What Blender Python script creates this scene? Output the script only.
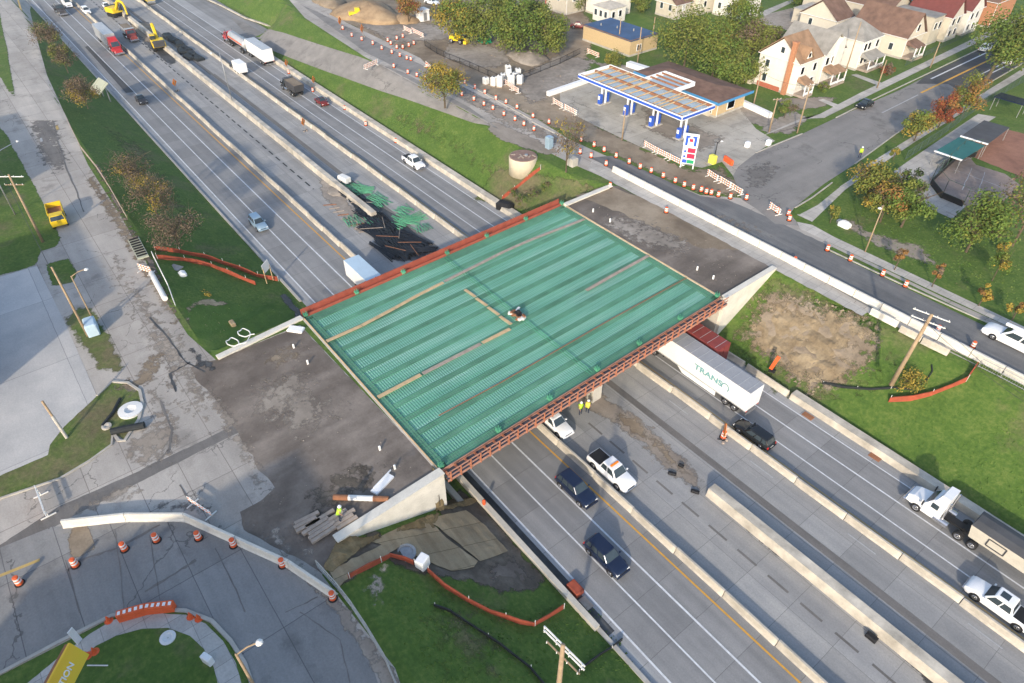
import bpy, bmesh, math, random
from mathutils import Vector, Matrix
from mathutils.bvhtree import BVHTree
R = math.radians
PI = math.pi
random.seed(7)
SC = bpy.context.scene
COL = SC.collection
for o in list(bpy.data.objects): bpy.data.objects.remove(o)

# ---------------------------------------------------------------- camera, sky, sun
# the world frame follows the motorway: x runs along it, y across it, the bridge stands near the origin
FPX = 683.0; PITCH = R(40.65); HCAM = 60.0; CY = 64.4745; ANG = math.atan2(-24, 18.9)
UX, UY = math.cos(ANG), math.sin(ANG)
CAMU, CAMV = -CY * UY, -CY * UX
cam_d = bpy.data.cameras.new('camera'); cam = bpy.data.objects.new('camera', cam_d); COL.objects.link(cam)
cam_d.sensor_width = 36; cam_d.lens = FPX / 1024 * 36; cam_d.clip_start = 0.5; cam_d.clip_end = 5000
cam.location = (CAMU, CAMV, HCAM); cam.rotation_euler = (PI / 2 - PITCH, 0, -ANG)
SC.camera = cam
SUN_EL = 21.5; SHADOW_AZ = 127.0            # direction the shadows run, degrees from +x
W = bpy.data.worlds.new('World'); SC.world = W; W.use_nodes = True
wn = W.node_tree.nodes; bg = wn['Background']
sky = wn.new('ShaderNodeTexSky'); sky.sky_type = 'NISHITA'; sky.sun_disc = False
sky.sun_elevation = R(SUN_EL); sky.sun_rotation = R(90 - (SHADOW_AZ + 180)) ; sky.air_density = 1.0; sky.dust_density = 1.6; sky.ozone_density = 1.0
W.node_tree.links.new(sky.outputs[0], bg.inputs[0]); bg.inputs[1].default_value = 0.15
sun_d = bpy.data.lights.new('sun', 'SUN'); sun = bpy.data.objects.new('sun', sun_d); COL.objects.link(sun)
sun_d.energy = 2.2; sun_d.angle = R(1.2); sun_d.color = (1.0, 0.86, 0.68)
sd = Vector((math.cos(R(SHADOW_AZ)) * math.cos(R(SUN_EL)), math.sin(R(SHADOW_AZ)) * math.cos(R(SUN_EL)), -math.sin(R(SUN_EL))))
sun.rotation_euler = sd.to_track_quat('-Z', 'Y').to_euler(); sun.location = (0, -100, 120)
SC.view_settings.view_transform = 'Standard'; SC.view_settings.look = 'None'; SC.view_settings.gamma = 1
SC.view_settings.use_curve_mapping = False
SC.view_settings.exposure = 1.02
G = 6.5                                       # height of the streets over the sunken motorway

# ---------------------------------------------------------------- pixel helpers
def ray(px, py):
    x = (px - 512) / FPX; y = -(py - 341.5) / FPX
    X, Y, Z = x, math.cos(PITCH) + y * math.sin(PITCH), -math.sin(PITCH) + y * math.cos(PITCH)
    return Vector((X * UX + Y * UY, -X * UY + Y * UX, Z))
def P(px, py, z=G):
    d = ray(px, py); t = (z - HCAM) / d.z
    return Vector((CAMU + d.x * t, CAMV + d.y * t, z))
def hz(b, ty, z=G):
    w = P(b[0], b[1], z); dx, dy = w.x - CAMU, w.y - CAMV
    D = dx * UY + dy * UX; k = (341.5 - ty) / FPX
    return D * (k * math.cos(PITCH) - math.sin(PITCH)) / (math.cos(PITCH) + k * math.sin(PITCH)) + HCAM - z
def lerp_poly(pts, u):
    if u <= pts[0][0]: return pts[0][1]
    for a, b in zip(pts, pts[1:]):
        if u <= b[0]: return a[1] + (b[1] - a[1]) * (u - a[0]) / (b[0] - a[0])
    return pts[-1][1]

# ---------------------------------------------------------------- materials
MATS = {}
class NB:
    def __init__(s, name):
        s.m = bpy.data.materials.new(name); s.m.use_nodes = True; s.t = s.m.node_tree; s.n = s.t.nodes; s.l = s.t.links
        s.b = s.n['Principled BSDF']; s.tc = s.n.new('ShaderNodeTexCoord').outputs['Object']
    def map(s, scale=(1, 1, 1), rot=0, loc=(0, 0, 0)):
        m = s.n.new('ShaderNodeMapping'); m.inputs['Scale'].default_value = scale; m.inputs['Rotation'].default_value = (0, 0, rot); m.inputs['Location'].default_value = loc
        s.l.new(s.tc, m.inputs['Vector']); return m.outputs[0]
    def noise(s, scale, detail=4, vec=None, rough=0.55, dist=0):
        n = s.n.new('ShaderNodeTexNoise'); n.inputs['Scale'].default_value = scale; n.inputs['Detail'].default_value = detail
        n.inputs['Roughness'].default_value = rough; n.inputs['Distortion'].default_value = dist
        s.l.new(vec or s.tc, n.inputs['Vector']); return n.outputs[0]
    def ramp(s, fac, stops):
        r = s.n.new('ShaderNodeValToRGB'); e = r.color_ramp.elements
        while len(e) < len(stops): e.new(0.5)
        for i, (p, c) in enumerate(stops): e[i].position = p; e[i].color = (c[0], c[1], c[2], 1)
        s.l.new(fac, r.inputs[0]); return r.outputs[0]
    def math(s, op, a, b=None, c=None):
        n = s.n.new('ShaderNodeMath'); n.operation = op
        for i, v in enumerate((a, b, c)):
            if v is None: continue
            if isinstance(v, (int, float)): n.inputs[i].default_value = v
            else: s.l.new(v, n.inputs[i])
        return n.outputs[0]
    def mix(s, fac, a, b, mode='MIX'):
        n = s.n.new('ShaderNodeMix'); n.data_type = 'RGBA'; n.blend_type = mode
        for i, v in ((0, fac), (6, a), (7, b)):
            if isinstance(v, (int, float)): n.inputs[i].default_value = v
            elif isinstance(v, tuple): n.inputs[i].default_value = (v[0], v[1], v[2], 1)
            else: s.l.new(v, n.inputs[i])
        return n.outputs[2]
    def xyz(s, vec):
        n = s.n.new('ShaderNodeSeparateXYZ'); s.l.new(vec, n.inputs[0]); return n.outputs
    def bump(s, h, strength=0.3, dist=0.05):
        n = s.n.new('ShaderNodeBump'); n.inputs['Strength'].default_value = strength; n.inputs['Distance'].default_value = dist
        s.l.new(h, n.inputs['Height']); s.l.new(n.outputs[0], s.b.inputs['Normal'])
    def out(s, col, rough=0.85, metal=0, spec=0.3):
        if isinstance(col, tuple): s.b.inputs['Base Color'].default_value = (*col, 1)
        else: s.l.new(col, s.b.inputs['Base Color'])
        s.b.inputs['Roughness'].default_value = rough; s.b.inputs['Metallic'].default_value = metal; s.b.inputs['Specular IOR Level'].default_value = spec
        return s.m
def sc(c, k): return tuple(min(1, x * k) for x in c)
def M(name, col, var=0.18, scale=3.0, rough=0.7, metal=0, spec=0.3, bump=0):
    """plain thing material: base colour with noise mottling and dirt"""
    if name in MATS: return MATS[name]
    b = NB(name); f = b.noise(scale, 5)
    c = b.ramp(f, [(0.3, sc(col, 1 - var)), (0.7, sc(col, 1 + var * 0.6))])
    f2 = b.noise(scale * 9, 2); c = b.mix(0.25, c, b.ramp(f2, [(0.3, sc(col, 0.8)), (0.7, sc(col, 1.15))]))
    if bump: b.bump(f2, bump)
    MATS[name] = b.out(c, rough, metal, spec); return MATS[name]
def ground_mat(name, dark, mid, light, big=0.05, med=0.5, fine=6, streak=None, rot=0, joints=None, jcol=None, cracks=0, crackcol=(0.05, 0.05, 0.05), rough=0.9, bump=0.3, wet=None):
    b = NB(name)
    v = b.map((1, 1, 1), rot)
    n1 = b.noise(big, 4, v, dist=0.6); n2 = b.noise(med, 6, v, rough=0.65)
    f = b.math('ADD', b.math('MULTIPLY', n1, 0.55), b.math('MULTIPLY', n2, 0.45))
    c = b.ramp(f, [(0.36, dark), (0.5, mid), (0.64, light)])
    if streak:
        n3 = b.noise(1.0, 4, b.map(streak, rot)); c = b.mix(0.55, c, b.ramp(n3, [(0.3, dark), (0.5, mid), (0.72, light)]))
    n4 = b.noise(fine, 3, v); c = b.mix(0.35, c, b.ramp(n4, [(0.25, (0.35,) * 3), (0.5, (0.5,) * 3), (0.75, (0.65,) * 3)]), 'OVERLAY')
    if joints:
        jx, jy, w = joints
        X = b.xyz(v)
        for ax, sp in ((0, jx), (1, jy)):
            if not sp: continue
            fr = b.math('FRACT', b.math('ADD', b.math('MULTIPLY', X[ax], 1.0 / sp), b.math('MULTIPLY', b.noise(0.6, 2, v), 0.012)))
            # every slab has its own slightly different tone
            c = b.mix(b.math('MULTIPLY', b.math('LESS_THAN', fr, w / sp), 0.75), c, jcol or sc(dark, 0.55))
        wn_ = b.n.new('ShaderNodeTexWhiteNoise'); wn_.noise_dimensions = '2D'
        cmb = b.n.new('ShaderNodeCombineXYZ')
        b.l.new(b.math('FLOOR', b.math('MULTIPLY', X[0], 1.0 / (jx or 12))), cmb.inputs[0]); b.l.new(b.math('FLOOR', b.math('MULTIPLY', X[1], 1.0 / (jy or 3.6))), cmb.inputs[1])
        b.l.new(cmb.outputs[0], wn_.inputs['Vector'])
        c = b.mix(0.22, c, b.ramp(wn_.outputs[0], [(0, (0.3,) * 3), (1, (0.7,) * 3)]), 'OVERLAY')
    if cracks:
        vo = b.n.new('ShaderNodeTexVoronoi'); vo.feature = 'DISTANCE_TO_EDGE'; vo.inputs['Scale'].default_value = cracks
        mp = b.n.new('ShaderNodeVectorMath'); mp.operation = 'ADD'; nn = b.n.new('ShaderNodeTexNoise'); nn.inputs['Scale'].default_value = 0.8; nn.inputs['Detail'].default_value = 4
        b.l.new(v, nn.inputs['Vector']); sc_ = b.n.new('ShaderNodeVectorMath'); sc_.operation = 'SCALE'; sc_.inputs['Scale'].default_value = 2.2
        b.l.new(nn.outputs['Color'], sc_.inputs[0]); b.l.new(v, mp.inputs[0]); b.l.new(sc_.outputs[0], mp.inputs[1]); b.l.new(mp.outputs[0], vo.inputs['Vector'])
        k = b.math('LESS_THAN', vo.outputs['Distance'], 0.006)
        k = b.math('MULTIPLY', k, b.math('GREATER_THAN', b.noise(0.12, 3, v), 0.53)); c = b.mix(b.math('MULTIPLY', k, 0.55), c, crackcol)
        # dark stains
        st = b.noise(0.22, 6, v, rough=0.7); c = b.mix(b.ramp(st, [(0.56, (0,) * 3), (0.68, (0.55,) * 3)]), c, sc(dark, 0.6))
    if bump: b.bump(n4, bump, 0.03)
    MATS[name] = b.out(c, rough); return MATS[name]

ground_mat('grass_mat', (0.05, 0.105, 0.017), (0.08, 0.148, 0.025), (0.13, 0.18, 0.04), 0.04, 0.35, 3.5, rough=1, bump=0.9)
def grass_browned(name, k):
    b = NB(name)
    n = b.noise(0.13, 6, rough=0.7); n2 = b.noise(2.5, 5, rough=0.7)
    n2 = b.math('ADD', b.math('MULTIPLY', n2, .62), b.math('MULTIPLY', b.noise(0.35, 5, rough=0.7), .38)); g = b.ramp(n2, [(0.3, (0.035, 0.078, 0.013)), (0.5, (0.074, 0.135, 0.023)), (0.7, (0.16, 0.20, 0.05))])
    br = b.ramp(n2, [(0.3, (0.09, 0.075, 0.042)), (0.75, (0.22, 0.18, 0.11))])
    c = b.mix(b.ramp(n, [(k, (0,) * 3), (k + 0.22, (0.85,) * 3)]), g, br)
    b.bump(n2, 0.9, 0.1); MATS[name] = b.out(c, 1.0); return MATS[name]
grass_browned('grass_patchy', 0.52); grass_browned('grass_lawn', 0.54); grass_browned('grass_worn', 0.40)
ground_mat('motorway_concrete', (0.17, 0.172, 0.175), (0.22, 0.222, 0.225), (0.285, 0.283, 0.28), 0.06, 0.6, 7, (0.02, 1.1, 1), 0, (4.6, 0, 0.05), (0.11, 0.11, 0.112))
ground_mat('closed_lane_concrete', (0.205, 0.208, 0.212), (0.28, 0.28, 0.278), (0.38, 0.37, 0.35), 0.05, 0.5, 6, (0.03, 0.8, 1), 0, (4.6, 3.65, 0.045), (0.13, 0.13, 0.13))
ground_mat('shoulder_concrete', (0.24, 0.245, 0.25), (0.30, 0.305, 0.31), (0.36, 0.36, 0.36), 0.08, 0.8, 8, (0.04, 2, 1), 0, (4.6, 0, 0.06))
ground_mat('dark_asphalt', (0.05, 0.052, 0.056), (0.072, 0.074, 0.078), (0.10, 0.10, 0.10), 0.1, 0.9, 8, (0.05, 1.5, 1))
ground_mat('street_concrete', (0.27, 0.25, 0.228), (0.37, 0.345, 0.315), (0.49, 0.455, 0.41), 0.045, 0.45, 6, (0.03, 0.35, 1), 0, (6.1, 3.9, 0.07), (0.15, 0.13, 0.12), cracks=0.14)
ground_mat('street_asphalt', (0.17, 0.163, 0.156), (0.225, 0.215, 0.205), (0.29, 0.275, 0.258), 0.05, 0.4, 6, (0.35, 0.03, 1), 0, (0, 0, 0) if 0 else None, cracks=0.11)
ground_mat('ramp_asphalt', (0.16, 0.16, 0.16), (0.21, 0.21, 0.208), (0.27, 0.267, 0.26), 0.06, 0.5, 6, (0.04, 0.6, 1), 0, (9.1, 4.2, 0.07), (0.08, 0.08, 0.085), cracks=0.09)
ground_mat('lot_concrete', (0.36, 0.36, 0.36), (0.44, 0.435, 0.425), (0.52, 0.505, 0.485), 0.06, 0.35, 6, None, 0.0, (14, 11, 0.07), (0.2, 0.2, 0.21))
ground_mat('forecourt_concrete', (0.30, 0.28, 0.245), (0.385, 0.36, 0.315), (0.46, 0.43, 0.38), 0.09, 0.5, 6, None, 0, (5, 5, 0.06), (0.18, 0.17, 0.16), cracks=0.1)
ground_mat('sidewalk_concrete', (0.34, 0.325, 0.30), (0.42, 0.40, 0.37), (0.50, 0.475, 0.44), 0.15, 0.7, 6, None, 0, (1.5, 1.5, 0.05), (0.2, 0.2, 0.19))
ground_mat('dirt_dark', (0.08, 0.066, 0.056), (0.14, 0.117, 0.099), (0.29, 0.25, 0.215), 0.07, 0.35, 5, (0.35, 0.09, 1), 0.5)
ground_mat('dirt_grey', (0.17, 0.145, 0.122), (0.26, 0.225, 0.19), (0.36, 0.32, 0.27), 0.07, 0.5, 5, (0.12, 0.5, 1), 0.2)
ground_mat('dirt_brown', (0.145, 0.112, 0.08), (0.225, 0.18, 0.13), (0.315, 0.26, 0.195), 0.08, 0.4, 5)
ground_mat('gravel', (0.17, 0.15, 0.128), (0.255, 0.225, 0.195), (0.36, 0.325, 0.285), 0.1, 0.9, 9)
ground_mat('sand', (0.20, 0.14, 0.085), (0.29, 0.205, 0.125), (0.38, 0.28, 0.175), 0.15, 0.7, 5)
ground_mat('straw_blanket', (0.22, 0.165, 0.10), (0.31, 0.245, 0.155), (0.41, 0.335, 0.22), 0.2, 0.9, 10, (0.12, 1.4, 1), 0.15, (2.4, 0, 0.07), (0.13, 0.10, 0.055))
ground_mat('straw_soil', (0.13, 0.095, 0.058), (0.24, 0.185, 0.115), (0.38, 0.305, 0.20), 0.15, 0.5, 4, (0.9, 0.15, 1), 0.6, bump=1.0)
ground_mat('straw_ribs', (0.07, 0.05, 0.025), (0.19, 0.14, 0.07), (0.36, 0.27, 0.15), 0.2, 1.4, 6, (0.9, 0.1, 1), 0.0, bump=1.2)
ground_mat('dark_soil', (0.055, 0.047, 0.038), (0.10, 0.085, 0.068), (0.18, 0.155, 0.125), 0.2, 0.8, 5, bump=0.8)
ground_mat('clay', (0.20, 0.10, 0.07), (0.26, 0.13, 0.09), (0.31, 0.16, 0.11), 0.12, 0.8, 5)
ground_mat('court_surface', (0.18, 0.145, 0.128), (0.23, 0.185, 0.165), (0.28, 0.23, 0.205), 0.2, 0.9, 5)
ground_mat('mud_trench', (0.02, 0.022, 0.024), (0.05, 0.052, 0.055), (0.13, 0.13, 0.13), 0.3, 0.9, 4, (0.15, 1, 1), rough=0.6)
ground_mat('tar_strip', (0.11, 0.105, 0.10), (0.15, 0.142, 0.135), (0.20, 0.188, 0.176), 0.2, 1, 6, (0.1, 1, 1))
ground_mat('new_asphalt', (0.10, 0.102, 0.105), (0.145, 0.147, 0.15), (0.215, 0.212, 0.205), 0.12, 0.8, 6, (0.03, 0.9, 1))
def soft(name):
    k = name + '_soft'
    if k in MATS: return k
    m = MATS[name].copy(); m.name = k; n = m.node_tree.nodes; l = m.node_tree.links; b = n['Principled BSDF']
    at = n.new('ShaderNodeAttribute'); at.attribute_name = 'edge'; tc = n.new('ShaderNodeTexCoord'); nz = n.new('ShaderNodeTexNoise'); nz.inputs['Scale'].default_value = 0.9; nz.inputs['Detail'].default_value = 7; nz.inputs['Roughness'].default_value = 0.7
    l.new(tc.outputs['Object'], nz.inputs['Vector'])
    a = n.new('ShaderNodeMath'); a.operation = 'MULTIPLY_ADD'; l.new(nz.outputs[0], a.inputs[0]); a.inputs[1].default_value = 3.2; a.inputs[2].default_value = -2.1
    b2 = n.new('ShaderNodeMath'); b2.operation = 'ADD'; l.new(at.outputs['Fac'], b2.inputs[0]); l.new(a.outputs[0], b2.inputs[1])
    r = n.new('ShaderNodeMapRange'); r.inputs[1].default_value = -0.15; r.inputs[2].default_value = 0.35; l.new(b2.outputs[0], r.inputs[0]); l.new(r.outputs[0], b.inputs['Alpha']); MATS[k] = m; return k
M('paint_white', (0.62, 0.64, 0.66), 0.25, 2.0, 0.8); M('paint_yellow', (0.60, 0.33, 0.06), 0.2, 2.0, 0.8); M('paint_faded', (0.38, 0.39, 0.40), 0.25, 2.0, 0.8)
M('paint_yellow_faded', (0.45, 0.32, 0.12), 0.25, 1.0, 0.8)
M('barrier_concrete', (0.50, 0.46, 0.39), 0.5, 0.55, 0.85, bump=0.2); M('barrier_white', (0.66, 0.63, 0.56), 0.24, 0.6, 0.85, bump=0.2)
M('kerb_concrete', (0.42, 0.40, 0.36), 0.25, 0.8, 0.9); M('wall_concrete', (0.52, 0.49, 0.43), 0.25, 0.5, 0.9, bump=0.2)
M('black', (0.015, 0.015, 0.017), 0.3, 4, 0.6); M('rubber', (0.02, 0.02, 0.021), 0.3, 6, 0.85); M('steel', (0.38, 0.39, 0.40), 0.2, 4, 0.45, 0.6)
M('glass', (0.035, 0.05, 0.06), 0.2, 2, 0.12, 0, 0.7); M('white_paint', (0.80, 0.81, 0.82), 0.05, 1.5, 0.3, 0, 0.5); M('off_white', (0.70, 0.70, 0.68), 0.1, 1.2, 0.55)
M('orange_plastic', (0.72, 0.12, 0.035), 0.12, 4, 0.5); M('reflective_white', (0.82, 0.82, 0.8), 0.1, 4, 0.5); M('orange_sign', (0.92, 0.24, 0.02), 0.06, 3, 0.5)
M('wood_pole', (0.34, 0.25, 0.16), 0.3, 1.5, 0.9); M('lumber', (0.55, 0.40, 0.23), 0.25, 1.2, 0.8); M('lumber_grey', (0.36, 0.30, 0.25), 0.3, 1.4, 0.85)
M('orange_net', (0.34, 0.075, 0.04), 0.3, 2.0, 0.8); M('silt_black', (0.02, 0.025, 0.028), 0.3, 2, 0.7)
M('chrome', (0.6, 0.6, 0.62), 0.1, 3, 0.25, 0.9); M('bark', (0.11, 0.085, 0.06), 0.3, 6, 0.95, bump=0.4); M('red_light', (0.45, 0.02, 0.015), 0.1, 5, 0.3); M('lamp_lens', (0.75, 0.76, 0.74), 0.05, 5, 0.2)
M('green_net', (0.06, 0.10, 0.08), 0.2, 2, 0.8)

# ---------------------------------------------------------------- mesh builder
class MB:
    def __init__(s): s.v = []; s.f = []
    def add(s, vs, fs):
        n = len(s.v); s.v += [tuple(v) for v in vs]; s.f += [tuple(n + i for i in f) for f in fs]; return s
    def box(s, c, d, rz=0, ry=0, rx=0):
        m = Matrix.Translation(c) @ Matrix.Rotation(rz, 4, 'Z') @ Matrix.Rotation(ry, 4, 'Y') @ Matrix.Rotation(rx, 4, 'X')
        x, y, z = d[0] / 2, d[1] / 2, d[2] / 2
        vs = [m @ Vector(p) for p in ((-x, -y, -z), (x, -y, -z), (x, y, -z), (-x, y, -z), (-x, -y, z), (x, -y, z), (x, y, z), (-x, y, z))]
        return s.add(vs, [(0, 3, 2, 1), (4, 5, 6, 7), (0, 1, 5, 4), (1, 2, 6, 5), (2, 3, 7, 6), (3, 0, 4, 7)])
    def cbox(s, c, d, ch=0.05, rz=0):
        """box with chamfered vertical and top edges"""
        x, y, z = d[0] / 2, d[1] / 2, d[2] / 2; ch = min(ch, x * 0.9, y * 0.9, z * 0.9)
        rings = []
        for zz, k in ((-z, 0), (z - ch, 0), (z, ch)):
            X, Y = x - k, y - k; e = ch * 0.7
            rings.append([(-X + e, -Y, zz), (X - e, -Y, zz), (X, -Y + e, zz), (X, Y - e, zz), (X - e, Y, zz), (-X + e, Y, zz), (-X, Y - e, zz), (-X, -Y + e, zz)])
        m = Matrix.Translation(c) @ Matrix.Rotation(rz, 4, 'Z')
        return s.loft([[m @ Vector(p) for p in r] for r in rings])
    def loft(s, rings, cap=True, closed=True):
        n = len(rings[0]); vs = [p for r in rings for p in r]; fs = []
        for i in range(len(rings) - 1):
            for j in range(n if closed else n - 1):
                k = (j + 1) % n; fs.append((i * n + j, i * n + k, (i + 1) * n + k, (i + 1) * n + j))
        if cap: fs.append(tuple(range(n - 1, -1, -1))); fs.append(tuple((len(rings) - 1) * n + j for j in range(n)))
        return s.add(vs, fs)
    def cyl(s, a, b, r0, r1=None, n=10, cap=True):
        a, b = Vector(a), Vector(b); r1 = r0 if r1 is None else r1; d = (b - a)
        q = d.to_track_quat('Z', 'Y')
        return s.loft([[p + q @ Vector((r * math.cos(2 * PI * k / n), r * math.sin(2 * PI * k / n), 0)) for k in range(n)] for p, r in ((a, r0), (b, r1))], cap)
    def lathe(s, c, prof, n=16):
        c = Vector(c)
        return s.loft([[c + Vector((r * math.cos(2 * PI * k / n), r * math.sin(2 * PI * k / n), z)) for k in range(n)] for r, z in prof])
    def tube(s, pts, r, n=6, cap=True):
        pts = [Vector(p) for p in pts]; rings = []
        for i, p in enumerate(pts):
            d = (pts[min(i + 1, len(pts) - 1)] - pts[max(i - 1, 0)]); q = d.to_track_quat('Z', 'Y'); rr = r[i] if isinstance(r, (list, tuple)) else r
            rings.append([p + q @ Vector((rr * math.cos(2 * PI * k / n), rr * math.sin(2 * PI * k / n), 0)) for k in range(n)])
        return s.loft(rings, cap)
    def prism(s, poly, z0, z1, m=None):
        """poly in x,y extruded in z (ccw)"""
        n = len(poly); vs = [Vector((x, y, z0)) for x, y in poly] + [Vector((x, y, z1)) for x, y in poly]
        if m: vs = [m @ v for v in vs]
        return s.add(vs, [tuple(range(n - 1, -1, -1)), tuple(range(n, 2 * n))] + [(i, (i + 1) % n, n + (i + 1) % n, n + i) for i in range(n)])
    def side(s, prof, y0, y1):
        """profile in x,z extruded along y"""
        n = len(prof); vs = [(x, y0, z) for x, z in prof] + [(x, y1, z) for x, z in prof]
        return s.add(vs, [tuple(range(n)), tuple(range(2 * n - 1, n - 1, -1))] + [(i, n + i, n + (i + 1) % n, (i + 1) % n) for i in range(n)])
    def quad(s, a, b, c, d): return s.add([a, b, c, d], [(0, 1, 2, 3)])
    def xf(s, m): s.v = [tuple(m @ Vector(v)) for v in s.v]; return s
    def shear(s, k): s.v = [(x - k * y, y, z) for x, y, z in s.v]; return s
    def build(s, name, mat, parent=None, smooth=False, recalc=True):
        me = bpy.data.meshes.new(name); me.from_pydata(s.v, [], s.f); me.update()
        if recalc:
            bm = bmesh.new(); bm.from_mesh(me); bmesh.ops.recalc_face_normals(bm, faces=bm.faces); bm.to_mesh(me); bm.free()
        if smooth:
            for p in me.polygons: p.use_smooth = True
        o = bpy.data.objects.new(name, me); COL.objects.link(o)
        for mm in (mat if isinstance(mat, (list, tuple)) else [mat]): me.materials.append(MATS[mm] if isinstance(mm, str) else mm)
        if parent: o.parent = parent
        return o
def thing(name, label, cat, loc=(0, 0, 0), rz=0, group=None):
    o = bpy.data.objects.new(name, None); COL.objects.link(o); o.empty_display_size = 0.3
    o.location = loc; o.rotation_euler = (0, 0, rz); o['label'] = label; o['category'] = cat
    if group: o['group'] = group
    return o
def tag(o, label, cat, group=None, loc=None, rz=None):
    o['label'] = label; o['category'] = cat
    if group: o['group'] = group
    if loc is not None: o.location = loc
    if rz is not None: o.rotation_euler = (0, 0, rz)
    return o
def struct(o, kind='structure'): o['kind'] = kind; return o
def dup(root, loc, rz=None, label=None, group=None, scale=None):
    def rec(o, par):
        c = o.copy(); COL.objects.link(c); c.parent = par
        for ch in kids.get(o.name, []): rec(ch, c)
        return c
    kids = {}
    todo = [root]
    for o in todo:
        k = [c for c in bpy.data.objects if c.parent == o] if o.name not in KIDS else KIDS[o.name]
        KIDS[o.name] = k; kids[o.name] = k; todo += k
    r = rec(root, None); r.location = loc
    if rz is not None: r.rotation_euler = (0, 0, rz)
    if label: r['label'] = label
    if group: r['group'] = group
    if scale: r.scale = scale if not isinstance(scale, (int, float)) else (scale,) * 3
    return r
KIDS = {}
ORD = ['nearest', 'second', 'third', 'fourth', 'fifth', 'sixth', 'seventh', 'eighth', 'ninth', 'tenth', 'eleventh', 'twelfth', 'thirteenth', 'fourteenth', 'fifteenth', 'sixteenth', 'seventeenth', 'eighteenth', 'nineteenth', 'twentieth']
TENS = {20: 'twenty', 30: 'thirty', 40: 'forty', 50: 'fifty', 60: 'sixty'}
def ordn(i, first='first'):
    if i == 0: return first
    if i < 20: return ORD[i]
    t = (i + 1) // 10 * 10; r = (i + 1) % 10
    if r == 0: return TENS[t][:-1] + 'ieth'
    return TENS[t] + '-' + (['first'] + ORD[1:])[r - 1]
def text_part(name, body, size, mat, parent, loc, rot, depth=0.01, sx=1.0, bold=0.0):
    cu = bpy.data.curves.new(name, 'FONT'); cu.body = body; cu.size = size; cu.extrude = depth; cu.align_x = 'CENTER'; cu.align_y = 'CENTER'; cu.offset = bold
    t = bpy.data.objects.new(name + '_tmp', cu); COL.objects.link(t)
    bpy.context.view_layer.update()
    me = bpy.data.meshes.new_from_object(t.evaluated_get(bpy.context.evaluated_depsgraph_get())); bpy.data.objects.remove(t)
    me.name = name; me.materials.clear(); me.materials.append(MATS[mat])
    o = bpy.data.objects.new(name, me); COL.objects.link(o); o.parent = parent; o.location = loc; o.rotation_euler = rot; o.scale = (sx, 1, 1)
    return o

# ---------------------------------------------------------------- terrain
TOPL1 = [(-600, -20), (-191, -19.5), (-132.5, -26.1), (-103, -28.1), (-76, -28.9), (-57.2, -29.4), (-43.8, -30.1), (-35.9, -30.5), (-24.4, -30.8), (-18.6, -30.5)]
TOPL2 = [(13.3, -30.6), (19.1, -31.4), (24.6, -31.4), (33.4, -31.9), (600, -32)]
TOPR1 = [(-600, 60), (-183.8, 44.2), (-158.2, 39.6), (-140.7, 37.6), (-101.6, 34.8), (-71.4, 34.5), (-54.5, 35.0), (-45.9, 33.3), (-34.5, 32.1), (-24.2, 33.3), (-19.4, 35.5)]
TOPR2 = [(11.8, 36.4), (25, 38.0), (33.9, 37.4), (43.5, 37.7), (600, 38)]
TOER1 = [(-600, 34), (-199, 33), (-154, 34.5), (-149, 27), (-139, 25.2), (-122, 24.9)]
def hl(u): return G if u > -125 else max(1.2, G - (-125 - u) * 0.040)
def at_h(px, py):
    z = G
    for _ in range(12): p = P(px, py, z); z = hl(p.x)
    return P(px, py, z)
_t = [at_h(*q) for q in ((22, -60), (26, -30), (30, 10), (38, 40), (47, 75), (57, 100))]
TOPL1 = [(-700, _t[0].y)] + [(p.x, min(p.y, -19.5)) for p in _t] + TOPL1[3:]
def terr_left(u, v):
    """height of the left bank (v < 0)"""
    toe = -15.3; t = lerp_poly(TOPL1 if u < 0 else TOPL2, u)
    k = (toe - v) / (toe - t); return hl(u) * min(1, max(0, k)) ** 1.0
def terr_right(u, v):
    toe = lerp_poly(TOER1, u) if u < 0 else 24.9; t = lerp_poly(TOPR1 if u < 0 else TOPR2, u); t = max(t, toe + 4)
    k = (v - toe) / (t - toe); return G * min(1, max(0, k))
def frange(a, b, s):
    n = max(1, round((b - a) / s)); return [a + (b - a) * i / n for i in range(n)]
def side_grid(mb, us, vs, f):
    nv = len(vs); vv = []; ff = []
    for u in us:
        for v in vs: vv.append((u, v, f(u, v)))
    for i in range(len(us) - 1):
        for j in range(nv - 1): ff.append((i * nv + j, (i + 1) * nv + j, (i + 1) * nv + j + 1, i * nv + j + 1))
    mb.add(vv, ff)
gm = MB()
LB0, LB1, RB0, RB1 = -18.7, 13.4, -19.4, 11.9
vL = frange(-900, -120, 60) + frange(-120, -34, 6) + frange(-34, -15, 0.8) + [-15, -8, 0]
vR = [0, 8] + frange(22, 62, 1.0) + frange(62, 140, 8) + frange(140, 1200, 80) + [1200]
uA = frange(-1200, -260, 60) + frange(-260, -60, 3) + frange(-60, LB0, 1.2) + [LB0]
side_grid(gm, uA, vL, terr_left)
side_grid(gm, [LB1] + frange(LB1 + 1, 70, 1.2) + frange(70, 900, 60) + [900], vL, terr_left)
uA2 = frange(-1200, -260, 60) + frange(-260, -60, 3) + frange(-60, RB0, 1.2) + [RB0]
side_grid(gm, uA2, vR, terr_right)
side_grid(gm, [RB1] + frange(RB1 + 1, 70, 1.2) + frange(70, 900, 60) + [900], vR, terr_right)
side_grid(gm, [LB0, LB1], [-900, -19.3], lambda u, v: G); side_grid(gm, [LB0, LB1], [-19.3, 0], lambda u, v: 0)
side_grid(gm, [RB0, RB1], [0, 25.6], lambda u, v: 0); side_grid(gm, [RB0, RB1], [25.6, 1200], lambda u, v: G)
ground = struct(gm.build('ground', 'grass_lawn', recalc=False))
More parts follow.
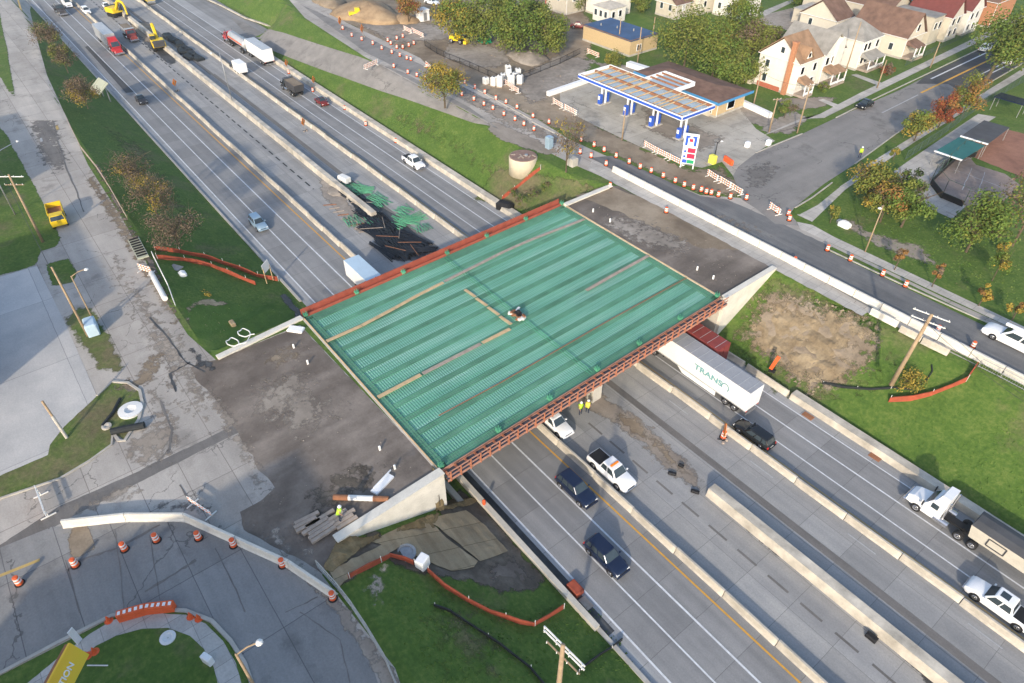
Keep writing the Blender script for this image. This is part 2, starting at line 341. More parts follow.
BVH = BVHTree.FromPolygons([Vector(v) for v in gm.v], gm.f)
CAMP = Vector((CAMU, CAMV, HCAM))
def hit(px, py, lift=0.0):
    d = ray(px, py).normalized(); h = BVH.ray_cast(CAMP, d)
    p = h[0] if h[0] is not None else P(px, py)
    return Vector((p.x, p.y, p.z + lift))
def gz(u, v):
    h = BVH.ray_cast(Vector((u, v, 50)), Vector((0, 0, -1))); return h[0].z if h[0] is not None else G
def jag(pts, amp, step=None, seed=0):
    """irregular edge between traced points"""
    rnd = random.Random(seed); out = []
    n = len(pts)
    for i in range(n):
        a, b = Vector(pts[i]), Vector(pts[(i + 1) % n]); L = (b - a).length; k = max(1, int(L / (step or 6)))
        for j in range(k):
            p = a.lerp(b, j / k); out.append((p.x + rnd.uniform(-amp, amp) * (j > 0), p.y + rnd.uniform(-amp, amp) * 0.6 * (j > 0)))
    return out
from mathutils import noise as mnoise
def drape(name, pts, mat, lift, rough=0, seed=0, flat=True, cell=4.0, z=G, feather=0, disp=0):
    """an area of the ground given by its outline as seen from the camera, laid on the terrain"""
    if rough: pts = jag(pts, rough, seed=seed)
    me = bpy.data.meshes.new(name); bm = bmesh.new()
    if flat:
        vs = [P(x, y, z) for x, y in pts]
    else: vs = [hit(x, y) for x, y in pts]
    f = bm.faces.new([bm.verts.new((v.x, v.y, 0)) for v in vs])
    bmesh.ops.triangulate(bm, faces=[f])
    if not flat or feather:
        us = [v.x for v in vs]; ws = [v.y for v in vs]
        g = 0.45 if disp else 0.8 if not feather else max(0.8, feather * 0.4)
        x = math.floor(min(us) / g) * g
        while x < max(us):
            bmesh.ops.bisect_plane(bm, geom=bm.verts[:] + bm.edges[:] + bm.faces[:], plane_co=(x, 0, 0), plane_no=(1, 0, 0)); x += g
        y = math.floor(min(ws) / g) * g
        while y < max(ws):
            bmesh.ops.bisect_plane(bm, geom=bm.verts[:] + bm.edges[:] + bm.faces[:], plane_co=(0, y, 0), plane_no=(0, 1, 0)); y += g
    bmesh.ops.recalc_face_normals(bm, faces=bm.faces)
    for v in bm.verts: v.co.z = (gz(v.co.x, v.co.y) if not flat else z) + lift
    if disp:
        for v in bm.verts: v.co.z += disp * (max(-.2, mnoise.fractal(Vector((v.co.x * .55, v.co.y * .9, seed)), 1.0, 2.0, 4)) + .25)
    for fc in bm.faces:
        if fc.normal.z < 0: fc.normal_flip()
    bm.normal_update()
    for fc in bm.faces:
        if fc.normal.z < 0: fc.normal_flip()
    bm.to_mesh(me); bm.free(); o = bpy.data.objects.new(name, me); COL.objects.link(o); me.materials.append(MATS[soft(mat) if feather else mat])
    if feather:
        at = me.attributes.new('edge', 'FLOAT', 'POINT'); n = len(vs); seg_ = []
        for i in range(n):
            a, b = vs[i], vs[(i + 1) % n]; dx, dy = b.x - a.x, b.y - a.y; seg_.append((a.x, a.y, dx, dy, max(1e-9, dx * dx + dy * dy)))
        for i, v in enumerate(me.vertices):
            x, y = v.co.x, v.co.y; best = 1e9
            for ax, ay, dx, dy, L2 in seg_:
                t = ((x - ax) * dx + (y - ay) * dy) / L2; t = 0 if t < 0 else 1 if t > 1 else t; ex, ey = x - ax - t * dx, y - ay - t * dy; d = ex * ex + ey * ey
                if d < best: best = d
            at.data[i].value = min(3.0, math.sqrt(best) / feather * 1.6)
    return struct(o)
def rect(name, u0, u1, v0, v1, z, mat):
    return struct(MB().add([(u0, v0, z), (u1, v0, z), (u1, v1, z), (u0, v1, z)], [(0, 1, 2, 3)]).build(name, mat, recalc=False))
# ---------------------------------------------------------------- motorway
U0, U1 = -420, 160
rect('motorway', U0, U1, -13.7, 24.9, 0.008, 'motorway_concrete')
rect('motorway_shoulder', U0, U1, -15.3, -13.7, 0.008, 'shoulder_concrete')
rect('motorway_shoulder', U0, U1, 22.1, 24.9, 0.014, 'shoulder_concrete')
rect('closed_lanes', U0, U1, -3.7, 12.9, 0.014, 'closed_lane_concrete')
def line(v, w, mat, a=U0, b=U1, z=0.022, dash=None, name='lane_marking', ph=0):
    mb = MB()
    if dash:
        on, off = dash; u = a + ph
        while u < b:
            mb.add([(u, v - w / 2, z), (min(b, u + on), v - w / 2, z), (min(b, u + on), v + w / 2, z), (u, v + w / 2, z)], [(0, 1, 2, 3)]); u += on + off
    else:
        u = a
        while u < b:
            e = min(b, u + 20); mb.add([(u, v - w / 2, z), (e, v - w / 2, z), (e, v + w / 2, z), (u, v + w / 2, z)], [(0, 1, 2, 3)]); u = e
    return struct(mb.build(name, mat, recalc=False))
line(-13.7, 0.2, 'paint_white'); line(-10.7, 0.17, 'paint_white'); line(-7.7, 0.2, 'paint_white'); line(-5.0, 0.2, 'paint_yellow')
line(14.05, 0.14, 'paint_yellow_faded'); line(16.4, 0.15, 'paint_white'); line(19.25, 0.18, 'paint_white'); line(22.05, 0.15, 'paint_white')
line(1.3, 0.28, 'black', dash=(2.0, 1.3), name='old_marking', b=-60, z=0.023); line(1.3, 0.26, 'tar_strip', dash=(2.3, 1.3), a=13, name='old_marking', z=0.023)
line(11.6, 0.12, 'paint_faded', dash=(3.0, 9.0), ph=4.4)
rect('patched_strip', -130, 160, 7.6, 8.5, 0.02, 'tar_strip'); rect('patched_strip', -240, -130, 7.3, 8.2, 0.02, 'tar_strip')
drape('dark_lane_patch', [(85, 47), (88, 46), (134, 92), (126, 93)], 'dark_asphalt', 0.026, z=0)
drape('median_trench', [(712, 488), (735, 505), (775, 538), (840, 590), (925, 650), (1000, 720), (960, 720), (860, 620), (770, 553), (735, 520), (712, 500)], 'mud_trench', 0.024, rough=1.5, seed=3, z=0, feather=1.0)
drape('median_dirt', [(570, 385), (603, 392), (640, 415), (668, 440), (700, 470), (708, 494), (694, 492), (668, 476), (640, 447), (610, 425), (590, 415), (560, 395)], 'dirt_grey', 0.024, rough=1.8, seed=4, z=0, feather=1.6)
drape('median_dirt', [(610, 405), (640, 418), (672, 450), (700, 480), (680, 476), (648, 445), (615, 422)], 'dirt_brown', 0.03, rough=2.5, seed=5, z=0, feather=1.6)
drape('broken_concrete', [(316, 178), (330, 180), (344, 192), (352, 205), (372, 225), (360, 236), (338, 216), (322, 198)], 'gravel', 0.026, rough=1.5, seed=6, z=0, feather=1.2)
drape('excavated_pit', [(126, 20), (150, 22), (165, 42), (178, 62), (170, 66), (150, 50), (132, 34)], 'mud_trench', 0.024, rough=1.2, seed=7, z=0, feather=1.2)
drape('dirt_spill', [(128, 24), (148, 22), (160, 36), (150, 46), (138, 36)], 'dirt_brown', 0.03, rough=1.5, seed=8, z=0, feather=1.5)
# ---------------------------------------------------------------- off ramp and streets (right side)
rect('widened_carriageway', -420, -150, 24.9, 33.4, 0.012, 'motorway_concrete')
drape('off_ramp', [(230, 17), (245, 23), (275, 31), (330, 48), (380, 65), (402, 72), (425, 84), (470, 108), (500, 130), (470, 122), (425, 106), (405, 99), (380, 91), (330, 73), (290, 58), (268, 49), (252, 40)], 'street_asphalt', 0.06, flat=False)
drape('construction_yard', [(318, -12), (560, -30), (600, 30), (590, 58), (575, 100), (600, 125), (690, 168), (722, 165), (742, 182), (744, 198), (700, 195), (620, 160), (540, 124), (470, 88), (430, 73), (340, 22), (310, 2)], 'dirt_brown', 0.012, rough=1.5, seed=11, feather=2.5)
drape('gravel_yard', [(445, 40), (470, 35), (508, 50), (515, 62), (500, 70), (470, 68), (440, 58)], 'gravel', 0.02, rough=1.5, seed=12, feather=3)
drape('gravel_yard', [(505, 82), (560, 52), (600, 60), (585, 78), (550, 100), (530, 108)], 'gravel', 0.02, rough=1.5, seed=13, feather=3)
drape('gravel_yard', [(355, 24), (400, 14), (440, 25), (470, 34), (440, 42), (390, 44)], 'gravel', 0.02, rough=1.5, seed=14, feather=3)
drape('service_road', [(270, -22), (300, -18), (345, 22), (420, 58), (432, 70), (470, 84), (540, 121), (570, 140), (620, 162), (700, 195), (740, 198), (800, 225), (830, 243), (880, 267), (940, 296), (1000, 323), (1100, 368), (1100, 425), (1024, 388), (870, 314), (775, 266), (700, 222), (600, 176), (570, 163), (548, 152), (510, 136), (470, 113), (430, 92), (365, 57), (305, 18)], 'street_concrete', 0.020)
drape('asphalt_lane', [(590, 158), (612, 156), (700, 196), (728, 200), (800, 232), (880, 271), (940, 300), (1000, 328), (1100, 373), (1100, 415), (1024, 381), (870, 308), (700, 214), (613, 170)], 'new_asphalt', 0.028, rough=0.5, seed=15)
drape('asphalt_lane', [(300, 4), (318, 12), (420, 64), (530, 122), (500, 118), (430, 84), (365, 52)], 'street_asphalt', 0.028, rough=0.5, seed=16)
drape('cross_street', [(742, 200), (733, 176), (738, 167), (756, 153), (800, 135), (836, 118), (900, 90), (986, 46), (1060, 8), (1120, -20), (1120, 20), (1024, 63), (984, 86), (914, 122), (896, 134), (855, 164), (824, 184), (795, 207), (790, 214), (800, 226), (775, 224), (755, 208)], 'street_asphalt', 0.032)
drape('fresh_asphalt', [(925, 76), (986, 47), (1060, 9), (1100, -10), (1100, 28), (1024, 62), (984, 85), (962, 93), (948, 84), (916, 84)], 'dark_asphalt', 0.038)
def street_line(a, b, w, mat):
    A, B = P(*a), P(*b); d = (B - A).normalized(); n = Vector((-d.y, d.x, 0)) * w / 2; z = Vector((0, 0, 0.045))
    return struct(MB().add([A - n + z, B - n + z, B + n + z, A + n + z], [(0, 1, 2, 3)]).build('lane_marking', mat, recalc=False))
street_line((931, 79), (986, 53), 0.35, 'paint_white'); street_line((921, 93), (1000, 55), 0.45, 'paint_yellow'); street_line((978, 76), (1006, 62), 0.3, 'paint_white'); street_line((988, 75), (1024, 57), 0.3, 'paint_white')
street_line((882, 113), (918, 95), 0.25, 'paint_faded')
drape('approach_dirt', [(563, 205), (608, 186), (618, 186), (640, 198), (700, 226), (775, 268), (722, 297)], 'dirt_dark', 0.024, rough=0)
drape('approach_dirt', [(575, 196), (608, 186), (640, 196), (700, 224), (740, 250), (700, 248), (640, 222), (600, 205)], 'dirt_brown', 0.030, rough=2, seed=17)
drape('pale_dust', [(248, 386), (262, 372), (300, 368), (322, 388), (352, 404), (358, 420), (330, 428), (312, 440), (300, 452), (270, 430), (262, 410)], 'dirt_grey', 0.03, rough=2, seed=60, feather=5.0)
drape('concrete_strip', [(592, 160), (600, 163), (613, 172), (700, 218), (790, 263), (868, 312), (862, 316), (775, 270), (700, 229), (640, 197), (588, 170)], 'sidewalk_concrete', 0.036, rough=0.6, seed=18)
drape('forecourt', [(560, 92), (600, 76), (640, 78), (700, 92), (735, 103), (756, 129), (737, 165), (722, 162), (702, 168), (681, 164), (640, 147), (600, 128), (560, 108)], 'forecourt_concrete', 0.034)
drape('forecourt_apron', [(722, 162), (756, 129), (775, 141), (756, 153), (738, 167), (733, 176)], 'forecourt_concrete', 0.0365)
# verges and sidewalks along the cross street
drape('sidewalk', [(757, 138), (800, 119), (824, 118), (862, 99), (950, 56), (1024, 20), (1024, 14), (948, 51), (860, 93), (820, 114)], 'sidewalk_concrete', 0.025)
drape('sidewalk', [(797, 222), (812, 225), (834, 237), (1024, 327), (1100, 362), (1100, 369), (1024, 334), (830, 243), (800, 229)], 'sidewalk_concrete', 0.040)
drape('grass_verge', [(832, 247), (1024, 340), (1100, 375), (1100, 381), (1024, 345), (826, 250)], 'grass_lawn', 0.036)
drape('sidewalk', [(797, 215), (850, 180), (867, 165), (912, 137), (1024, 68), (1024, 75), (915, 142), (870, 172), (845, 190), (812, 222)], 'sidewalk_concrete', 0.044)
drape('grass_verge', [(792, 212), (810, 200), (834, 184), (840, 187), (818, 205), (799, 215)], 'grass_lawn', 0.048)
drape('plaza_paving', [(893, 172), (910, 160), (960, 126), (978, 114), (996, 117), (985, 124), (940, 170), (930, 185), (940, 198), (966, 206), (952, 219), (926, 207)], 'sidewalk_concrete', 0.03)
drape('clay_infield', [(964, 153), (988, 124), (1024, 134), (1100, 152), (1100, 205), (1012, 173), (985, 162)], 'clay', 0.03, rough=0.5, seed=19)
drape('batting_court', [(930, 182), (945, 166), (966, 153), (976, 165), (1005, 174), (1020, 185), (1000, 205), (966, 206), (940, 197)], 'court_surface', 0.033)
drape('bare_soil', [(835, 212), (850, 218), (880, 234), (925, 245), (942, 262), (935, 268), (905, 258), (870, 247), (845, 228)], 'dirt_grey', 0.015, rough=2.5, seed=20, feather=2.2)
drape('driveway', [(770, 98), (820, 96), (842, 98), (825, 108), (790, 112)], 'dirt_grey', 0.014, feather=1.5)
drape('driveway', [(757, 130), (790, 108), (812, 118), (800, 127), (770, 136)], 'gravel', 0.018, rough=1, feather=1.5)
drape('alley', [(700, 100), (740, 98), (800, 130), (790, 136), (740, 120)], 'gravel', 0.016, rough=0.5, feather=1.2)
drape('alley', [(590, 62), (650, 66), (710, 78), (740, 98), (700, 96), (650, 80), (610, 75)], 'gravel', 0.015, rough=1, feather=1.2)
drape('side_alley', [(755, 22), (768, 14), (792, 8), (830, 30), (845, 38), (810, 38), (780, 28)], 'gravel', 0.018)
drape('parking_court', [(790, 20), (850, 22), (880, 30), (862, 42), (835, 40), (800, 32)], 'street_asphalt', 0.022)
drape('walkway', [(851, 75), (856, 74), (882, 83), (879, 86)], 'sidewalk_concrete', 0.03); drape('walkway', [(818, 100), (823, 99), (844, 107), (840, 110)], 'sidewalk_concrete', 0.03)
drape('lawn', [(600, 2), (660, 22), (660, 30), (620, 26), (590, 20)], 'grass_mat', 0.02)
drape('path', [(758, 13), (790, 0), (797, 0), (765, 16)], 'sidewalk_concrete', 0.02)
# ---------------------------------------------------------------- banks of the right side
drape('bank_soil', [(722, 340), (740, 290), (776, 272), (868, 312), (905, 332), (900, 372), (870, 400), (830, 410), (780, 400), (745, 372)], 'grass_worn', 0.03, rough=2.5, seed=63, flat=False, feather=4.0)
drape('bank_soil', [(722, 334), (738, 305), (764, 282), (790, 282), (868, 312), (892, 330), (884, 362), (862, 385), (830, 402), (790, 392), (755, 362), (732, 345)], 'dirt_brown', 0.036, rough=2.5, seed=62, flat=False, feather=4.5, disp=0.22)
drape('bank_soil', [(738, 342), (744, 322), (764, 303), (782, 290), (800, 300), (838, 306), (880, 322), (884, 340), (858, 352), (872, 372), (850, 394), (822, 392), (806, 404), (788, 384), (764, 366), (744, 356)], 'straw_soil', 0.055, rough=2.5, seed=21, flat=False, feather=4.0, disp=0.3)
drape('bank_soil', [(750, 285), (776, 274), (868, 316), (884, 330), (872, 342), (840, 318), (800, 305), (770, 300), (745, 300)], 'grass_worn', 0.045, rough=2.5, seed=22, flat=False, feather=2.2, disp=0.15)
drape('bank_grass', [(830, 390), (868, 345), (890, 322), (1060, 400), (1060, 540), (1024, 530), (951, 488), (870, 435)], 'grass_patchy', 0.03, flat=False)
drape('bank_grass', [(470, 200), (500, 165), (580, 178), (605, 186), (563, 206), (520, 214)], 'grass_worn', 0.03, rough=2, seed=23, flat=False, feather=1.5)
drape('bank_wear', [(440, 120), (500, 165), (500, 190), (440, 150), (380, 118), (400, 108)], 'grass_worn', 0.036, rough=2, seed=64, flat=False, feather=5)
drape('bank_wear', [(400, 600), (470, 600), (520, 650), (520, 683), (440, 683)], 'grass_worn', 0.04, rough=2, seed=65, flat=False, feather=6)
drape('bank_wear', [(100, 120), (150, 150), (210, 230), (180, 240), (130, 190)], 'grass_worn', 0.04, rough=2, seed=66, flat=False, feather=5)
drape('gravel_edge', [(487, 120), (500, 122), (530, 135), (562, 152), (548, 156), (520, 148), (498, 140), (486, 130)], 'dirt_grey', 0.03, rough=1, seed=24, feather=1.2)
# ---------------------------------------------------------------- left side pavements
drape('far_service_road', [(-140, -60), (26, -60), (30, 10), (47, 75), (68, 121), (-140, 121)], 'street_concrete', 0.05, flat=False)
drape('service_road', [(-300, 112), (64, 112), (68, 120), (88, 165), (120, 215), (140, 250), (165, 300), (188, 335), (216, 360), (300, 325), (440, 472), (337, 540), (322, 575), (345, 605), (395, 668), (420, 740), (420, 900), (-300, 900), (-300, 300)], 'street_concrete', 0.010)
drape('roadside_grass', [(-80, -40), (-8, -40), (0, 12), (6, 40), (13, 80), (18, 102), (8, 92), (0, 78), (-80, 60)], 'grass_lawn', 0.085, rough=0.6, seed=31, flat=False, feather=0.5)
drape('roadside_grass', [(-160, 118), (0, 127), (9, 136), (20, 158), (37, 188), (62, 238), (60, 245), (42, 252), (36, 266), (0, 276), (-160, 300)], 'grass_patchy', 0.016, rough=0.8, seed=32, feather=0.5)
drape('roadside_grass', [(44, 264), (70, 257), (78, 272), (72, 285), (50, 286)], 'grass_patchy', 0.016, rough=1, seed=33, feather=0.5)
drape('dirt_verge', [(62, 318), (75, 306), (95, 308), (112, 335), (128, 368), (120, 375), (98, 372), (82, 352)], 'grass_worn', 0.018, rough=1.5, seed=34, feather=1.2)
drape('concrete_lot', [(-160, 330), (0, 277), (37, 266), (66, 325), (97, 396), (64, 427), (50, 445), (48, 455), (0, 476), (-160, 540)], 'lot_concrete', 0.020)
drape('traffic_island', [(97, 396), (112, 383), (128, 384), (139, 392), (142, 405), (138, 420), (124, 440), (113, 433), (112, 444), (90, 460), (60, 478), (0, 498), (-60, 520), (-60, 498), (0, 476), (48, 455), (50, 445), (64, 427)], 'grass_worn', 0.022, rough=0.6, seed=35)
drape('approach_dirt', [(190, 368), (200, 362), (216, 360), (300, 326), (440, 472), (337, 540), (322, 574), (305, 562), (270, 545), (244, 530), (240, 512), (262, 500), (275, 488), (268, 478), (258, 470), (253, 455), (245, 450), (238, 432), (228, 420), (222, 408), (212, 395), (196, 380)], 'dirt_dark', 0.024, rough=1.0, seed=36)
drape('mud_patch', [(196, 340), (186, 332), (192, 345), (205, 358), (222, 365), (215, 375), (196, 368), (186, 350)], 'mud_trench', 0.030, rough=1.5, seed=37, feather=1.2)
drape('paved_strip', [(-60, 575), (0, 545), (60, 506), (135, 473), (200, 442), (236, 424), (240, 432), (205, 449), (138, 483), (66, 520), (0, 560), (-60, 590)], 'tar_strip', 0.0135, rough=0.5, seed=38)
drape('curved_road', [(-160, 610), (0, 548), (52, 527), (100, 524), (180, 522), (215, 530), (260, 548), (315, 585), (345, 622), (372, 665), (390, 720), (390, 900), (262, 900), (262, 740), (256, 690), (246, 662), (232, 640), (212, 620), (186, 610), (150, 608), (112, 614), (60, 640), (0, 672), (-160, 740)], 'ramp_asphalt', 0.028)
drape('dirt_patch', [(63, 527), (90, 524), (98, 550), (76, 560), (70, 558)], 'dirt_brown', 0.034, rough=0.5, seed=39, feather=0.4)
drape('verge_island', [(-160, 748), (0, 676), (60, 645), (112, 618), (150, 611), (186, 613), (210, 623), (229, 643), (243, 665), (252, 692), (258, 740), (258, 900), (-160, 900)], 'grass_lawn', 0.030)
drape('curved_sidewalk', [(28, 683), (62, 655), (90, 634), (113, 620), (150, 613), (186, 615), (206, 624), (223, 641), (236, 663), (246, 700), (222, 700), (214, 668), (204, 649), (190, 636), (168, 628), (142, 629), (116, 636), (96, 646), (78, 664), (40, 700), (0, 720), (0, 696)], 'sidewalk_concrete', 0.036, rough=0.2, seed=40)
drape('dirt_shoulder', [(262, 545), (320, 582), (350, 605), (395, 668), (420, 740), (398, 740), (372, 672), (345, 632), (318, 596), (285, 570)], 'dirt_grey', 0.033, rough=0.8, seed=41, feather=0.7)
drape('roadside_gravel', [(128, 218), (134, 228), (156, 262), (172, 300), (186, 330), (178, 322), (150, 275), (120, 218), (92, 165), (98, 160)], 'dirt_dark', 0.014, rough=1, seed=42, feather=0.8)
drape('slope_soil', [(326, 572), (337, 541), (450, 500), (458, 486), (474, 494), (500, 520), (530, 560), (552, 580), (540, 592), (500, 596), (470, 584), (430, 578), (400, 572), (384, 560), (345, 588), (330, 592)], 'dark_soil', 0.045, rough=1.2, seed=52, flat=False, feather=1.0, disp=0.04)
drape('slope_soil', [(337, 541), (400, 517), (450, 500), (486, 497), (470, 507), (440, 513), (402, 526), (362, 551), (334, 574), (322, 572)], 'straw_ribs', 0.16, rough=1.0, seed=43, flat=False, feather=0.25, disp=.3)
for k, q in enumerate([[(372, 543), (400, 528), (431, 524), (452, 543), (478, 562), (474, 568), (452, 572), (430, 563), (408, 552), (398, 540), (390, 548)], [(428, 520), (466, 511), (486, 527), (508, 552), (480, 562), (456, 542)], [(330, 572), (398, 537), (402, 546), (385, 558), (345, 582), (338, 590)]]):
    drape('straw_blanket', q, 'straw_blanket', 0.15, rough=0.8, seed=44 + k, flat=False, disp=.10)
drape('bare_slope', [(456, 490), (470, 500), (500, 540), (535, 575), (548, 582), (520, 590), (492, 582), (478, 568), (508, 552), (486, 527), (466, 511), (450, 505)], 'dirt_dark', 0.055, rough=1.5, seed=47, flat=False, feather=1.6)
drape('slope_grass', [(188, 318), (180, 305), (200, 300), (240, 305), (285, 306), (298, 318), (300, 322), (216, 358), (200, 345)], 'grass_mat', 0.03, rough=1, seed=48, flat=False)
drape('straw_edge', [(184, 308), (198, 299), (212, 298), (230, 304), (222, 308), (200, 306), (190, 315), (192, 330), (186, 322)], 'straw_blanket', 0.06, rough=1, seed=49, flat=False, feather=1.0)
drape('gutter_mud', [(285, 292), (292, 300), (303, 312), (306, 317), (296, 318), (286, 306), (278, 296)], 'mud_trench', 0.05, rough=1, seed=50, flat=False, feather=0.6)
drape('clearing', [(362, 590), (378, 560), (390, 566), (388, 590), (384, 610), (370, 612)], 'dirt_grey', 0.04, rough=1.5, seed=51, feather=1.6)
line_z = G + 0.03
# painted lines on the left service road
for a, b, w, m in (((6, 0), (42, 142), 0.18, 'paint_faded'), ((18, 0), (58, 130), 0.22, 'paint_yellow_faded'), ((0, 576), (40, 560), 0.16, 'paint_yellow_faded')):
    A, B = (at_h(*a) if a[1] < 20 else P(*a)), P(*b); d = (B - A).normalized(); n = Vector((-d.y, d.x, 0)) * w; z = Vector((0, 0, 0.09 if a[1] < 20 else 0.04))
    struct(MB().add([A - n + z, B - n + z, B + n + z, A + n + z], [(0, 1, 2, 3)]).build('lane_marking', m, recalc=False))
# tar lines, cracks in the streets
def crack(pts, w, mat='tar_strip', seed=1, lift=0.042):
    rnd = random.Random(seed); ps = []
    for a, b in zip(pts, pts[1:]):
        for k in range(6): ps.append(P(a[0] + (b[0] - a[0]) * k / 6 + rnd.uniform(-.5, .5), a[1] + (b[1] - a[1]) * k / 6 + rnd.uniform(-.4, .4)))
    ps.append(P(*pts[-1])); mb = MB(); L = []; Rr = []
    for i, p in enumerate(ps):
        d = (ps[min(i + 1, len(ps) - 1)] - ps[max(i - 1, 0)]).normalized(); ww = w * rnd.uniform(0.4, 1.3); n = Vector((-d.y, d.x, 0)) * ww / 2; z = Vector((0, 0, lift)); L.append(p + n + z); Rr.append(p - n + z)
    for i in range(len(ps) - 1): mb.add([L[i], Rr[i], Rr[i + 1], L[i + 1]], [(0, 1, 2, 3)])
    return struct(mb.build('crack', mat, recalc=False))
for i, (c, w) in enumerate([([(52, 118), (58, 142), (66, 168), (76, 190), (84, 212)], .5), ([(44, 135), (66, 128)], .25), ([(38, 116), (60, 120)], .25), ([(45, 100), (64, 98)], .25), ([(150, 318), (170, 340), (185, 362), (205, 372)], .5), ([(190, 362), (170, 374), (176, 392)], .6), ([(160, 400), (172, 430), (168, 454)], .35), ([(130, 477), (158, 462), (168, 450)], .3), ([(67, 571), (82, 560), (118, 548), (160, 525)], .35), ([(145, 592), (175, 574), (196, 560)], .4), ([(98, 540), (78, 562)], .25), ([(215, 548), (234, 585), (245, 612)], .16), ([(115, 530), (122, 580), (124, 610)], .12), ([(150, 535), (160, 600)], .12), ([(66, 560), (80, 613)], .18), ([(285, 613), (318, 597)], .15), ([(180, 485), (192, 505)], .2), ([(300, 612), (340, 640), (350, 683)], .12)]):
    crack(c, w * (.45 if i in (0, 4, 5) else .7), 'mud_trench' if i in (4, 5) else 'tar_strip', seed=i)

# kerbs
def kerb(name, pts, label, w=0.2, h=0.15, mat='kerb_concrete', z=G, n=10):
    ps = [P(x, y, z) for x, y in pts]; mb = MB(); rings = []
    for i, p in enumerate(ps):
        d = (ps[min(i + 1, len(ps) - 1)] - ps[max(i - 1, 0)]).normalized(); q = Vector((-d.y, d.x, 0)) * w / 2
        rings.append([p - q + Vector((0, 0, -.05)), p + q + Vector((0, 0, -.05)), p + q + Vector((0, 0, h)), p - q + Vector((0, 0, h))])
    mb.loft(rings); return struct(mb.build(name, mat))
kerb('kerb', [(826, 249), (868, 269), (900, 284), (960, 311), (985, 322), (1060, 356)], '', mat='kerb_concrete')
kerb('kerb', [(836, 118), (862, 105), (900, 87), (986, 46), (1050, 13)], ''); kerb('kerb', [(756, 153), (780, 143), (802, 134)], '')
kerb('kerb', [(795, 208), (812, 198), (832, 183)], ''); kerb('kerb', [(855, 164), (896, 134), (914, 122), (984, 86), (1024, 63)], '')
kerb('kerb', [(-60, 702), (0, 674), (60, 642), (112, 616), (150, 609), (186, 611), (212, 621), (231, 641), (245, 663), (255, 692), (260, 740)], '', w=0.3)
kerb('kerb', [(97, 396), (112, 382), (128, 383), (140, 391), (143, 405), (139, 420), (125, 441), (119, 441), (112, 432)], '', w=0.3); kerb('kerb', [(113, 433), (112, 445), (90, 461), (60, 479), (0, 499)], '')
kerb('kerb', [(532, 122), (570, 141)], ''); kerb('kerb', [(433, 72), (470, 86), (532, 120)], '')
kerb('kerb', [(202, -3), (222, 6), (245, 18), (275, 28)], '', w=0.6, h=0.25, z=0.3, mat='barrier_concrete')

# ---------------------------------------------------------------- barriers
def jersey(L, h=0.85, w=0.6, top=0.22):
    a = [(-w / 2, 0), (-w / 2, 0.08), (-w / 2 + 0.12, 0.26), (-top / 2, h - 0.03), (-top / 2 + 0.03, h), (top / 2 - 0.03, h), (top / 2, h - 0.03), (w / 2 - 0.12, 0.26), (w / 2, 0.08), (w / 2, 0)]
    g = 0.04
    return MB().loft([[(x, y, z) for y, z in a] for x in (-L / 2 + g, L / 2 - g)])
seg = None
def barrier_row(v, u0, u1, where, group, mat='barrier_concrete', pitch=5.9, h=0.85, w=0.62, wob=0.05, top=0.26):
    global seg
    n = int((u1 - u0) / pitch); rnd = random.Random(int(v * 10)); base = None
    for i in range(n):
        u = u1 - pitch * (i + 0.5)
        if base is None:
            base = jersey(pitch, h, w, top).build('concrete_barrier', mat); o = base
        else: o = base.copy(); COL.objects.link(o)
        tag(o, 'cream barrier segment %s from lower right in the row %s' % (ordn(i, 'first'), where), 'barrier', group, (u, v + rnd.uniform(-.09, .09), 0), rnd.uniform(-.014, .014))
barrier_row(-3.75, -240, 66.4, 'beside the yellow line', 'barrier segments along the left carriageway')
barrier_row(13.05, -240, 74.6, 'left of the truck lanes', 'barrier segments along the right carriageway')
def long_wall(name, u0, u1, v0, v1, h, label, mat='barrier_concrete', taper=0):
    mb = MB(); rings = []; n = max(2, int((u1 - u0) / 6))
    for i in range(n + 1):
        u = u0 + (u1 - u0) * i / n; t = 0.16 * h / 0.9
        rings.append([(u, v0, -.05), (u, v1, -.05), (u, v1 - t, h), (u, v0 + t, h)])
    mb.loft(rings); o = mb.build(name, mat); return tag(o, label, 'barrier wall')
long_wall('median_wall', 28.4, 140, 3.9, 5.35, 1.15, 'thick cream median wall starting beyond the white pickup and running to the lower edge')
long_wall('median_wall', -240, -44.3, 4.3, 5.6, 1.1, 'thick cream median wall ending at the pile of black and green bars')
long_wall('parapet_wall', -152, -21, 23.25, 24.75, 0.85, 'long cream parapet wall between the motorway and the green bank beyond the bridge')
long_wall('parapet_wall', 25.3, 140, 23.35, 24.75, 0.85, 'long cream parapet wall below the patchy green bank at lower right')
for i, (a, b) in enumerate(((12.5, 18.2), (18.6, 24.9))):
    tag(jersey(b - a, 0.8, 0.7).build('concrete_barrier', 'barrier_concrete'), ['weathered barrier segment half hidden behind the dark red container truck', 'weathered barrier segment between the red container truck and the parapet wall'][i], 'barrier', None, ((a + b) / 2, 23.8, 0), 0.02 * (1 - 2 * i))
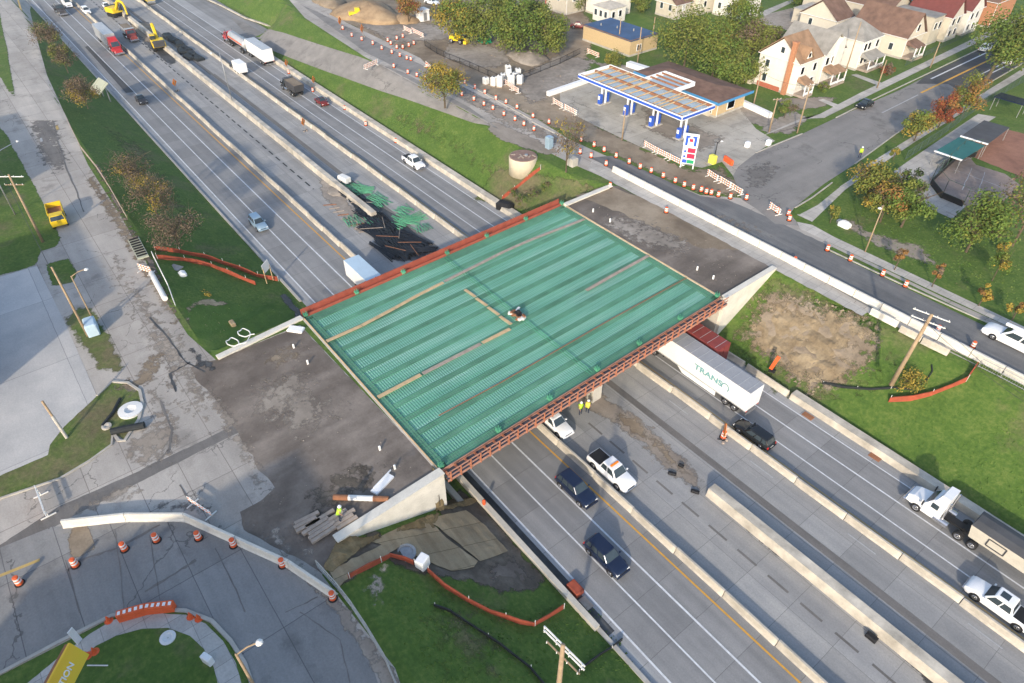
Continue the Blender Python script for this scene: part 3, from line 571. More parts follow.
# left edge of the motorway: low guard kerb walls
def low_wall(u0, u1, v, w, h, label, mat='kerb_concrete'):
    mb = MB().box(((u0 + u1) / 2, v, h / 2), (u1 - u0, w, h)); return tag(mb.build('edge_wall', mat), label, 'low wall')
low_wall(-240, -30, -15.25, 0.35, 0.28, 'low pale edge wall between the left bank and the motorway shoulder'); low_wall(-1, 32, -15.45, 0.55, 0.75, 'low grey wall along the straw covered slope below the bridge', 'wall_concrete')
low_wall(32, 60, -15.3, 0.4, 0.3, 'low pale edge wall beside the dark grass at bottom centre')
low_wall(8, 15.3, -17.2, 0.6, 0.6, 'short grey concrete block beside the bridge abutment', 'wall_concrete')
rect('gutter', 10, 33, -15.1, -14.2, 0.026, 'mud_trench'); rect('gutter', -28, -19, -15.2, -14.0, 0.026, 'mud_trench')
# white barrier segments of the streets
def px_barrier(pts, label, group, mat='barrier_white', h=0.85, w=0.62, top=0.26):
    for i, (a, b) in enumerate(zip(pts, pts[1:])):
        A, B = P(*a), P(*b); d = B - A
        tag(jersey(d.length, h, w, top).build('concrete_barrier', mat), label % ordn(i), 'barrier', group, (A + B) / 2, math.atan2(d.y, d.x))
px_barrier([(64, 526), (127, 519), (186, 519), (237, 542), (290, 566), (336, 597)], 'white barrier segment above the row of orange drums, %s from the left', 'white barrier segments round the curved road')
A, B = P(613, 171), P(1075, 410); n = 19
pp = []
for i in range(n + 1):
    q = A.lerp(B, i / n); pp.append(q)
for i in range(n):
    a, b = pp[i], pp[i + 1]; d = b - a
    tag(jersey(d.length, 0.95, 0.75, 0.34).build('concrete_barrier', 'barrier_white'), 'white barrier segment %s from the upper left along the closed asphalt lane' % ordn(i), 'barrier', 'white barrier segments along the asphalt lane', (a + b) / 2, math.atan2(d.y, d.x))
px_barrier([(870, 313), (897, 327)], 'stored concrete barrier segment lying %s the white barrier row at right' .replace('%s', '%.0s') + ' by the utility pole', 'stored barrier segments')
for k, (a, b) in enumerate([((899, 330), (921, 341)), ((921, 342), (948, 355))]):
    A, B = P(*a), P(*b); d = B - A
    tag(jersey(d.length, 0.8, 0.7).build('concrete_barrier', 'barrier_concrete'), ['stored barrier segment just left of the utility pole at right', 'stored barrier segment just right of the utility pole at right'][k], 'barrier', 'stored barrier segments', (A + B) / 2, math.atan2(d.y, d.x))

# ---------------------------------------------------------------- the bridge
def deck_mat():
    b = NB('deck_pan'); X = b.xyz(b.tc)
    sx = b.math('ADD', X[0], b.math('MULTIPLY', X[1], 0.027))
    f = b.noise(0.5, 5, b.map((1, 0.12, 1))); c = b.ramp(f, [(0.3, (0.13, 0.35, 0.26)), (0.52, (0.22, 0.46, 0.37)), (0.72, (0.38, 0.61, 0.54))])
    w = b.math('SINE', b.math('MULTIPLY', X[1], 2 * PI / 0.3)); c = b.mix(b.math('MULTIPLY', b.math('ADD', w, 1), 0.16), c, (0.2, 0.42, 0.34))
    b.bump(w, 0.6, 0.05); MATS['deck_pan'] = b.out(c, 0.5, 0.1, 0.4)
deck_mat()
M('rebar_green', (0.09, 0.33, 0.19), 0.5, 0.22, 0.6); M('haunch_green', (0.13, 0.29, 0.20), 0.45, 0.25, 0.7); M('form_red', (0.33, 0.085, 0.055), 0.25, 1.0, 0.8); M('form_orange', (0.45, 0.17, 0.09), 0.25, 1.5, 0.8)
M('girder_steel', (0.20, 0.26, 0.24), 0.2, 0.8, 0.6); M('form_ply', (0.42, 0.22, 0.16), 0.3, 1.2, 0.85); M('rust', (0.28, 0.13, 0.07), 0.3, 2.0, 0.9); M('form_dark', (0.05, 0.055, 0.075), 0.3, 2, 0.7)
KS = 0.027; BX, BY, BW, BL = -18.0, -19.1, 30.8, 44.5
br = thing('road_bridge', 'wide road bridge under construction with green rebar deck crossing the motorway', 'bridge', (BX, BY, 0))
DT = G - 0.02
gird = [1.0 + 2.4 * i for i in range(13)]
mb = MB()
for i in range(12): mb.box(((gird[i] + gird[i + 1]) / 2, BL / 2, DT - 0.22), (1.7, BL - 0.5, 0.08))
mb.shear(KS).build('deck_pans', 'deck_pan', br)
mb = MB()
for g_ in gird: mb.box((g_, BL / 2, DT - 0.14), (0.7, BL - 0.5, 0.12))
mb.box((0.3, BL / 2, DT - 0.1), (0.7, BL - 0.5, 0.1)); mb.box((30.3, BL / 2, DT - 0.1), (0.9, BL - 0.5, 0.1)); mb.box((15.4, 0.6, DT - 0.105), (30.4, 0.9, 0.11)); mb.box((15.4, BL - 0.6, DT - 0.105), (30.4, 0.9, 0.11))
mb.shear(KS).build('haunch_strips', 'haunch_green', br)
for g_ in gird:
    m2 = MB().box((g_, BL / 2, DT - 0.9), (0.06, BL - 1.2, 1.3)).box((g_, BL / 2, DT - 0.23), (0.42, BL - 1.2, 0.05)).box((g_, BL / 2, DT - 1.56), (0.5, BL - 1.2, 0.06)); m2.shear(KS).build('girder', 'girder_steel', br)
mb = MB(); y = 0.3
while y < BL - 0.2: mb.box((15.4, y, DT + 0.03), (30.4, 0.02, 0.02)); y += 0.3
x = 0.35
while x < 30.5: mb.box((x, BL / 2, DT + 0.065), (0.03, BL - 0.4, 0.02)); x += 0.6
for y_ in (21.2, 21.6): mb.box((15.4, y_, DT + 0.10), (29.8, 0.1, 0.04))
mb.shear(KS).build('rebar_mat', 'rebar_green', br)
# upstream and downstream overhang forms
mb = MB().box((-0.55, BL / 2, DT - 0.12), (0.9, BL - 0.3, 0.06)).box((-0.12, BL / 2, DT + 0.12), (0.06, BL - 0.3, 0.42)); mb.box((-0.98, BL / 2, DT + 0.22), (0.07, BL - 0.3, 0.66)); mb.box((-0.98, BL / 2, DT + 0.62), (0.07, BL - 0.3, 0.12))
mb.shear(KS).build('overhang_form', 'form_red', br)
y = 0.6
while y < BL - 0.3: MB().box((-0.98, y, DT + 0.2), (0.09, 0.09, 1.1)).box((-0.7, y, DT - 0.3), (0.6, 0.08, 0.1)).shear(KS).build('guard_post', 'form_red', br); y += 1.5
mb = MB().box((31.35, BL / 2, DT - 0.18), (1.3, BL - 0.3, 0.06)); mb.shear(KS).build('walkway_planks', 'form_dark', br)
mb = MB()
mb.box((30.85, BL / 2, DT + 0.05), (0.08, BL - 0.3, 0.4)); mb.box((32.0, BL / 2, DT + 0.85), (0.07, BL - 0.3, 0.15)); mb.box((32.0, BL / 2, DT + 0.3), (0.07, BL - 0.3, 0.15)); mb.box((32.0, BL / 2, DT - 0.3), (0.1, BL - 0.3, 0.3)); mb.shear(KS).build('overhang_form', 'form_ply', br)
y = 0.5; k = 0
while y < BL - 0.3:
    mb = MB().box((31.45, y, DT - 0.06), (1.25, 0.22, 0.08)); mb.box((32.05, y, DT + 0.2), (0.1, 0.11, 1.45)); mb.box((31.4, y, DT - 0.8), (1.6, 0.08, 0.1), 0, -0.8); mb.shear(KS).build('form_bracket', 'form_orange', br); k += 1; y += 1.22
for k, y in enumerate((0.4, 7.7, 14.9, 22.2, 29.3, 36.8, 44.2)):
    for x_ in (30.4, -0.1):
        m2 = MB()
        for q in range(5): a = q * 1.26; m2.cyl((x_ + 0.18 * math.cos(a), y + 0.18 * math.sin(a), DT), (x_ + 0.28 * math.cos(a), y + 0.28 * math.sin(a), DT + 0.75), 0.035, n=5)
        m2.box((x_, y, DT + 0.35), (0.5, 0.5, 0.25)); m2.shear(KS).build('post_rebar', 'rebar_green', br)
# piers and abutments (world heights, parented to the bridge)
px0 = 4.3 - BY
m2 = MB().box((14.8, px0 + 0.3, 1.9), (29.5, 1.5, 4.0)); m2.box((14.8, px0 + 0.3, 4.3), (30.4, 1.8, 0.9)); m2.shear(KS).build('pier', 'wall_concrete', br)
m2 = MB().box((15.4, -0.35, G / 2 - 0.4), (31.4, 0.9, G - 0.9)); m2.box((15.4, -0.1, G - 0.13), (31.2, 0.22, 0.34)); m2.shear(KS).build('abutment', 'wall_concrete', br)
m2 = MB().box((15.4, BL + 0.35, G / 2 - 0.4), (31.4, 0.9, G - 0.9)); m2.box((15.4, BL + 0.1, G - 0.13), (31.2, 0.22, 0.34)); m2.shear(KS).build('abutment', 'wall_concrete', br)
for y in (0.03, BL - 0.03): MB().box((15.4, y, DT + 0.12), (31, 0.1, 0.1)).shear(KS).build('end_strip', 'lumber', br)
def wing(a, b, label, h0=G, top=0.18, mat='barrier_white', w=0.55):
    A, B = P(*a), P(*b); d = B - A; L = d.length
    m2 = MB().box((L / 2, 0, (h0 + top) / 2 - 0.3), (L, w, h0 + top + 0.6)); m2.box((L / 2, 0, h0 + top - 0.02), (L + 0.05, w + 0.25, 0.14))
    return tag(m2.build('wing_wall', mat), label, 'retaining wall', None, (A.x, A.y, 0), math.atan2(d.y, d.x))
wing((218, 359), (302, 319), 'white wing wall at the upper left corner of the bridge', G, 0.3); wing((565, 206), (611, 187), 'white wing wall at the upper right corner of the bridge', G, 0.3)
wing((724, 299), (774, 269), 'white wing wall beside the dark red container truck', G, 0.35); wing((336, 541), (442, 473), 'white wing wall at the lower left corner of the bridge above the straw slope', G, 0.35, w=0.7)
# corner blocks
if 0: tag(m2.build('wing_wall', 'wall_concrete'), 'grey concrete end block under the lower left bridge corner', 'wall', None, (13.2, -18.6, 0), 0)
# planks on the deck
def deckp(s, t, z=DT + 0.14): return Vector((BX + s - KS * t, BY + t, z))
def planks(name, pts, w, label, mat='lumber', h=0.05, seg=3.0, group=None):
    out = []
    for a, b in zip(pts, pts[1:]):
        A, B = deckp(*a), deckp(*b); d = B - A
        out.append((A, B, d))
    o = MB()
    for A, B, d in out: 
        q = math.atan2(d.y, d.x); o.box(((A + B) / 2) - out[0][0], (d.length - 0.08, w, h), q)
    return tag(o.build(name, mat), label, 'plank walk', group, out[0][0], 0)
rnd = random.Random(3)
for sl, mt, lab in (([(6.0, 0.2), (6.1, 5), (5.7, 10), (5.3, 14), (5.1, 18)], 'lumber', 'long line of tan planks from the left edge of the deck'), ([(5.0, 18.2), (4.8, 23), (4.5, 29), (4.6, 34), (5.0, 39), (5.4, 44)], 'lumber_grey', 'long line of greyed planks running to the far right edge of the deck'),
                    ([(18.1, 0.3), (18.1, 6)], 'lumber', 'tan plank line starting on the left edge at deck middle'), ([(18.1, 6.2), (18.2, 14.5)], 'lumber_grey', 'greyed plank line in the middle of the deck'), ([(18.2, 14.7), (18.3, 19)], 'lumber', 'tan plank next to the debris pile on deck'),
                    ([(18.6, 31.7), (18.4, 38), (18.3, 44.3)], 'lumber_grey', 'grey brown plank line at the right edge of the deck'), ([(24.6, 4), (24.9, 12), (24.9, 30), (25.2, 44.3)], 'rust', 'thin brown bar line along the lower part of the deck')):
    planks('plank_line', sl, 0.5 if mt != 'rust' else 0.12, lab, mt)
for k in range(4):
    a = 8.2 + k * 2.45; planks('plank', [(a, 19.3 + 0.06 * k), (a + 2.2, 19.45 + 0.06 * k)], 0.42, 'tan plank laid across the deck, %s counted down to the debris pile' % ordn(k, 'first'), group='planks laid across the deck')
p = thing('debris_pile', 'small pile of red and brown tools and scraps on the green deck', 'debris', deckp(17.0, 21.3))
m2 = MB(); rr = random.Random(4)
for k in range(16): m2.box((rr.uniform(-.8, .8), rr.uniform(-.6, .6), rr.uniform(0.05, .4)), (rr.uniform(.2, 1.1), rr.uniform(.1, .3), rr.uniform(.1, .3)), rr.uniform(0, 3), rr.uniform(-.3, .3))
m2.build('scraps', 'rust', p); m2 = MB()
for k in range(8): m2.box((rr.uniform(-1, 1), rr.uniform(-.8, .8), rr.uniform(0.03, .3)), (rr.uniform(.2, .8), rr.uniform(.1, .5), rr.uniform(.1, .3)), rr.uniform(0, 3))
m2.build('sacks', 'off_white', p)
m2 = MB().box((0, 0, 0.35), (0.8, 0.6, 0.5)).cyl((0.1, 0, 0.6), (0.1, 0, 0.95), 0.2); m2.build('generator', 'black', p)

# unseen blocks added outside the picture to shade the left road and curved road
M('block_brick', (0.30, 0.16, 0.11), 0.2, 2, 0.9)
for lb, u0, u1, v0, v1, h in (('unseen brick block left of the view, added to shade the road near the yellow truck', -43, -21, -78, -60, 11.5), ('long unseen brick block far left of the view, added to shade the upper left road', -94, -64, -80, -60, 12.0), ('unseen brick block below the view, added to shade the curved road', 22, 70, -80, -56, 13.0)):
    t = thing('unseen_shade_block', lb, 'building', (u0, v0, G)); a, b = u1 - u0, v1 - v0
    MB().box((a / 2, b / 2, h / 2), (a, b, h)).build('wall', 'block_brick', t); MB().box((a / 2, b / 2, h + .15), (a + .5, b + .5, .3)).build('roof', 'kerb_concrete', t)

# dust, mud and worn patches on the left streets
for i, (q, m, f) in enumerate([([(120, 250), (150, 290), (190, 340), (205, 372), (235, 430), (200, 440), (165, 400), (140, 350), (115, 300), (100, 262)], 'dirt_grey', 5), ([(96, 395), (130, 372), (165, 380), (195, 430), (170, 470), (130, 475), (100, 455), (140, 425), (144, 400)], 'dirt_grey', 4.5),
    ([(90, 165), (128, 218), (160, 275), (188, 332), (196, 352), (172, 330), (140, 275), (108, 222), (84, 180)], 'dirt_brown', 2.2), ([(205, 372), (228, 400), (262, 460), (280, 490), (250, 490), (225, 440), (195, 395)], 'dirt_grey', 2.5), ([(100, 372), (128, 378), (150, 350), (170, 350), (160, 385), (120, 395)], 'dirt_brown', 2.5),
    ([(20, 110), (60, 118), (74, 160), (60, 180), (36, 165)], 'tar_strip', 4), ([(62, 505), (130, 480), (160, 486), (120, 505), (70, 522)], 'dirt_grey', 2.5), ([(240, 520), (285, 520), (330, 560), (320, 580), (270, 552)], 'gravel', 3), ([(150, 500), (205, 498), (225, 515), (180, 518), (140, 515)], 'tar_strip', 2.5)]):
    drape('street_dust', q, m, 0.0262 + i * 0.0006 if i != 7 else 0.031, rough=2.0, seed=70 + i, feather=f)
for i, q in enumerate([[(450, 80), (520, 112), (570, 140), (560, 150), (500, 125), (445, 92)], [(700, 205), (760, 225), (780, 240), (740, 232), (700, 215)], [(738, 168), (760, 160), (790, 165), (770, 190), (745, 190)], [(640, 100), (700, 125), (735, 140), (700, 155), (640, 130)]]):
    drape('street_dust', q, 'dirt_grey' if i != 2 else 'tar_strip', (0.029, 0.0335, 0.0335, 0.0355)[i], rough=2, seed=80 + i, feather=4)
for i, (q, m, f) in enumerate([([(585, 212), (640, 215), (700, 240), (690, 262), (640, 250), (600, 232)], 'gravel', 5), ([(240, 390), (300, 360), (330, 380), (270, 440), (245, 420)], 'dirt_grey', 5), ([(290, 500), (340, 460), (400, 455), (380, 490), (320, 530)], 'dark_soil', 4), ([(240, 365), (290, 338), (320, 350), (280, 372)], 'dirt_brown', 4)]):
    drape('approach_dust', q, m, 0.0315 + i * .0005, rough=2, seed=90 + i, feather=f)

# clods, stones and worn tufts: real relief scattered over the bare ground
def inside(x, y, q):
    c = False; j = len(q) - 1
    for i in range(len(q)):
        if (q[i][1] > y) != (q[j][1] > y) and x < (q[j][0] - q[i][0]) * (y - q[i][1]) / (q[j][1] - q[i][1]) + q[i][0]: c = not c
        j = i
    return c
def scatter(name, polys, n, size, mat, seed, lift=0.0):
    rnd = random.Random(seed); m_ = MB(); k = 0
    while k < n:
        q = rnd.choice(polys); xs = [p[0] for p in q]; ys = [p[1] for p in q]; x, y = rnd.uniform(min(xs), max(xs)), rnd.uniform(min(ys), max(ys)); k += 1
        if not inside(x, y, q): continue
        p = hit(x, y); s_ = size * rnd.uniform(.4, 1.4); a = rnd.uniform(0, 6); r_ = [(s_ * rnd.uniform(.5, 1) * math.cos(a + t * 2.09), s_ * rnd.uniform(.5, 1) * math.sin(a + t * 2.09)) for t in range(3)]
        m_.add([(p.x + x_, p.y + y_, p.z - .02 + lift) for x_, y_ in r_] + [(p.x, p.y, p.z + s_ * .6 + lift)], [(0, 1, 3), (1, 2, 3), (2, 0, 3)])
    struct(m_.build(name, mat), 'stuff')
bankR = [(900, 400), (1023, 420), (1023, 525), (960, 488), (880, 436), (835, 402)]; bankS = [(745, 300), (775, 282), (868, 316), (882, 345), (862, 375), (815, 398), (775, 365), (748, 345)]
lawnB = [(384, 600), (395, 575), (470, 600), (520, 612), (590, 600), (640, 670), (560, 683), (440, 683), (400, 640)]; bankL = [(60, 60), (110, 110), (200, 200), (270, 280), (200, 260), (150, 240), (110, 170), (75, 110)]; bankU = [(300, 80), (370, 110), (470, 180), (495, 160), (430, 112), (330, 78)]
yard = [(330, 0), (400, 5), (560, 60), (590, 110), (560, 130), (470, 80), (420, 55), (350, 20)]; apL = [(220, 380), (300, 332), (425, 472), (340, 530), (300, 550), (262, 500)]; apR = [(590, 200), (640, 205), (765, 268), (725, 290), (640, 245)]; park = [(835, 215), (900, 200), (1020, 240), (1020, 310), (900, 260)]
scatter('soil_clods', [bankS, yard, bankS], 1500, .26, 'dirt_brown', 1)
scatter('gravel_stones', [yard, apL, apR, [(590, 400), (640, 420), (700, 490), (660, 470)]], 1800, .13, 'gravel', 2)
scatter('grass_tufts', [bankR, lawnB, bankL, bankU, park], 7000, .17, 'grass_mat', 3)
scatter('dry_tufts', [bankR, park, [(190, 300), (290, 310), (215, 350)], bankU, lawnB], 900, .14, 'grass_worn', 4)
# ---------------------------------------------------------------- vehicles (x is forward, origin on the ground)
def wheel(parent, x, y, r=0.36, w=0.24, rim='chrome'):
    s = 1 if y > 0 else -1
    t = MB().lathe((0, 0, 0), [(r * 0.62, -w / 2), (r * 0.96, -w / 2), (r, -w / 2 + 0.04), (r, w / 2 - 0.04), (r * 0.96, w / 2), (r * 0.62, w / 2)], 18)
    t.xf(Matrix.Translation((x, y, r)) @ Matrix.Rotation(PI / 2, 4, 'X')); o = t.build('wheel', 'rubber', parent, True)
    q = MB().lathe((0, 0, 0), [(r * 0.60, 0), (r * 0.64, 0.03), (r * 0.5, 0.035), (r * 0.15, 0.01), (r * 0.12, 0.05), (0.01, 0.05)], 14)
    q.xf(Matrix.Translation((x, y + s * (w / 2 - 0.02), r)) @ Matrix.Rotation(-s * PI / 2, 4, 'X')); q.build('rim', rim, o, True)
    return o
def ring(x, hw, z0, zm, z1, tw):
    """cross-section of a car body: sill half-width hw*.94, waist hw at zm, shoulder tw at z1"""
    pts = [(-hw * .9, z0), (-hw * .98, z0 + .1), (-hw, zm), (-tw, z1 - .04), (-tw * .9, z1), (0, z1 + .02), (tw * .9, z1), (tw, z1 - .04), (hw, zm), (hw * .98, z0 + .1), (hw * .9, z0)]
    return [(x, y, z) for y, z in pts]
def car(name, label, cat, paint, L=4.8, W_=1.88, H=1.7, kind='suv', roof=None, group=None, sunroof=False, bedcover=None, ground=0.22, lightbar=False, rack=False):
    t = thing(name, label, cat, group=group); h = W_ / 2; f, b = L / 2, -L / 2
    bh = H * 0.60 if kind != 'sedan' else H * 0.62       # hood / shoulder height
    if kind == 'pickup': bh = H * 0.59
    r = []
    st = [(f, .72, bh * .52, bh * .62, .68), (f - .06, .86, bh * .55, bh * .72, .8), (f - .3, .96, bh * .66, bh * .86, .86), (f - .9, 1, bh * .72, bh * .94, .88), (f - L * .27, 1, bh * .76, bh, .9)]
    if kind == 'pickup':
        st += [(0.0, 1, bh * .78, bh, .92), (b + 1.95, 1, bh * .78, bh, .93), (b + .1, 1, bh * .78, bh * .99, .93), (b, .96, bh * .7, bh * .94, .9)]
    else:
        st += [(0, 1, bh * .8, bh, .92), (b + .7, 1, bh * .78, bh * 1.0, .9), (b + .14, .95, bh * .72, bh * .97, .84), (b, .86, bh * .62, bh * .84, .74)]
    for x, k, zm, z1, tk in st: r.append(ring(x, h * k, ground if abs(x) < L / 2 - .2 else ground + .12, zm, z1, h * tk))
    body = MB().loft(r).build('body', paint, t, True); body.data.polygons.foreach_set('use_smooth', [False] * len(body.data.polygons)) if 0 else None
    try: body.data.set_sharp_from_angle(angle=R(32))
    except Exception: pass
    # cabin
    if kind == 'suv': base = (f - L * .30, b + .10); top = (f - L * .44, b + .48)
    elif kind == 'sedan': base = (f - L * .30, b + .55); top = (f - L * .46, b + 1.35)
    elif kind == 'van': base = (f - .55, b + .06); top = (f - 1.35, b + .15)
    else: base = (f - L * .26, b + 1.92); top = (f - L * .37, b + 2.2)
    hb, ht = h * .91, h * .72; zt = H - .03
    c = [(base[0], -hb, bh - .02), (base[0], hb, bh - .02), (base[1], hb, bh - .02), (base[1], -hb, bh - .02)]
    d = [(top[0], -ht, zt), (top[0], ht, zt), (top[1], ht, zt), (top[1], -ht, zt)]
    def pt(u, v, w):                                  # on the cabin: u front..back, v left..right, w up
        lo = Vector(c[0]).lerp(Vector(c[3]), u).lerp(Vector(c[1]).lerp(Vector(c[2]), u), v); hi = Vector(d[0]).lerp(Vector(d[3]), u).lerp(Vector(d[1]).lerp(Vector(d[2]), u), v); return lo.lerp(hi, w)
    cb = MB().loft([c, d]).build('cabin', paint, t); bv = cb.modifiers.new('bevel', 'BEVEL'); bv.width = .1; bv.segments = 3; bv.limit_method = 'NONE'
    ce = .07
    rf = MB(); rr = []
    for k, (zz, ins) in enumerate(((zt - .01, -.015), (zt + .045, .05), (zt + .06, .2))): rr.append([(top[0] + .02 - ins, -ht - .01 + ins, zz), (top[0] + .02 - ins, ht + .01 - ins, zz), (top[1] - .02 + ins, ht + .01 - ins, zz), (top[1] - .02 + ins, -ht - .01 + ins, zz)])
    rf.loft(rr); ro = rf.build('roof', roof or paint, t); bv = ro.modifiers.new('bevel', 'BEVEL'); bv.width = .12; bv.segments = 2; bv.limit_method = 'ANGLE'; bv.angle_limit = R(60)
    def pane(name, a, e, n, off=.012):
        q = [pt(*a[0]), pt(*a[1]), pt(*a[2]), pt(*a[3])]; nn = (q[1] - q[0]).cross(q[3] - q[0]).normalized()
        if nn.dot(Vector(n)) < 0: nn = -nn
        MB().loft([[p_ - nn * .01 for p_ in q], [p_ + nn * off for p_ in q]]).build(name, 'glass', t)
    pane('windshield', [(0, .05, .06), (0, .95, .06), (0, .94, .93), (0, .06, .93)], 0, (1, 0, .5))
    pane('rear_window', [(1, .08, .12), (1, .92, .12), (1, .9, .9), (1, .1, .9)], 0, (-1, 0, .5))
    for v_, n_ in ((0, (0, -1, .3)), (1, (0, 1, .3))):
        if kind == 'van': cuts = [(.03, .2)]
        elif kind == 'pickup': cuts = [(.08, .50), (.54, .93)]
        elif kind == 'sedan': cuts = [(.1, .5), (.54, .88)]
        else: cuts = [(.07, .38), (.42, .70), (.74, .94)]
        for a_, b_ in cuts: pane('side_window', [(a_, v_, .1), (b_, v_, .1), (b_, v_, .88), (a_ + .03, v_, .88)], 0, n_)
    if sunroof: MB().box(((top[0] * .6 + top[1] * .4), 0, zt + .07), (.75, .75, .02)).build('sunroof', 'glass', t)
    if kind == 'pickup':
        bx0, bx1 = b + 1.85, b + .12
        MB().box(((bx0 + bx1) / 2, 0, bh + .005), (bx0 - bx1, W_ * .82, .05)).build('bed_cover' if bedcover else 'cargo_bed', 'black' if bedcover in (None, 'black') else bedcover, t)
        if not bedcover:
            for s_ in (-1, 1): MB().box(((bx0 + bx1) / 2, s_ * W_ * .44, bh + .03), (bx0 - bx1, .08, .09)).build('bed_rail', paint, t)
    if lightbar: MB().cbox((top[0] - .5, 0, zt + .11), (.25, 1.1, .12), .03).build('light_bar', 'orange_sign', t)
    wx = L * .31; wr = .36 if kind != 'pickup' else .41
    for x in (wx, -wx):
        for s_ in (-1, 1):
            wheel(t, x, s_ * (h - .1), wr, .24)
            ar = MB().lathe((0, 0, 0), [(wr + .09, -.02), (wr + .09, .012)], 16); ar.xf(Matrix.Translation((x, s_ * (h - .005), wr)) @ Matrix.Rotation(PI / 2, 4, 'X')); ar.build('wheel_arch', 'black', t)
    for s_ in (-1, 1):
        MB().cbox((f - .16, s_ * h * .68, bh * .66), (.26, h * .36, .15), .03).build('headlight', 'lamp_lens', t)
        MB().cbox((b + .06, s_ * h * .78, bh * .74), (.14, h * .24, .26), .03).build('taillight', 'red_light', t)
        MB().cbox((base[0] - .22, s_ * (h + .09), bh + .1), (.16, .2, .14), .03).build('wing_mirror', paint, t)
    MB().box((f - .03, 0, bh * .54), (.1, h * 1.0, .2)).build('grille', 'black', t); MB().cbox((f + .02, 0, ground + .22), (.16, W_ * .88, .22), .04).build('bumper', paint if kind != 'pickup' else 'chrome', t); MB().cbox((b - .02, 0, ground + .22), (.16, W_ * .88, .22), .04).build('bumper', paint, t)
    MB().box((b - .015, 0, bh * .6), (.03, .5, .14)).build('number_plate', 'off_white', t)
    return t
M('navy_paint', (0.012, 0.022, 0.055), 0.1, 1, 0.22, 0.2, 0.6); M('black_paint', (0.016, 0.018, 0.02), 0.1, 1, 0.2, 0.2, 0.6); M('blue_grey_paint', (0.30, 0.42, 0.52), 0.08, 1, 0.3, 0.2, 0.5)
M('red_paint', (0.45, 0.03, 0.035), 0.1, 1, 0.3, 0, 0.5); M('dark_red_paint', (0.16, 0.022, 0.022), 0.1, 1, 0.35); M('yellow_paint', (0.72, 0.50, 0.02), 0.12, 1.5, 0.45); M('dark_grey_paint', (0.06, 0.06, 0.065), 0.2, 1, 0.5); M('teal_paint', (0.1, 0.25, 0.28), 0.1, 1, 0.4)
M('container_red', (0.24, 0.05, 0.045), 0.25, 0.8, 0.6); M('trailer_white', (0.78, 0.78, 0.77), 0.07, 0.6, 0.45); M('trailer_roof', (0.30, 0.31, 0.33), 0.12, 0.5, 0.6); M('trailer_silver', (0.48, 0.49, 0.50), 0.12, 0.7, 0.4, 0.3); M('tan_side', (0.52, 0.49, 0.42), 0.15, 0.8, 0.6); M('tarp_grey', (0.075, 0.078, 0.085), 0.25, 0.5, 0.85); M('teal_ink', (0.16, 0.36, 0.38), 0.1, 3, 0.6); M('cement_tan', (0.55, 0.50, 0.40), 0.2, 1, 0.6)
def place(o, px, py, back=False, z=0, rz=0.0, v=None):
    p = P(px, py, z); o.location = (p.x, v if v is not None else p.y, z); o.rotation_euler = (0, 0, (PI if back else 0) + rz); return o
place(car('sport_utility', 'dark blue SUV behind the white pickup, nearer the bridge', 'car', 'navy_paint', 4.9, 1.95, 1.78), 576, 490, z=0.4)
place(car('sport_utility', 'dark navy SUV in the left carriageway lane nearest the lower picture edge', 'car', 'black_paint' if 0 else 'navy_paint', 4.75, 1.95, 1.75), 606, 557, z=0.4)
for o in [x for x in bpy.data.objects if x.name.startswith('sport_utility') and x.parent is None]: o.location.z = 0.02
place(car('pickup_truck', 'white pickup with black bed cover and amber roof light in the closed lanes', 'pickup truck', 'white_paint', 5.9, 2.05, 1.93, 'pickup', bedcover='black', lightbar=True), 611, 474, z=0.03)
place(car('sport_utility', 'white SUV coming out from under the bridge', 'car', 'white_paint', 4.7, 1.9, 1.68), 555, 426, z=0.03)
place(car('estate_car', 'black car with glossy roof behind the white semi trailer', 'car', 'black_paint', 4.85, 1.85, 1.5, rack=True), 753, 437, True, z=0.03)
place(car('pickup_truck', 'white crew cab pickup with sunroof and dark bed at the lower right corner', 'pickup truck', 'white_paint', 6.0, 2.05, 1.92, 'pickup', sunroof=True, bedcover='black'), 998, 608, True, z=0.03)
place(car('pickup_truck', 'white crew cab pickup in the far right carriageway beside the green bank', 'pickup truck', 'white_paint', 5.8, 2.0, 1.9, 'pickup'), 414, 165, False, z=0.03)
place(car('sport_utility', 'pale blue SUV alone on the left carriageway beyond the bridge', 'car', 'blue_grey_paint', 4.7, 1.85, 1.65), 259, 226, z=0.03)
place(car('hatchback_car', 'small dark car on the dark lane patch at upper left', 'car', 'teal_paint' if 0 else 'dark_grey_paint', 4.3, 1.8, 1.5, 'sedan', roof='black_paint'), 142, 102, z=0.03)
place(car('sport_utility', 'white SUV behind the red lorry at top left', 'car', 'white_paint', 4.7, 1.9, 1.75), 87, 13, z=0.03)
place(car('delivery_van', 'white van next to the flatbed truck at the top left edge', 'van', 'white_paint', 6.2, 2.1, 2.6, 'van'), 68, 6, z=0.03)
place(car('saloon_car', 'white car parked by the yellow excavator in the closed lanes', 'car', 'white_paint', 4.6, 1.8, 1.5, 'sedan'), 107, 8, z=0.03)
place(car('hatchback_car', 'small dark red car following the dump truck', 'car', 'dark_red_paint', 4.1, 1.75, 1.5, 'sedan', roof='black_paint'), 322, 104, z=0.03)
place(car('saloon_car', 'white car on the cross street beside the large tree crown', 'car', 'white_paint', 4.6, 1.8, 1.5, 'sedan'), 985, 50, z=G + 0.05, rz=PI / 2)
place(car('sport_utility', 'white car with dark windows at the kerb right of the large tree', 'car', 'white_paint', 4.7, 1.85, 1.6), 1010, 63, z=G + 0.05, rz=PI / 2)
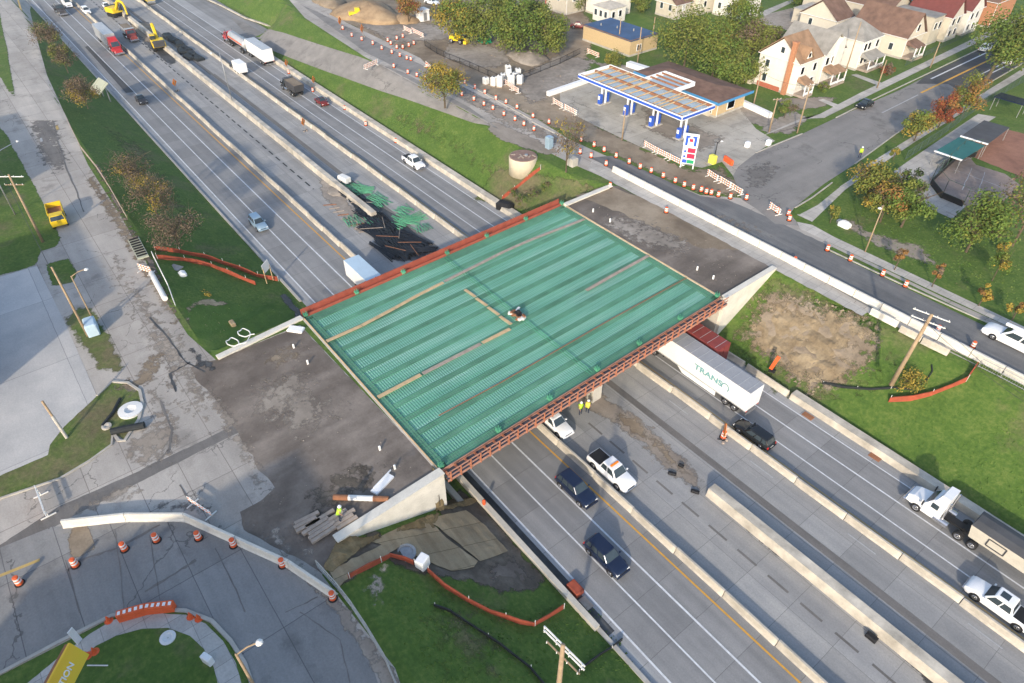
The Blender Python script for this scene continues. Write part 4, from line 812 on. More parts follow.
place(car('hatchback_car', 'black car stopped at the kerb in front of the white houses', 'car', 'black_paint', 4.2, 1.8, 1.5, 'sedan'), 864, 107, z=G + 0.05, rz=-PI / 2)
for k, (x, y, c_, lb) in enumerate([(812, 35, 'blue_grey_paint', 'grey blue car nearest the small flat roofed garage'), (823, 38, 'dark_grey_paint', 'dark grey car in the court behind the gray roofed house'), (834, 33, 'navy_paint', 'navy car in the court beside the brick building'), (843, 28, 'black_paint', 'black car close to the brick building in the court'), (851, 24, 'white_paint', 'white car at the far end of the brick building court')]):
    place(car('parked_car', lb, 'car', c_, 4.4, 1.8, 1.5, 'sedan', group='cars parked behind the houses'), x, y, z=G + 0.04, rz=0.5 + k * 0.4)
place(car('parked_car', 'dark red car parked beside the flat blue roofed building', 'car', 'dark_red_paint', 4.4, 1.8, 1.5, 'sedan'), 579, 28, z=G + 0.03, rz=0.7)
place(car('parked_car', 'white car parked beyond the row of big green trees', 'car', 'white_paint', 4.4, 1.8, 1.5, 'sedan'), 432, 4, z=G + 0.03, rz=0.3)

# semi trailers and tractors
def tractor(t, x0, paint, day=False):
    """cab with its rear axle group; x0 is the front bumper"""
    f = x0
    MB().box((f - 4.1, 0, .85), (6.6, .9, .25)).build('chassis', 'black', t)
    r = [ring(f - .05, .95, .5, 1.0, 1.35, .8), ring(f - .5, 1.05, .5, 1.1, 1.62, .85), ring(f - 1.7, 1.12, .5, 1.2, 1.85, .95)]
    MB().loft(r).build('hood', paint, t)
    x1 = f - 1.7; x2 = f - (3.0 if day is True else 3.5 if day == 'mid' else 4.4); top = 2.75 if day else 3.1
    MB().loft([[(x1, -1.2, .6), (x1, 1.2, .6), (x2, 1.2, .6), (x2, -1.2, .6)], [(x1, -1.2, 1.85), (x1, 1.2, 1.85), (x2, 1.2, 1.85), (x2, -1.2, 1.85)], [(x1 - .55, -1.05, top), (x1 - .55, 1.05, top), (x2, 1.1, top), (x2, -1.1, top)]]).build('cab', paint, t)
    if day is not True: MB().loft([[(x1 - .7, -1.0, top), (x1 - .7, 1.0, top), (x2, 1.08, top), (x2, -1.08, top)], [(x2 + .8, -.95, 3.85), (x2 + .8, .95, 3.85), (x2, 1.0, 3.9), (x2, -1.0, 3.9)]]).build('roof_fairing', paint, t)
    MB().quad((x1 + .0, -1.0, 1.92), (x1 + .0, 1.0, 1.92), (x1 - .5, .92, top - .1), (x1 - .5, -.92, top - .1)).xf(Matrix.Translation((.03, 0, .02))).build('windshield', 'glass', t)
    for s_ in (-1, 1):
        MB().box((x1 - .95, s_ * 1.165, 2.2), (.7, .05, .6), 0, 0, s_ * .14).build('side_window', 'glass', t)
        MB().box((x1 + .1, s_ * 1.42, 1.95), (.12, .22, .6)).build('wing_mirror', 'black', t); MB().cbox((f - .18, s_ * .82, 1.05), (.25, .34, .25), .05).build('headlight', 'lamp_lens', t)
        wheel(t, f - 1.25, s_ * 1.05, .5, .3); MB().cyl((x2 + .5, s_ * .98, .75), (x2 - .9, s_ * .98, .75), .33, n=12).build('fuel_tank', 'chrome', t)
        for xx in (f - 5.6, f - 6.95): wheel(t, xx, s_ * .98, .5, .55)
    MB().cbox((f + .05, 0, .62), (.3, 2.35, .4), .06).build('bumper', 'chrome', t); MB().box((f - 6.2, 0, 1.12), (1.2, 1.0, .2)).build('fifth_wheel', 'black', t)
    for s_ in (-1, 1): MB().cyl((x2 - .2, s_ * .95, 1.0), (x2 - .2, s_ * .95, 3.5), .08).build('exhaust_stack', 'chrome', t)
def trailer(t, xr, L, H0=1.15, H1=4.1, W_=2.58, side='trailer_white', roof='trailer_roof', skirt=None, rim='chrome', ribs=0, front_gear=True, axles=(1.6, 2.9)):
    """xr: rear x, box runs forward L"""
    tr = MB().box((xr + L / 2, 0, (H0 + H1) / 2), (L, W_, H1 - H0)).build('trailer_box', side, t)
    MB().box((xr + L / 2, 0, H1 + .012), (L - .1, W_ - .1, .03)).build('roof_sheet', roof, tr)
    m_ = MB()
    k = xr + .6
    while k < xr + L - .3: m_.box((k, 0, H1 + .035), (.05, W_ - .2, .03)); k += 1.2
    m_.build('roof_bows', 'trailer_silver' if roof != 'tarp_grey' else 'black', tr)
    for s_ in (-1, 1):
        MB().box((xr + L / 2, s_ * (W_ / 2 + .01), H0 + .06), (L, .05, .14)).build('side_rail', 'trailer_silver', tr)
        MB().box((xr - .02, s_ * W_ * .245, (H0 + H1) / 2), (.05, W_ * .46, H1 - H0 - .2)).build('rear_door', side, tr)
        MB().box((xr - .03, s_ * W_ * .42, H0 - .05), (.05, .3, .12)).build('taillight', 'red_light', tr)
        if skirt: MB().add([(xr + 4.4, s_ * 1.25, H0), (xr + 10.6, s_ * 1.25, H0), (xr + 9.6, s_ * 1.25, .35), (xr + 4.4, s_ * 1.25, .35), (xr + 4.4, s_ * 1.21, H0), (xr + 10.6, s_ * 1.21, H0), (xr + 9.6, s_ * 1.21, .35), (xr + 4.4, s_ * 1.21, .35)], [(0, 1, 2, 3), (7, 6, 5, 4), (0, 4, 5, 1), (1, 5, 6, 2), (2, 6, 7, 3), (3, 7, 4, 0)]).build('side_skirt', skirt, tr)
        for a in axles: wheel(t, xr + a, s_ * 1.0, .5, .5, rim)
    MB().box((xr + (max(axles) + min(axles)) / 2, 0, .85), (2.8, 1.1, .4)).build('axle_frame', 'black', tr); MB().box((xr - .03, 0, .6), (.08, 2.3, .12)).build('rear_guard', 'steel', tr)
    for s_ in (-1, 1): MB().box((xr + L - 3.0, s_ * .8, .8), (.15, .15, .8)).build('landing_leg', 'black', tr)
    return tr
def tpos(t, u, v, back): t.location = (u, v, 0.03); t.rotation_euler = (0, 0, PI if back else 0); return t
# white trailer with its lettering; rear at (765,408)
pr = P(760, 410, 1.2)
T1 = thing('semi_truck', 'white semi trailer with green lettering emerging from under the bridge', 'lorry'); tr = trailer(T1, 0, 16.15, skirt='trailer_white'); tractor(T1, 16.15 + 5.2, 'white_paint'); tpos(T1, pr.x - 0.9, 17.5, True)
text_part('side_lettering', 'TRANS', 1.1, 'teal_ink', tr, (5.9, 1.31, 2.75), (PI / 2, 0, PI), 0.01, 1.25, 0.035)
m_ = MB(); n = 14
for k in range(n): a = R(-30 + 250 * k / n); b_ = R(-30 + 250 * (k + 1) / n); m_.box((3.3 + .5 * math.cos((a + b_) / 2), 1.315, 2.65 + .55 * math.sin((a + b_) / 2)), (.2, .02, .14), 0, -((a + b_) / 2 + PI / 2))
m_.build('side_emblem', 'teal_ink', tr)
pr = P(722, 352, 1.2)
T2 = thing('container_truck', 'dark red container trailer mostly hidden under the bridge edge', 'lorry'); tr = trailer(T2, 0, 12.2, 1.2, 3.9, 2.5, 'container_red', 'container_red', rim='rubber'); tractor(T2, 12.2 + 5.2, 'dark_red_paint', True); tpos(T2, pr.x + 1.2, 20.75, True)
m_ = MB()
for s_ in (-1, 1):
    m_ = MB()
    for k in range(40): m_.box((.2 + k * .3, s_ * 1.26, 2.55), (.1, .04, 2.3))
    m_.build('corrugation', 'container_red', tr)
# grain trailer behind a white day cab
pf = P(908, 492, 0.8)
T3 = thing('grain_truck', 'white cab pulling a tan sided open trailer under a dark tarp', 'lorry'); tractor(T3, 0, 'white_paint', 'mid')
tr = MB().loft([[(-8.2, -1.15, 1.3), (-8.2, 1.15, 1.3), (-21, 1.15, 1.3), (-21, -1.15, 1.3)], [(-7.9, -1.29, 3.0), (-7.9, 1.29, 3.0), (-21.2, 1.29, 3.0), (-21.2, -1.29, 3.0)]]).build('trailer_tub', 'tan_side', T3)
MB().loft([[(-7.9, -1.31, 3.0), (-7.9, 1.31, 3.0), (-21.2, 1.31, 3.0), (-21.2, -1.31, 3.0)], [(-8, -.5, 3.28), (-8, .5, 3.28), (-21.1, .5, 3.28), (-21.1, -.5, 3.28)]]).build('tarp_cover', 'tarp_grey', tr)
m_ = MB(); 
for xx in (-10.5, -15.8):
    for s_ in (-1, 1):
        for dx in (-.8, .8): m_.box((xx + dx, s_ * 1.24, 2.2), (.12, .06, 1.0), 0, 0, s_ * -.08)
        for dz in (-.5, .5): m_.box((xx, s_ * (1.24 + dz * .08), 2.2 + dz), (1.6, .06, .12))
m_.build('side_frame', 'dark_grey_paint', tr)
MB().box((-14.5, 0, 1.15), (12.5, .9, .3)).build('trailer_frame', 'steel', tr)
for a in (-17.5, -18.9):
    for s_ in (-1, 1): wheel(T3, a, s_ * 1.02, .5, .5)
for ch in T3.children:
    if ch.name.startswith('trailer'): ch.location.x = 1.9
    if ch.name.startswith('wheel') and ch.data.vertices[0].co.x < -12: ch.location.x = 1.9
tpos(T3, pf.x + .2, 20.7, True)
# red cab, grey trailer at top left
pf = P(124, 52, 0.8); T4 = thing('semi_truck', 'red lorry with a long grey trailer on the left carriageway', 'lorry'); tractor(T4, 0, 'red_paint'); trailer(T4, -18.5, 12.5, side='trailer_silver', roof='trailer_silver'); T4.location = (pf.x, -6.2, .03)
# tanker with red cab
T5 = thing('tank_truck', 'red cab pulling a silver tank with an orange stripe', 'tanker'); tractor(T5, 0, 'red_paint', True)
m_ = MB(); m_.xf(Matrix.Identity(4)); m_.lathe((0, 0, 0), [(.2, 0), (.95, .12), (1.15, .5), (1.15, 10.7), (.95, 11.1), (.2, 11.2)], 20); m_.xf(Matrix.Translation((-15.8, 0, 2.3)) @ Matrix.Rotation(PI / 2, 4, 'Y')); tk = m_.build('tank', 'trailer_silver', T5, True)
for s_ in (-1, 1): MB().box((-10.2, s_ * 1.14, 2.3), (9.5, .04, .35)).build('side_stripe', 'orange_plastic', tk)
MB().box((-10.2, 0, 3.48), (9.0, .5, .06)).build('catwalk', 'steel', tk); MB().box((-10.5, 0, 1.0), (10.6, .9, .35)).build('chassis', 'black', tk)
for a in (-13.2, -14.6):
    for s_ in (-1, 1): wheel(T5, a, s_ * 1.0, .5, .5)
pf = P(208, 39, 1.0); T5.location = (pf.x, 20.9, .03); T5.rotation_euler = (0, 0, PI)
pr = P(267, 62, 1.2); T6 = thing('semi_truck', 'white box trailer following the silver tanker', 'lorry'); trailer(T6, 0, 11.5, side='trailer_white', roof='trailer_silver'); tractor(T6, 11.5 + 5.0, 'dark_grey_paint', True); T6.location = (pr.x, 21.6, .03); T6.rotation_euler = (0, 0, PI)
T7 = thing('box_truck', 'dark pickup with a small white box body beside the median barrier', 'truck')
c7 = car('tmp', '', '', 'dark_grey_paint', 5.4, 1.95, 1.85, 'pickup')
for ch in list(bpy.data.objects):
    if ch.parent == c7: ch.parent = T7
bpy.data.objects.remove(c7)
MB().cbox((-2.9, 0, 1.75), (4.2, 2.2, 2.1), .12).build('box_body', 'trailer_white', T7); MB().box((-2.9, 0, .6), (4.0, 1.0, .25)).build('chassis', 'black', T7)
for s_ in (-1, 1): wheel(T7, -3.6, s_ * .9, .4, .3)
T7.location = P(236, 66, 1); T7.location.z = .03; T7.rotation_euler = (0, 0, PI)
# dump truck
def dump_truck(label, px, py, col='black_paint', bed='dark_grey_paint'):
    t = thing('dump_truck', label, 'truck'); tractor(t, 4.2, col, True)
    MB().loft([[(.9, -1.1, 1.3), (.9, 1.1, 1.3), (-4.2, 1.1, 1.3), (-4.2, -1.1, 1.3)], [(1.0, -1.25, 2.9), (1.0, 1.25, 2.9), (-4.6, 1.25, 2.9), (-4.6, -1.25, 2.9)]]).build('dump_body', bed, t)
    MB().box((-1.8, 0, 2.93), (5.2, 2.2, .06)).build('load', 'dirt_brown', t); MB().box((1.4, 0, 3.0), (1.0, 2.4, .1)).build('cab_guard', bed, t)
    p = P(px, py, 1); t.location = (p.x, p.y, .03); t.rotation_euler = (0, 0, PI); return t
dump_truck('dark dump truck with earth coloured rear between the white trailers and the red car', 292, 88)
# blue-white truck going under the bridge
T8 = thing('box_truck', 'white box truck with pale blue roof half under the far bridge edge', 'truck'); tractor(T8, 4.5, 'white_paint', True); M('roof_blue', (0.42, 0.55, 0.66), 0.08, 0.6, 0.5)
b8 = MB().box((-1.6, 0, 2.35), (7.6, 2.5, 2.6)).build('box_body', 'trailer_white', T8); MB().box((-1.6, 0, 3.67), (7.5, 2.4, .04)).build('roof_sheet', 'roof_blue', b8); p = P(347, 284, 3.5); T8.location = (p.x, -6.2, .03)
# flatbed at top left
T9 = thing('flatbed_truck', 'dark flatbed tow truck beside the white van at the top left edge', 'truck'); tractor(T9, 4, 'dark_grey_paint', True); b9 = MB().box((-2.2, 0, 1.3), (6.6, 2.4, .2)).build('flat_bed', 'dark_grey_paint', T9)
for q in range(5): MB().box((-5 + q * 1.3, 0, 1.6), (.3, 1.6 - .2 * (q % 2), .4)).build('load_bar', 'steel', b9)
T9.location = P(60, 10, 1); T9.location.z = .03
# bucket truck on the right service road
T10 = car('utility_truck', 'white bucket truck with folded boom on the closed asphalt lane', 'truck', 'white_paint', 8.4, 2.25, 2.25, 'pickup', bedcover='trailer_silver')
bm_ = MB().box((-.6, .35, 2.75), (5.4, .35, .35), 0, .04).build('boom', 'white_paint', T10); MB().cbox((-3.1, -.1, 2.5), (.9, .9, .9), .1).build('bucket', 'off_white', T10); MB().cyl((-1.0, 0, 1.3), (-1.0, 0, 2.5), .35).build('turret', 'white_paint', T10); MB().box((.4, -.7, 2.5), (3.4, .2, .2)).build('ladder', 'steel', T10)
for s_ in (-1, 1): MB().box((-2.4, s_ * .95, 1.6), (3.0, .35, .6)).build('tool_locker', 'white_paint', T10)
T10.scale = (.9, .9, .9); p = P(1015, 346); T10.location = (p.x, p.y, G + .03); T10.rotation_euler = (0, 0, PI)
# yellow open truck on the left road
T11 = thing('utility_cart', 'small bright yellow truck with an open dark bed on the left service road', 'truck')
MB().loft([[(2.3, -1.0, .5), (2.3, 1.0, .5), (-2.6, 1.0, .5), (-2.6, -1.0, .5)], [(2.4, -1.05, 1.3), (2.4, 1.05, 1.3), (-2.6, 1.05, 1.3), (-2.6, -1.05, 1.3)]]).build('body', 'yellow_paint', T11)
MB().loft([[(2.35, -1.0, 1.3), (2.35, 1.0, 1.3), (.6, 1.0, 1.3), (.6, -1.0, 1.3)], [(1.9, -.9, 2.0), (1.9, .9, 2.0), (.7, .9, 2.0), (.7, -.9, 2.0)]]).build('cab', 'yellow_paint', T11)
for s_ in (-1, 1):
    MB().box((-1.0, s_ * 1.02, 1.7), (3.2, .1, .9)).build('side_panel', 'yellow_paint', T11); wheel(T11, 1.6, s_ * .95, .4); wheel(T11, -1.6, s_ * .95, .4); MB().box((1.3, s_ * .97, 1.7), (.8, .04, .4), 0, 0, s_ * .14).build('side_window', 'glass', T11)
MB().box((-2.55, 0, 1.7), (.1, 2.1, .9)).build('tailgate', 'yellow_paint', T11); MB().box((-1, 0, 1.34), (3.1, 1.95, .04)).build('bed_floor', 'rust', T11)
MB().quad((2.3, -.9, 1.4), (2.3, .9, 1.4), (1.95, .8, 1.92), (1.95, -.8, 1.92)).xf(Matrix.Translation((.03, 0, .02))).build('windshield', 'glass', T11)
T11.location = P(60, 222); T11.location.z = G + .02; T11.rotation_euler = (0, 0, -.1)
# excavators
def excavator(label, loc, rz, boom_rz, sc_=1.0, col='yellow_paint'):
    t = thing('excavator', label, 'excavator', loc, rz)
    for s_ in (-1, 1): MB().side([(-1.7, .3), (-1.4, 0), (1.4, 0), (1.7, .3), (1.7, .6), (1.4, .85), (-1.4, .85), (-1.7, .6)], s_ * 1.1 - .3, s_ * 1.1 + .3).build('crawler_track', 'rubber', t)
    MB().box((0, 0, .7), (2.2, 1.7, .4)).build('undercarriage', 'black', t)
    hs = MB().cbox((-.5, 0, 1.5), (3.4, 2.6, 1.1), .15).build('engine_house', col, t); MB().cbox((-1.9, 0, 1.6), (.7, 2.5, 1.2), .2).build('counterweight', 'dark_grey_paint', hs)
    MB().cbox((.6, .75, 2.1), (1.5, 1.0, 1.5), .1).build('operator_cab', 'glass', t); MB().cbox((.6, .75, 2.88), (1.5, 1.0, .1), .04).build('cab_roof', col, t)
    MB().tube([(.9, -.2, 1.6), (2.6, -.2, 3.6), (3.6, -.2, 4.1), (5.0, -.2, 3.6)], [.32, .34, .34, .24], 6).build('boom', col, t); MB().tube([(4.7, -.2, 3.9), (5.3, -.2, 3.0), (5.4, -.2, 1.2)], [.26, .24, .18], 6).build('dipper_arm', col, t)
    MB().tube([(1.6, .1, 1.7), (3.2, .1, 3.5)], .09).build('hydraulic_ram', 'chrome', t); MB().side([(5.2, 1.3), (5.7, 1.2), (5.9, .4), (5.3, .1), (4.7, .5), (4.9, 1.0)], -.75, .35).build('digging_bucket', 'dark_grey_paint', t)
    t.scale = (sc_,) * 3; return t
excavator('orange yellow excavator at work beside the pit covered in black bags', P(160, 49, 0), 3.0, 0, 1.25)
excavator('bright yellow excavator with raised arm near the top of the closed lanes', P(117, 16, 0), 0.3, 0, 1.25)
T12 = dump_truck('truck with dark orange cab and pale mixer body between the two excavators', 130, 35, 'container_red', 'trailer_silver'); T12.rotation_euler = (0, 0, 0)
# road roller at the top edge
t = thing('road_roller', 'large yellow roller machine at the top edge in the closed lanes', 'machine', P(150, 3, 0)); MB().cbox((-1.2, 0, 1.7), (3.6, 2.3, 1.3), .3).build('engine_house', 'yellow_paint', t); MB().cyl((2.0, -1.1, .8), (2.0, 1.1, .8), .8, n=20).build('drum', 'steel', t); MB().cbox((0.6, 0, 2.4), (1.4, 1.6, 1.3), .1).build('operator_cab', 'glass', t); MB().box((1.6, 0, 1.2), (2.2, 2.4, .3)).build('drum_frame', 'yellow_paint', t)
for s_ in (-1, 1): wheel(t, -1.8, s_ * 1.1, .75, .5)
# compact machines in the yard
for (x, y, lb, r_) in ((458, 43, 'yellow telescopic handler beside the gravel yard', 0.5), (357, 18, 'small yellow loader by the brown earth heap', 1.2)):
    t = thing('loader', lb, 'machine', P(x, y), r_); MB().cbox((-.8, 0, 1.2), (2.4, 1.7, 1.0), .15).build('engine_house', 'yellow_paint', t); MB().cbox((.3, 0, 2.0), (1.3, 1.3, 1.2), .1).build('operator_cab', 'yellow_paint', t); MB().box((2.3, 0, .6), (.8, 2.1, .7)).build('bucket', 'yellow_paint', t); MB().box((1.5, .6, 1.0), (2.0, .2, .3), 0, .3).build('lift_arm', 'yellow_paint', t)
    for s_ in (-1, 1): wheel(t, 1.0, s_ * .9, .55, .4); wheel(t, -1.4, s_ * .9, .55, .4)
t = thing('site_trailer', 'yellow plant trailer parked under the row of big trees', 'trailer', P(470, 37), 0.4); MB().cbox((0, 0, 1.0), (4.2, 1.8, .6), .1).build('deck', 'yellow_paint', t); MB().box((1.5, 0, 1.6), (.8, 1.6, .7)).build('winch_box', 'rust', t)
for s_ in (-1, 1): wheel(t, -.8, s_ * .9, .4)
# ---------------------------------------------------------------- street furniture and site gear
# drums
def mk_drum():
    t = thing('traffic_drum', 'orange drum', 'traffic drum')
    b = MB().lathe((0, 0, 0), [(.30, .06), (.29, .3), (.27, .32), (.26, .62), (.24, .64), (.235, .95), (.19, 1.0), (.02, 1.02)], 12).build('drum_body', 'orange_plastic', t, True); b.data.set_sharp_from_angle(angle=R(40))
    for z0, r in ((.36, .272), (.68, .25)): MB().lathe((0, 0, 0), [(r + .004, z0), (r, z0 + .17)], 12).build('reflective_band', 'reflective_white', t)
    MB().lathe((0, 0, 0), [(.42, 0), (.42, .05), (.32, .08)], 12).build('rubber_base', 'rubber', t); return t
drum0 = mk_drum(); first_drum = [True]
def drum(px, py, label, group, sc_=1.15, z=G + 0.03):
    p = P(px, py + 1.5, z)
    if first_drum[0]:
        first_drum[0] = False; drum0.location = p; drum0['label'] = label; drum0['group'] = group; drum0.scale = (sc_,) * 3; return drum0
    return dup(drum0, p, rz=px, label=label, group=group, scale=sc_)
for i, q in enumerate([(20, 582), (76, 564), (125, 548), (157, 539), (199, 537), (234, 544), (283, 564), (333, 597)]):
    drum(q[0], q[1], 'orange and white drum on the curved road at lower left, %s from the left' % ordn(i), 'drums along the white curved barrier', 1.0)
rows = [([(343, 28), (352, 35), (362, 39), (373, 43), (382, 48), (392, 52), (400, 55), (407, 58), (411, 59), (427, 66)], 'drum in the upper row on the far service road, %s from upper left', 'drums in the upper row'),
        ([(394, 66), (408, 72), (417, 75), (425, 78), (462, 94), (474, 99), (484, 104), (493, 108), (504, 114), (515, 119), (524, 124), (534, 129)], 'drum in the middle row on the far service road, %s from upper left', 'drums in the middle row'),
        ([(453, 77), (465, 82), (475, 87), (485, 92), (496, 98), (506, 102), (517, 107), (533, 116), (549, 122)], 'drum near the far kerb of the service road, %s counted from the yellow tree', 'drums near the far kerb'),
        ([(581, 140), (594, 145), (604, 150), (616, 156), (629, 162), (640, 167), (651, 171), (663, 176), (675, 181), (684, 185), (693, 188), (701, 190), (706, 192), (711, 193), (718, 195), (730, 197), (746, 198)], 'drum along the closed asphalt lane by the forecourt, %s from the left', 'drums along the asphalt lane'),
        ([(580, 152), (591, 156), (606, 164)], 'drum standing where the asphalt lane begins, %s from the left', 'drums at the lane start'),
        ([(827, 249), (850, 259), (882, 274), (905, 285)], 'drum at the kerb of the right service road, %s from the left', 'drums at the right kerb'),
        ([(388, 40), (391, 43), (397, 47), (403, 47), (409, 45), (414, 43), (403, 36), (397, 38)], 'drum in the ring of drums beside the brown yard, %s counted clockwise', 'ring of drums'),
        ([(937, 330), (972, 346)], 'orange drum by the utility poles on the asphalt lane, %s from the left', 'drums by the bucket truck')]
for pts, lb, gr in rows:
    for i, q in enumerate(pts): drum(q[0], q[1], lb % ordn(i), gr, 0.95 if q[1] > 140 else 0.9)
for q, lb in (((666, 211), 'single orange drum standing on the brown approach dirt'), ((794, 261), 'single drum on the concrete strip behind the right wing wall'), ((788, 214), 'orange drum at the sidewalk corner, upper one of two'), ((789, 219), 'orange drum at the sidewalk corner, lower one of two'), ((777, 211), 'drum next to the striped barricade in the street mouth'), ((610, 186), 'orange drum at the end of the upper right wing wall'), ((722, 437), None)):
    if lb: drum(q[0], q[1], lb, 'single drums', 0.95)
drum(723, 436, 'orange drum beside the sign stand left of the black car', 'motorway drums', 1.1, 0.03)
drum(725, 499 + 4, 'small orange drum behind the median wall start', 'motorway drums', 0.9, 0.03)
for i, q in enumerate([(289, 72), (313, 90), (345, 108), (366, 124), (396, 141)]): drum(q[0], q[1], 'drum on the far shoulder against the parapet wall, %s from upper left' % ordn(i), 'drums on the far shoulder', .9, 0.03)
# striped barricades
def barricade(a, b, label, group=None, z=G + 0.03, boards=3, h=1.15):
    A, B = P(*a, z), P(*b, z); d = B - A; L = max(1.6, d.length); t = thing('striped_barricade', label, 'barricade', (A + B) / 2, math.atan2(d.y, d.x), group)
    for s_ in (-1, 1): MB().box((s_ * L * .38, 0, h / 2), (.08, .08, h)).box((s_ * L * .38, 0, .05), (.1, 1.3, .1)).build('leg', 'off_white', t)
    for k in range(boards):
        zz = h - .13 - k * .36; bd = MB().box((0, -.06, zz), (L, .04, .2)).build('board', 'reflective_white', t)
        m_ = MB(); x = -L / 2 + .15
        while x < L / 2 - .15: m_.add([(x - .1, -.085, zz - .09), (x + .1, -.085, zz - .09), (x + .25, -.085, zz + .09), (x + .05, -.085, zz + .09)], [(0, 1, 2, 3)]); x += .5
        m_.build('orange_stripes', 'orange_sign', bd)
    return t
bars = [((505, 84), (513, 90)), ((513, 90), (519, 94)), ((553, 103), (563, 109)), ((564, 109), (577, 116)), ((644, 146), (656, 153)), ((656, 153), (668, 159)), ((668, 159), (684, 167)), ((707, 175), (718, 182)), ((719, 182), (731, 189)), ((731, 189), (742, 196)), ((769, 208), (780, 216)), ((364, 70), (378, 64)), ((412, 32), (424, 38)), ((404, 30), (412, 34)), ((587, 53), (599, 58)), ((426, 66), (431, 70))]
bl = ['beside the stack of white tanks, upper one', 'beside the stack of white tanks, lower one', 'left of the forecourt, upper one of two', 'left of the forecourt, lower one of two', 'at the forecourt edge, leftmost of three', 'at the forecourt edge, middle of three', 'at the forecourt edge, rightmost of three', 'right of the price sign, leftmost of three', 'right of the price sign, middle of three', 'right of the price sign, rightmost of three', 'alone in the mouth of the cross street', 'across the off ramp end with blue support', 'behind the ring of drums, right one', 'behind the ring of drums, left one', 'on the gravel behind the forecourt', 'small one at the kerb left of the yellow tree']
for (a, b), l in zip(bars, bl): barricade(a, b, 'striped barricade ' + l, 'striped barricades')
# orange diamond signs
def diamond(px, py, label, s=1.2, z=0.03, hgt=2.3, rz=None, col='orange_sign'):
    t = thing('road_work_sign', label, 'road sign', P(px, py, z), rz if rz is not None else R(-50), 'orange road work signs')
    MB().box((0, 0, hgt), (s, .03, s), 0, PI / 4).build('sign_panel', col, t); MB().cyl((0, .05, 0), (0, .05, hgt + s * .4), .035, n=6).build('sign_post', 'steel', t)
    MB().box((0, .05, .06), (1.3, .07, .07)).box((0, .05, .06), (.07, 1.2, .07)).build('sign_stand', 'black', t); m_ = MB()
    for x, y in ((.5, .1), (-.5, 0), (0, .5)): m_.cbox((x, y, .16), (.4, .3, .16), .05)
    m_.build('sandbags', 'lumber_grey', t); return t
for q, l in (((177, 91), 'left of the long median wall at top left'), ((305, 131), 'on the median barrier near the light pole'), ((260, 52), 'behind the white box trailer'), ((288, 71), 'beyond the parapet above the dump truck'), ((315, 88), 'at the parapet above the small red car'), ((722, 440), 'with black sandbags left of the black car')):
    diamond(*q, 'orange diamond sign ' + l, 1.25 if q[1] < 200 else 1.5, hgt=2.0 if q[1] < 200 else 1.7)
diamond(341, 29, 'orange diamond sign leftmost by the far service road', 1.5, G, 2.0); diamond(363, 37, 'orange diamond sign by the brown yard entrance', 1.5, G, 2.0)
t = thing('route_sign', 'white square sign on timber legs beside the left shoulder near the bridge', 'sign', P(270, 281, 1.0), R(-60)); MB().box((0, 0, 2.6), (1.5, .06, 1.5), 0, .2).build('sign_panel', 'off_white', t)
for s_ in (-1, 1): MB().box((s_ * .7, 0, 1.1), (.1, .1, 2.9)).build('sign_post', 'lumber', t)
t = thing('guide_sign', 'large pale green guide sign panel seen from above beside the left carriageway', 'sign', P(99, 86, 4.2), R(8)); M('sign_pale', (0.42, 0.44, 0.34), 0.1, 1, 0.6)
MB().box((0, 0, 0), (5.2, 3.2, .15), 0, 0, R(35)).build('sign_panel', 'sign_pale', t)
for s_ in (-1, 1): MB().box((s_ * 1.8, .6, -1.7), (.16, .2, 4.0)).build('sign_post', 'steel', t); MB().box((s_ * 1.8, 0, .12), (.12, 3.0, .08), 0, 0, R(35)).build('panel_rail', 'sign_pale', t)
# poles
def pole(base, top, label, arms=(), r=0.16, mat='wood_pole', cat='utility pole', name='utility_pole', lean=(0, 0), trans=False, z=G, h=None, group=None):
    B = P(*base, z); H_ = h or hz(base, top[1], z)
    if h: B = P(top[0], top[1], z + h); B.z = z
    t = thing(name, label, cat, B, 0, group)
    MB().cyl((0, 0, -.3), (lean[0], lean[1], H_), r, r * .62, 10).build('pole_shaft', mat, t, True)
    for dz, L, az in arms:
        az = R(az); c = Vector((lean[0], lean[1], H_ - dz)); d = Vector((math.cos(az), math.sin(az), 0)); a = MB().box(c + Vector((-.12 * math.sin(az), .12 * math.cos(az), 0)), (L, .09, .1), az).build('crossarm', 'off_white' if L > 3 else mat, t)
        n = 4 if L > 2 else 2
        for k in range(n):
            q = c + d * (L * (k / (n - 1) - .5) * .92); MB().cyl(q + Vector((0, 0, .05)), q + Vector((0, 0, .26)), .045, .03, 6).build('insulator', 'off_white', a)
    if trans: MB().cyl((.35, .1, H_ - 2.6), (.35, .1, H_ - 1.6), .28, n=10).build('transformer', 'steel', t)
    return t, H_
pole((43, 242), (3, 174), 'tall wooden utility pole with crossarm beside the grass at far left', ((.4, 3.6, 52), (1.6, 2.6, 52)), .2, lean=(.2, .1))
pole((88, 336), (50, 267), 'bare wooden pole next to the pale concrete lot', (), .17)
pole((892, 383), (928, 315), 'thick wooden utility pole with two white crossarms on the right bank', ((.2, 3.6, 12), (1.1, 3.4, 12)), .26, lean=(.3, .6))
pole((551, 750), (563, 645), 'wooden utility pole with two double crossarms at the bottom edge', ((.3, 3.6, 5), (.8, 3.6, 5), (1.9, 3.0, 5)), .24, h=11.0, z=G - 0.5)
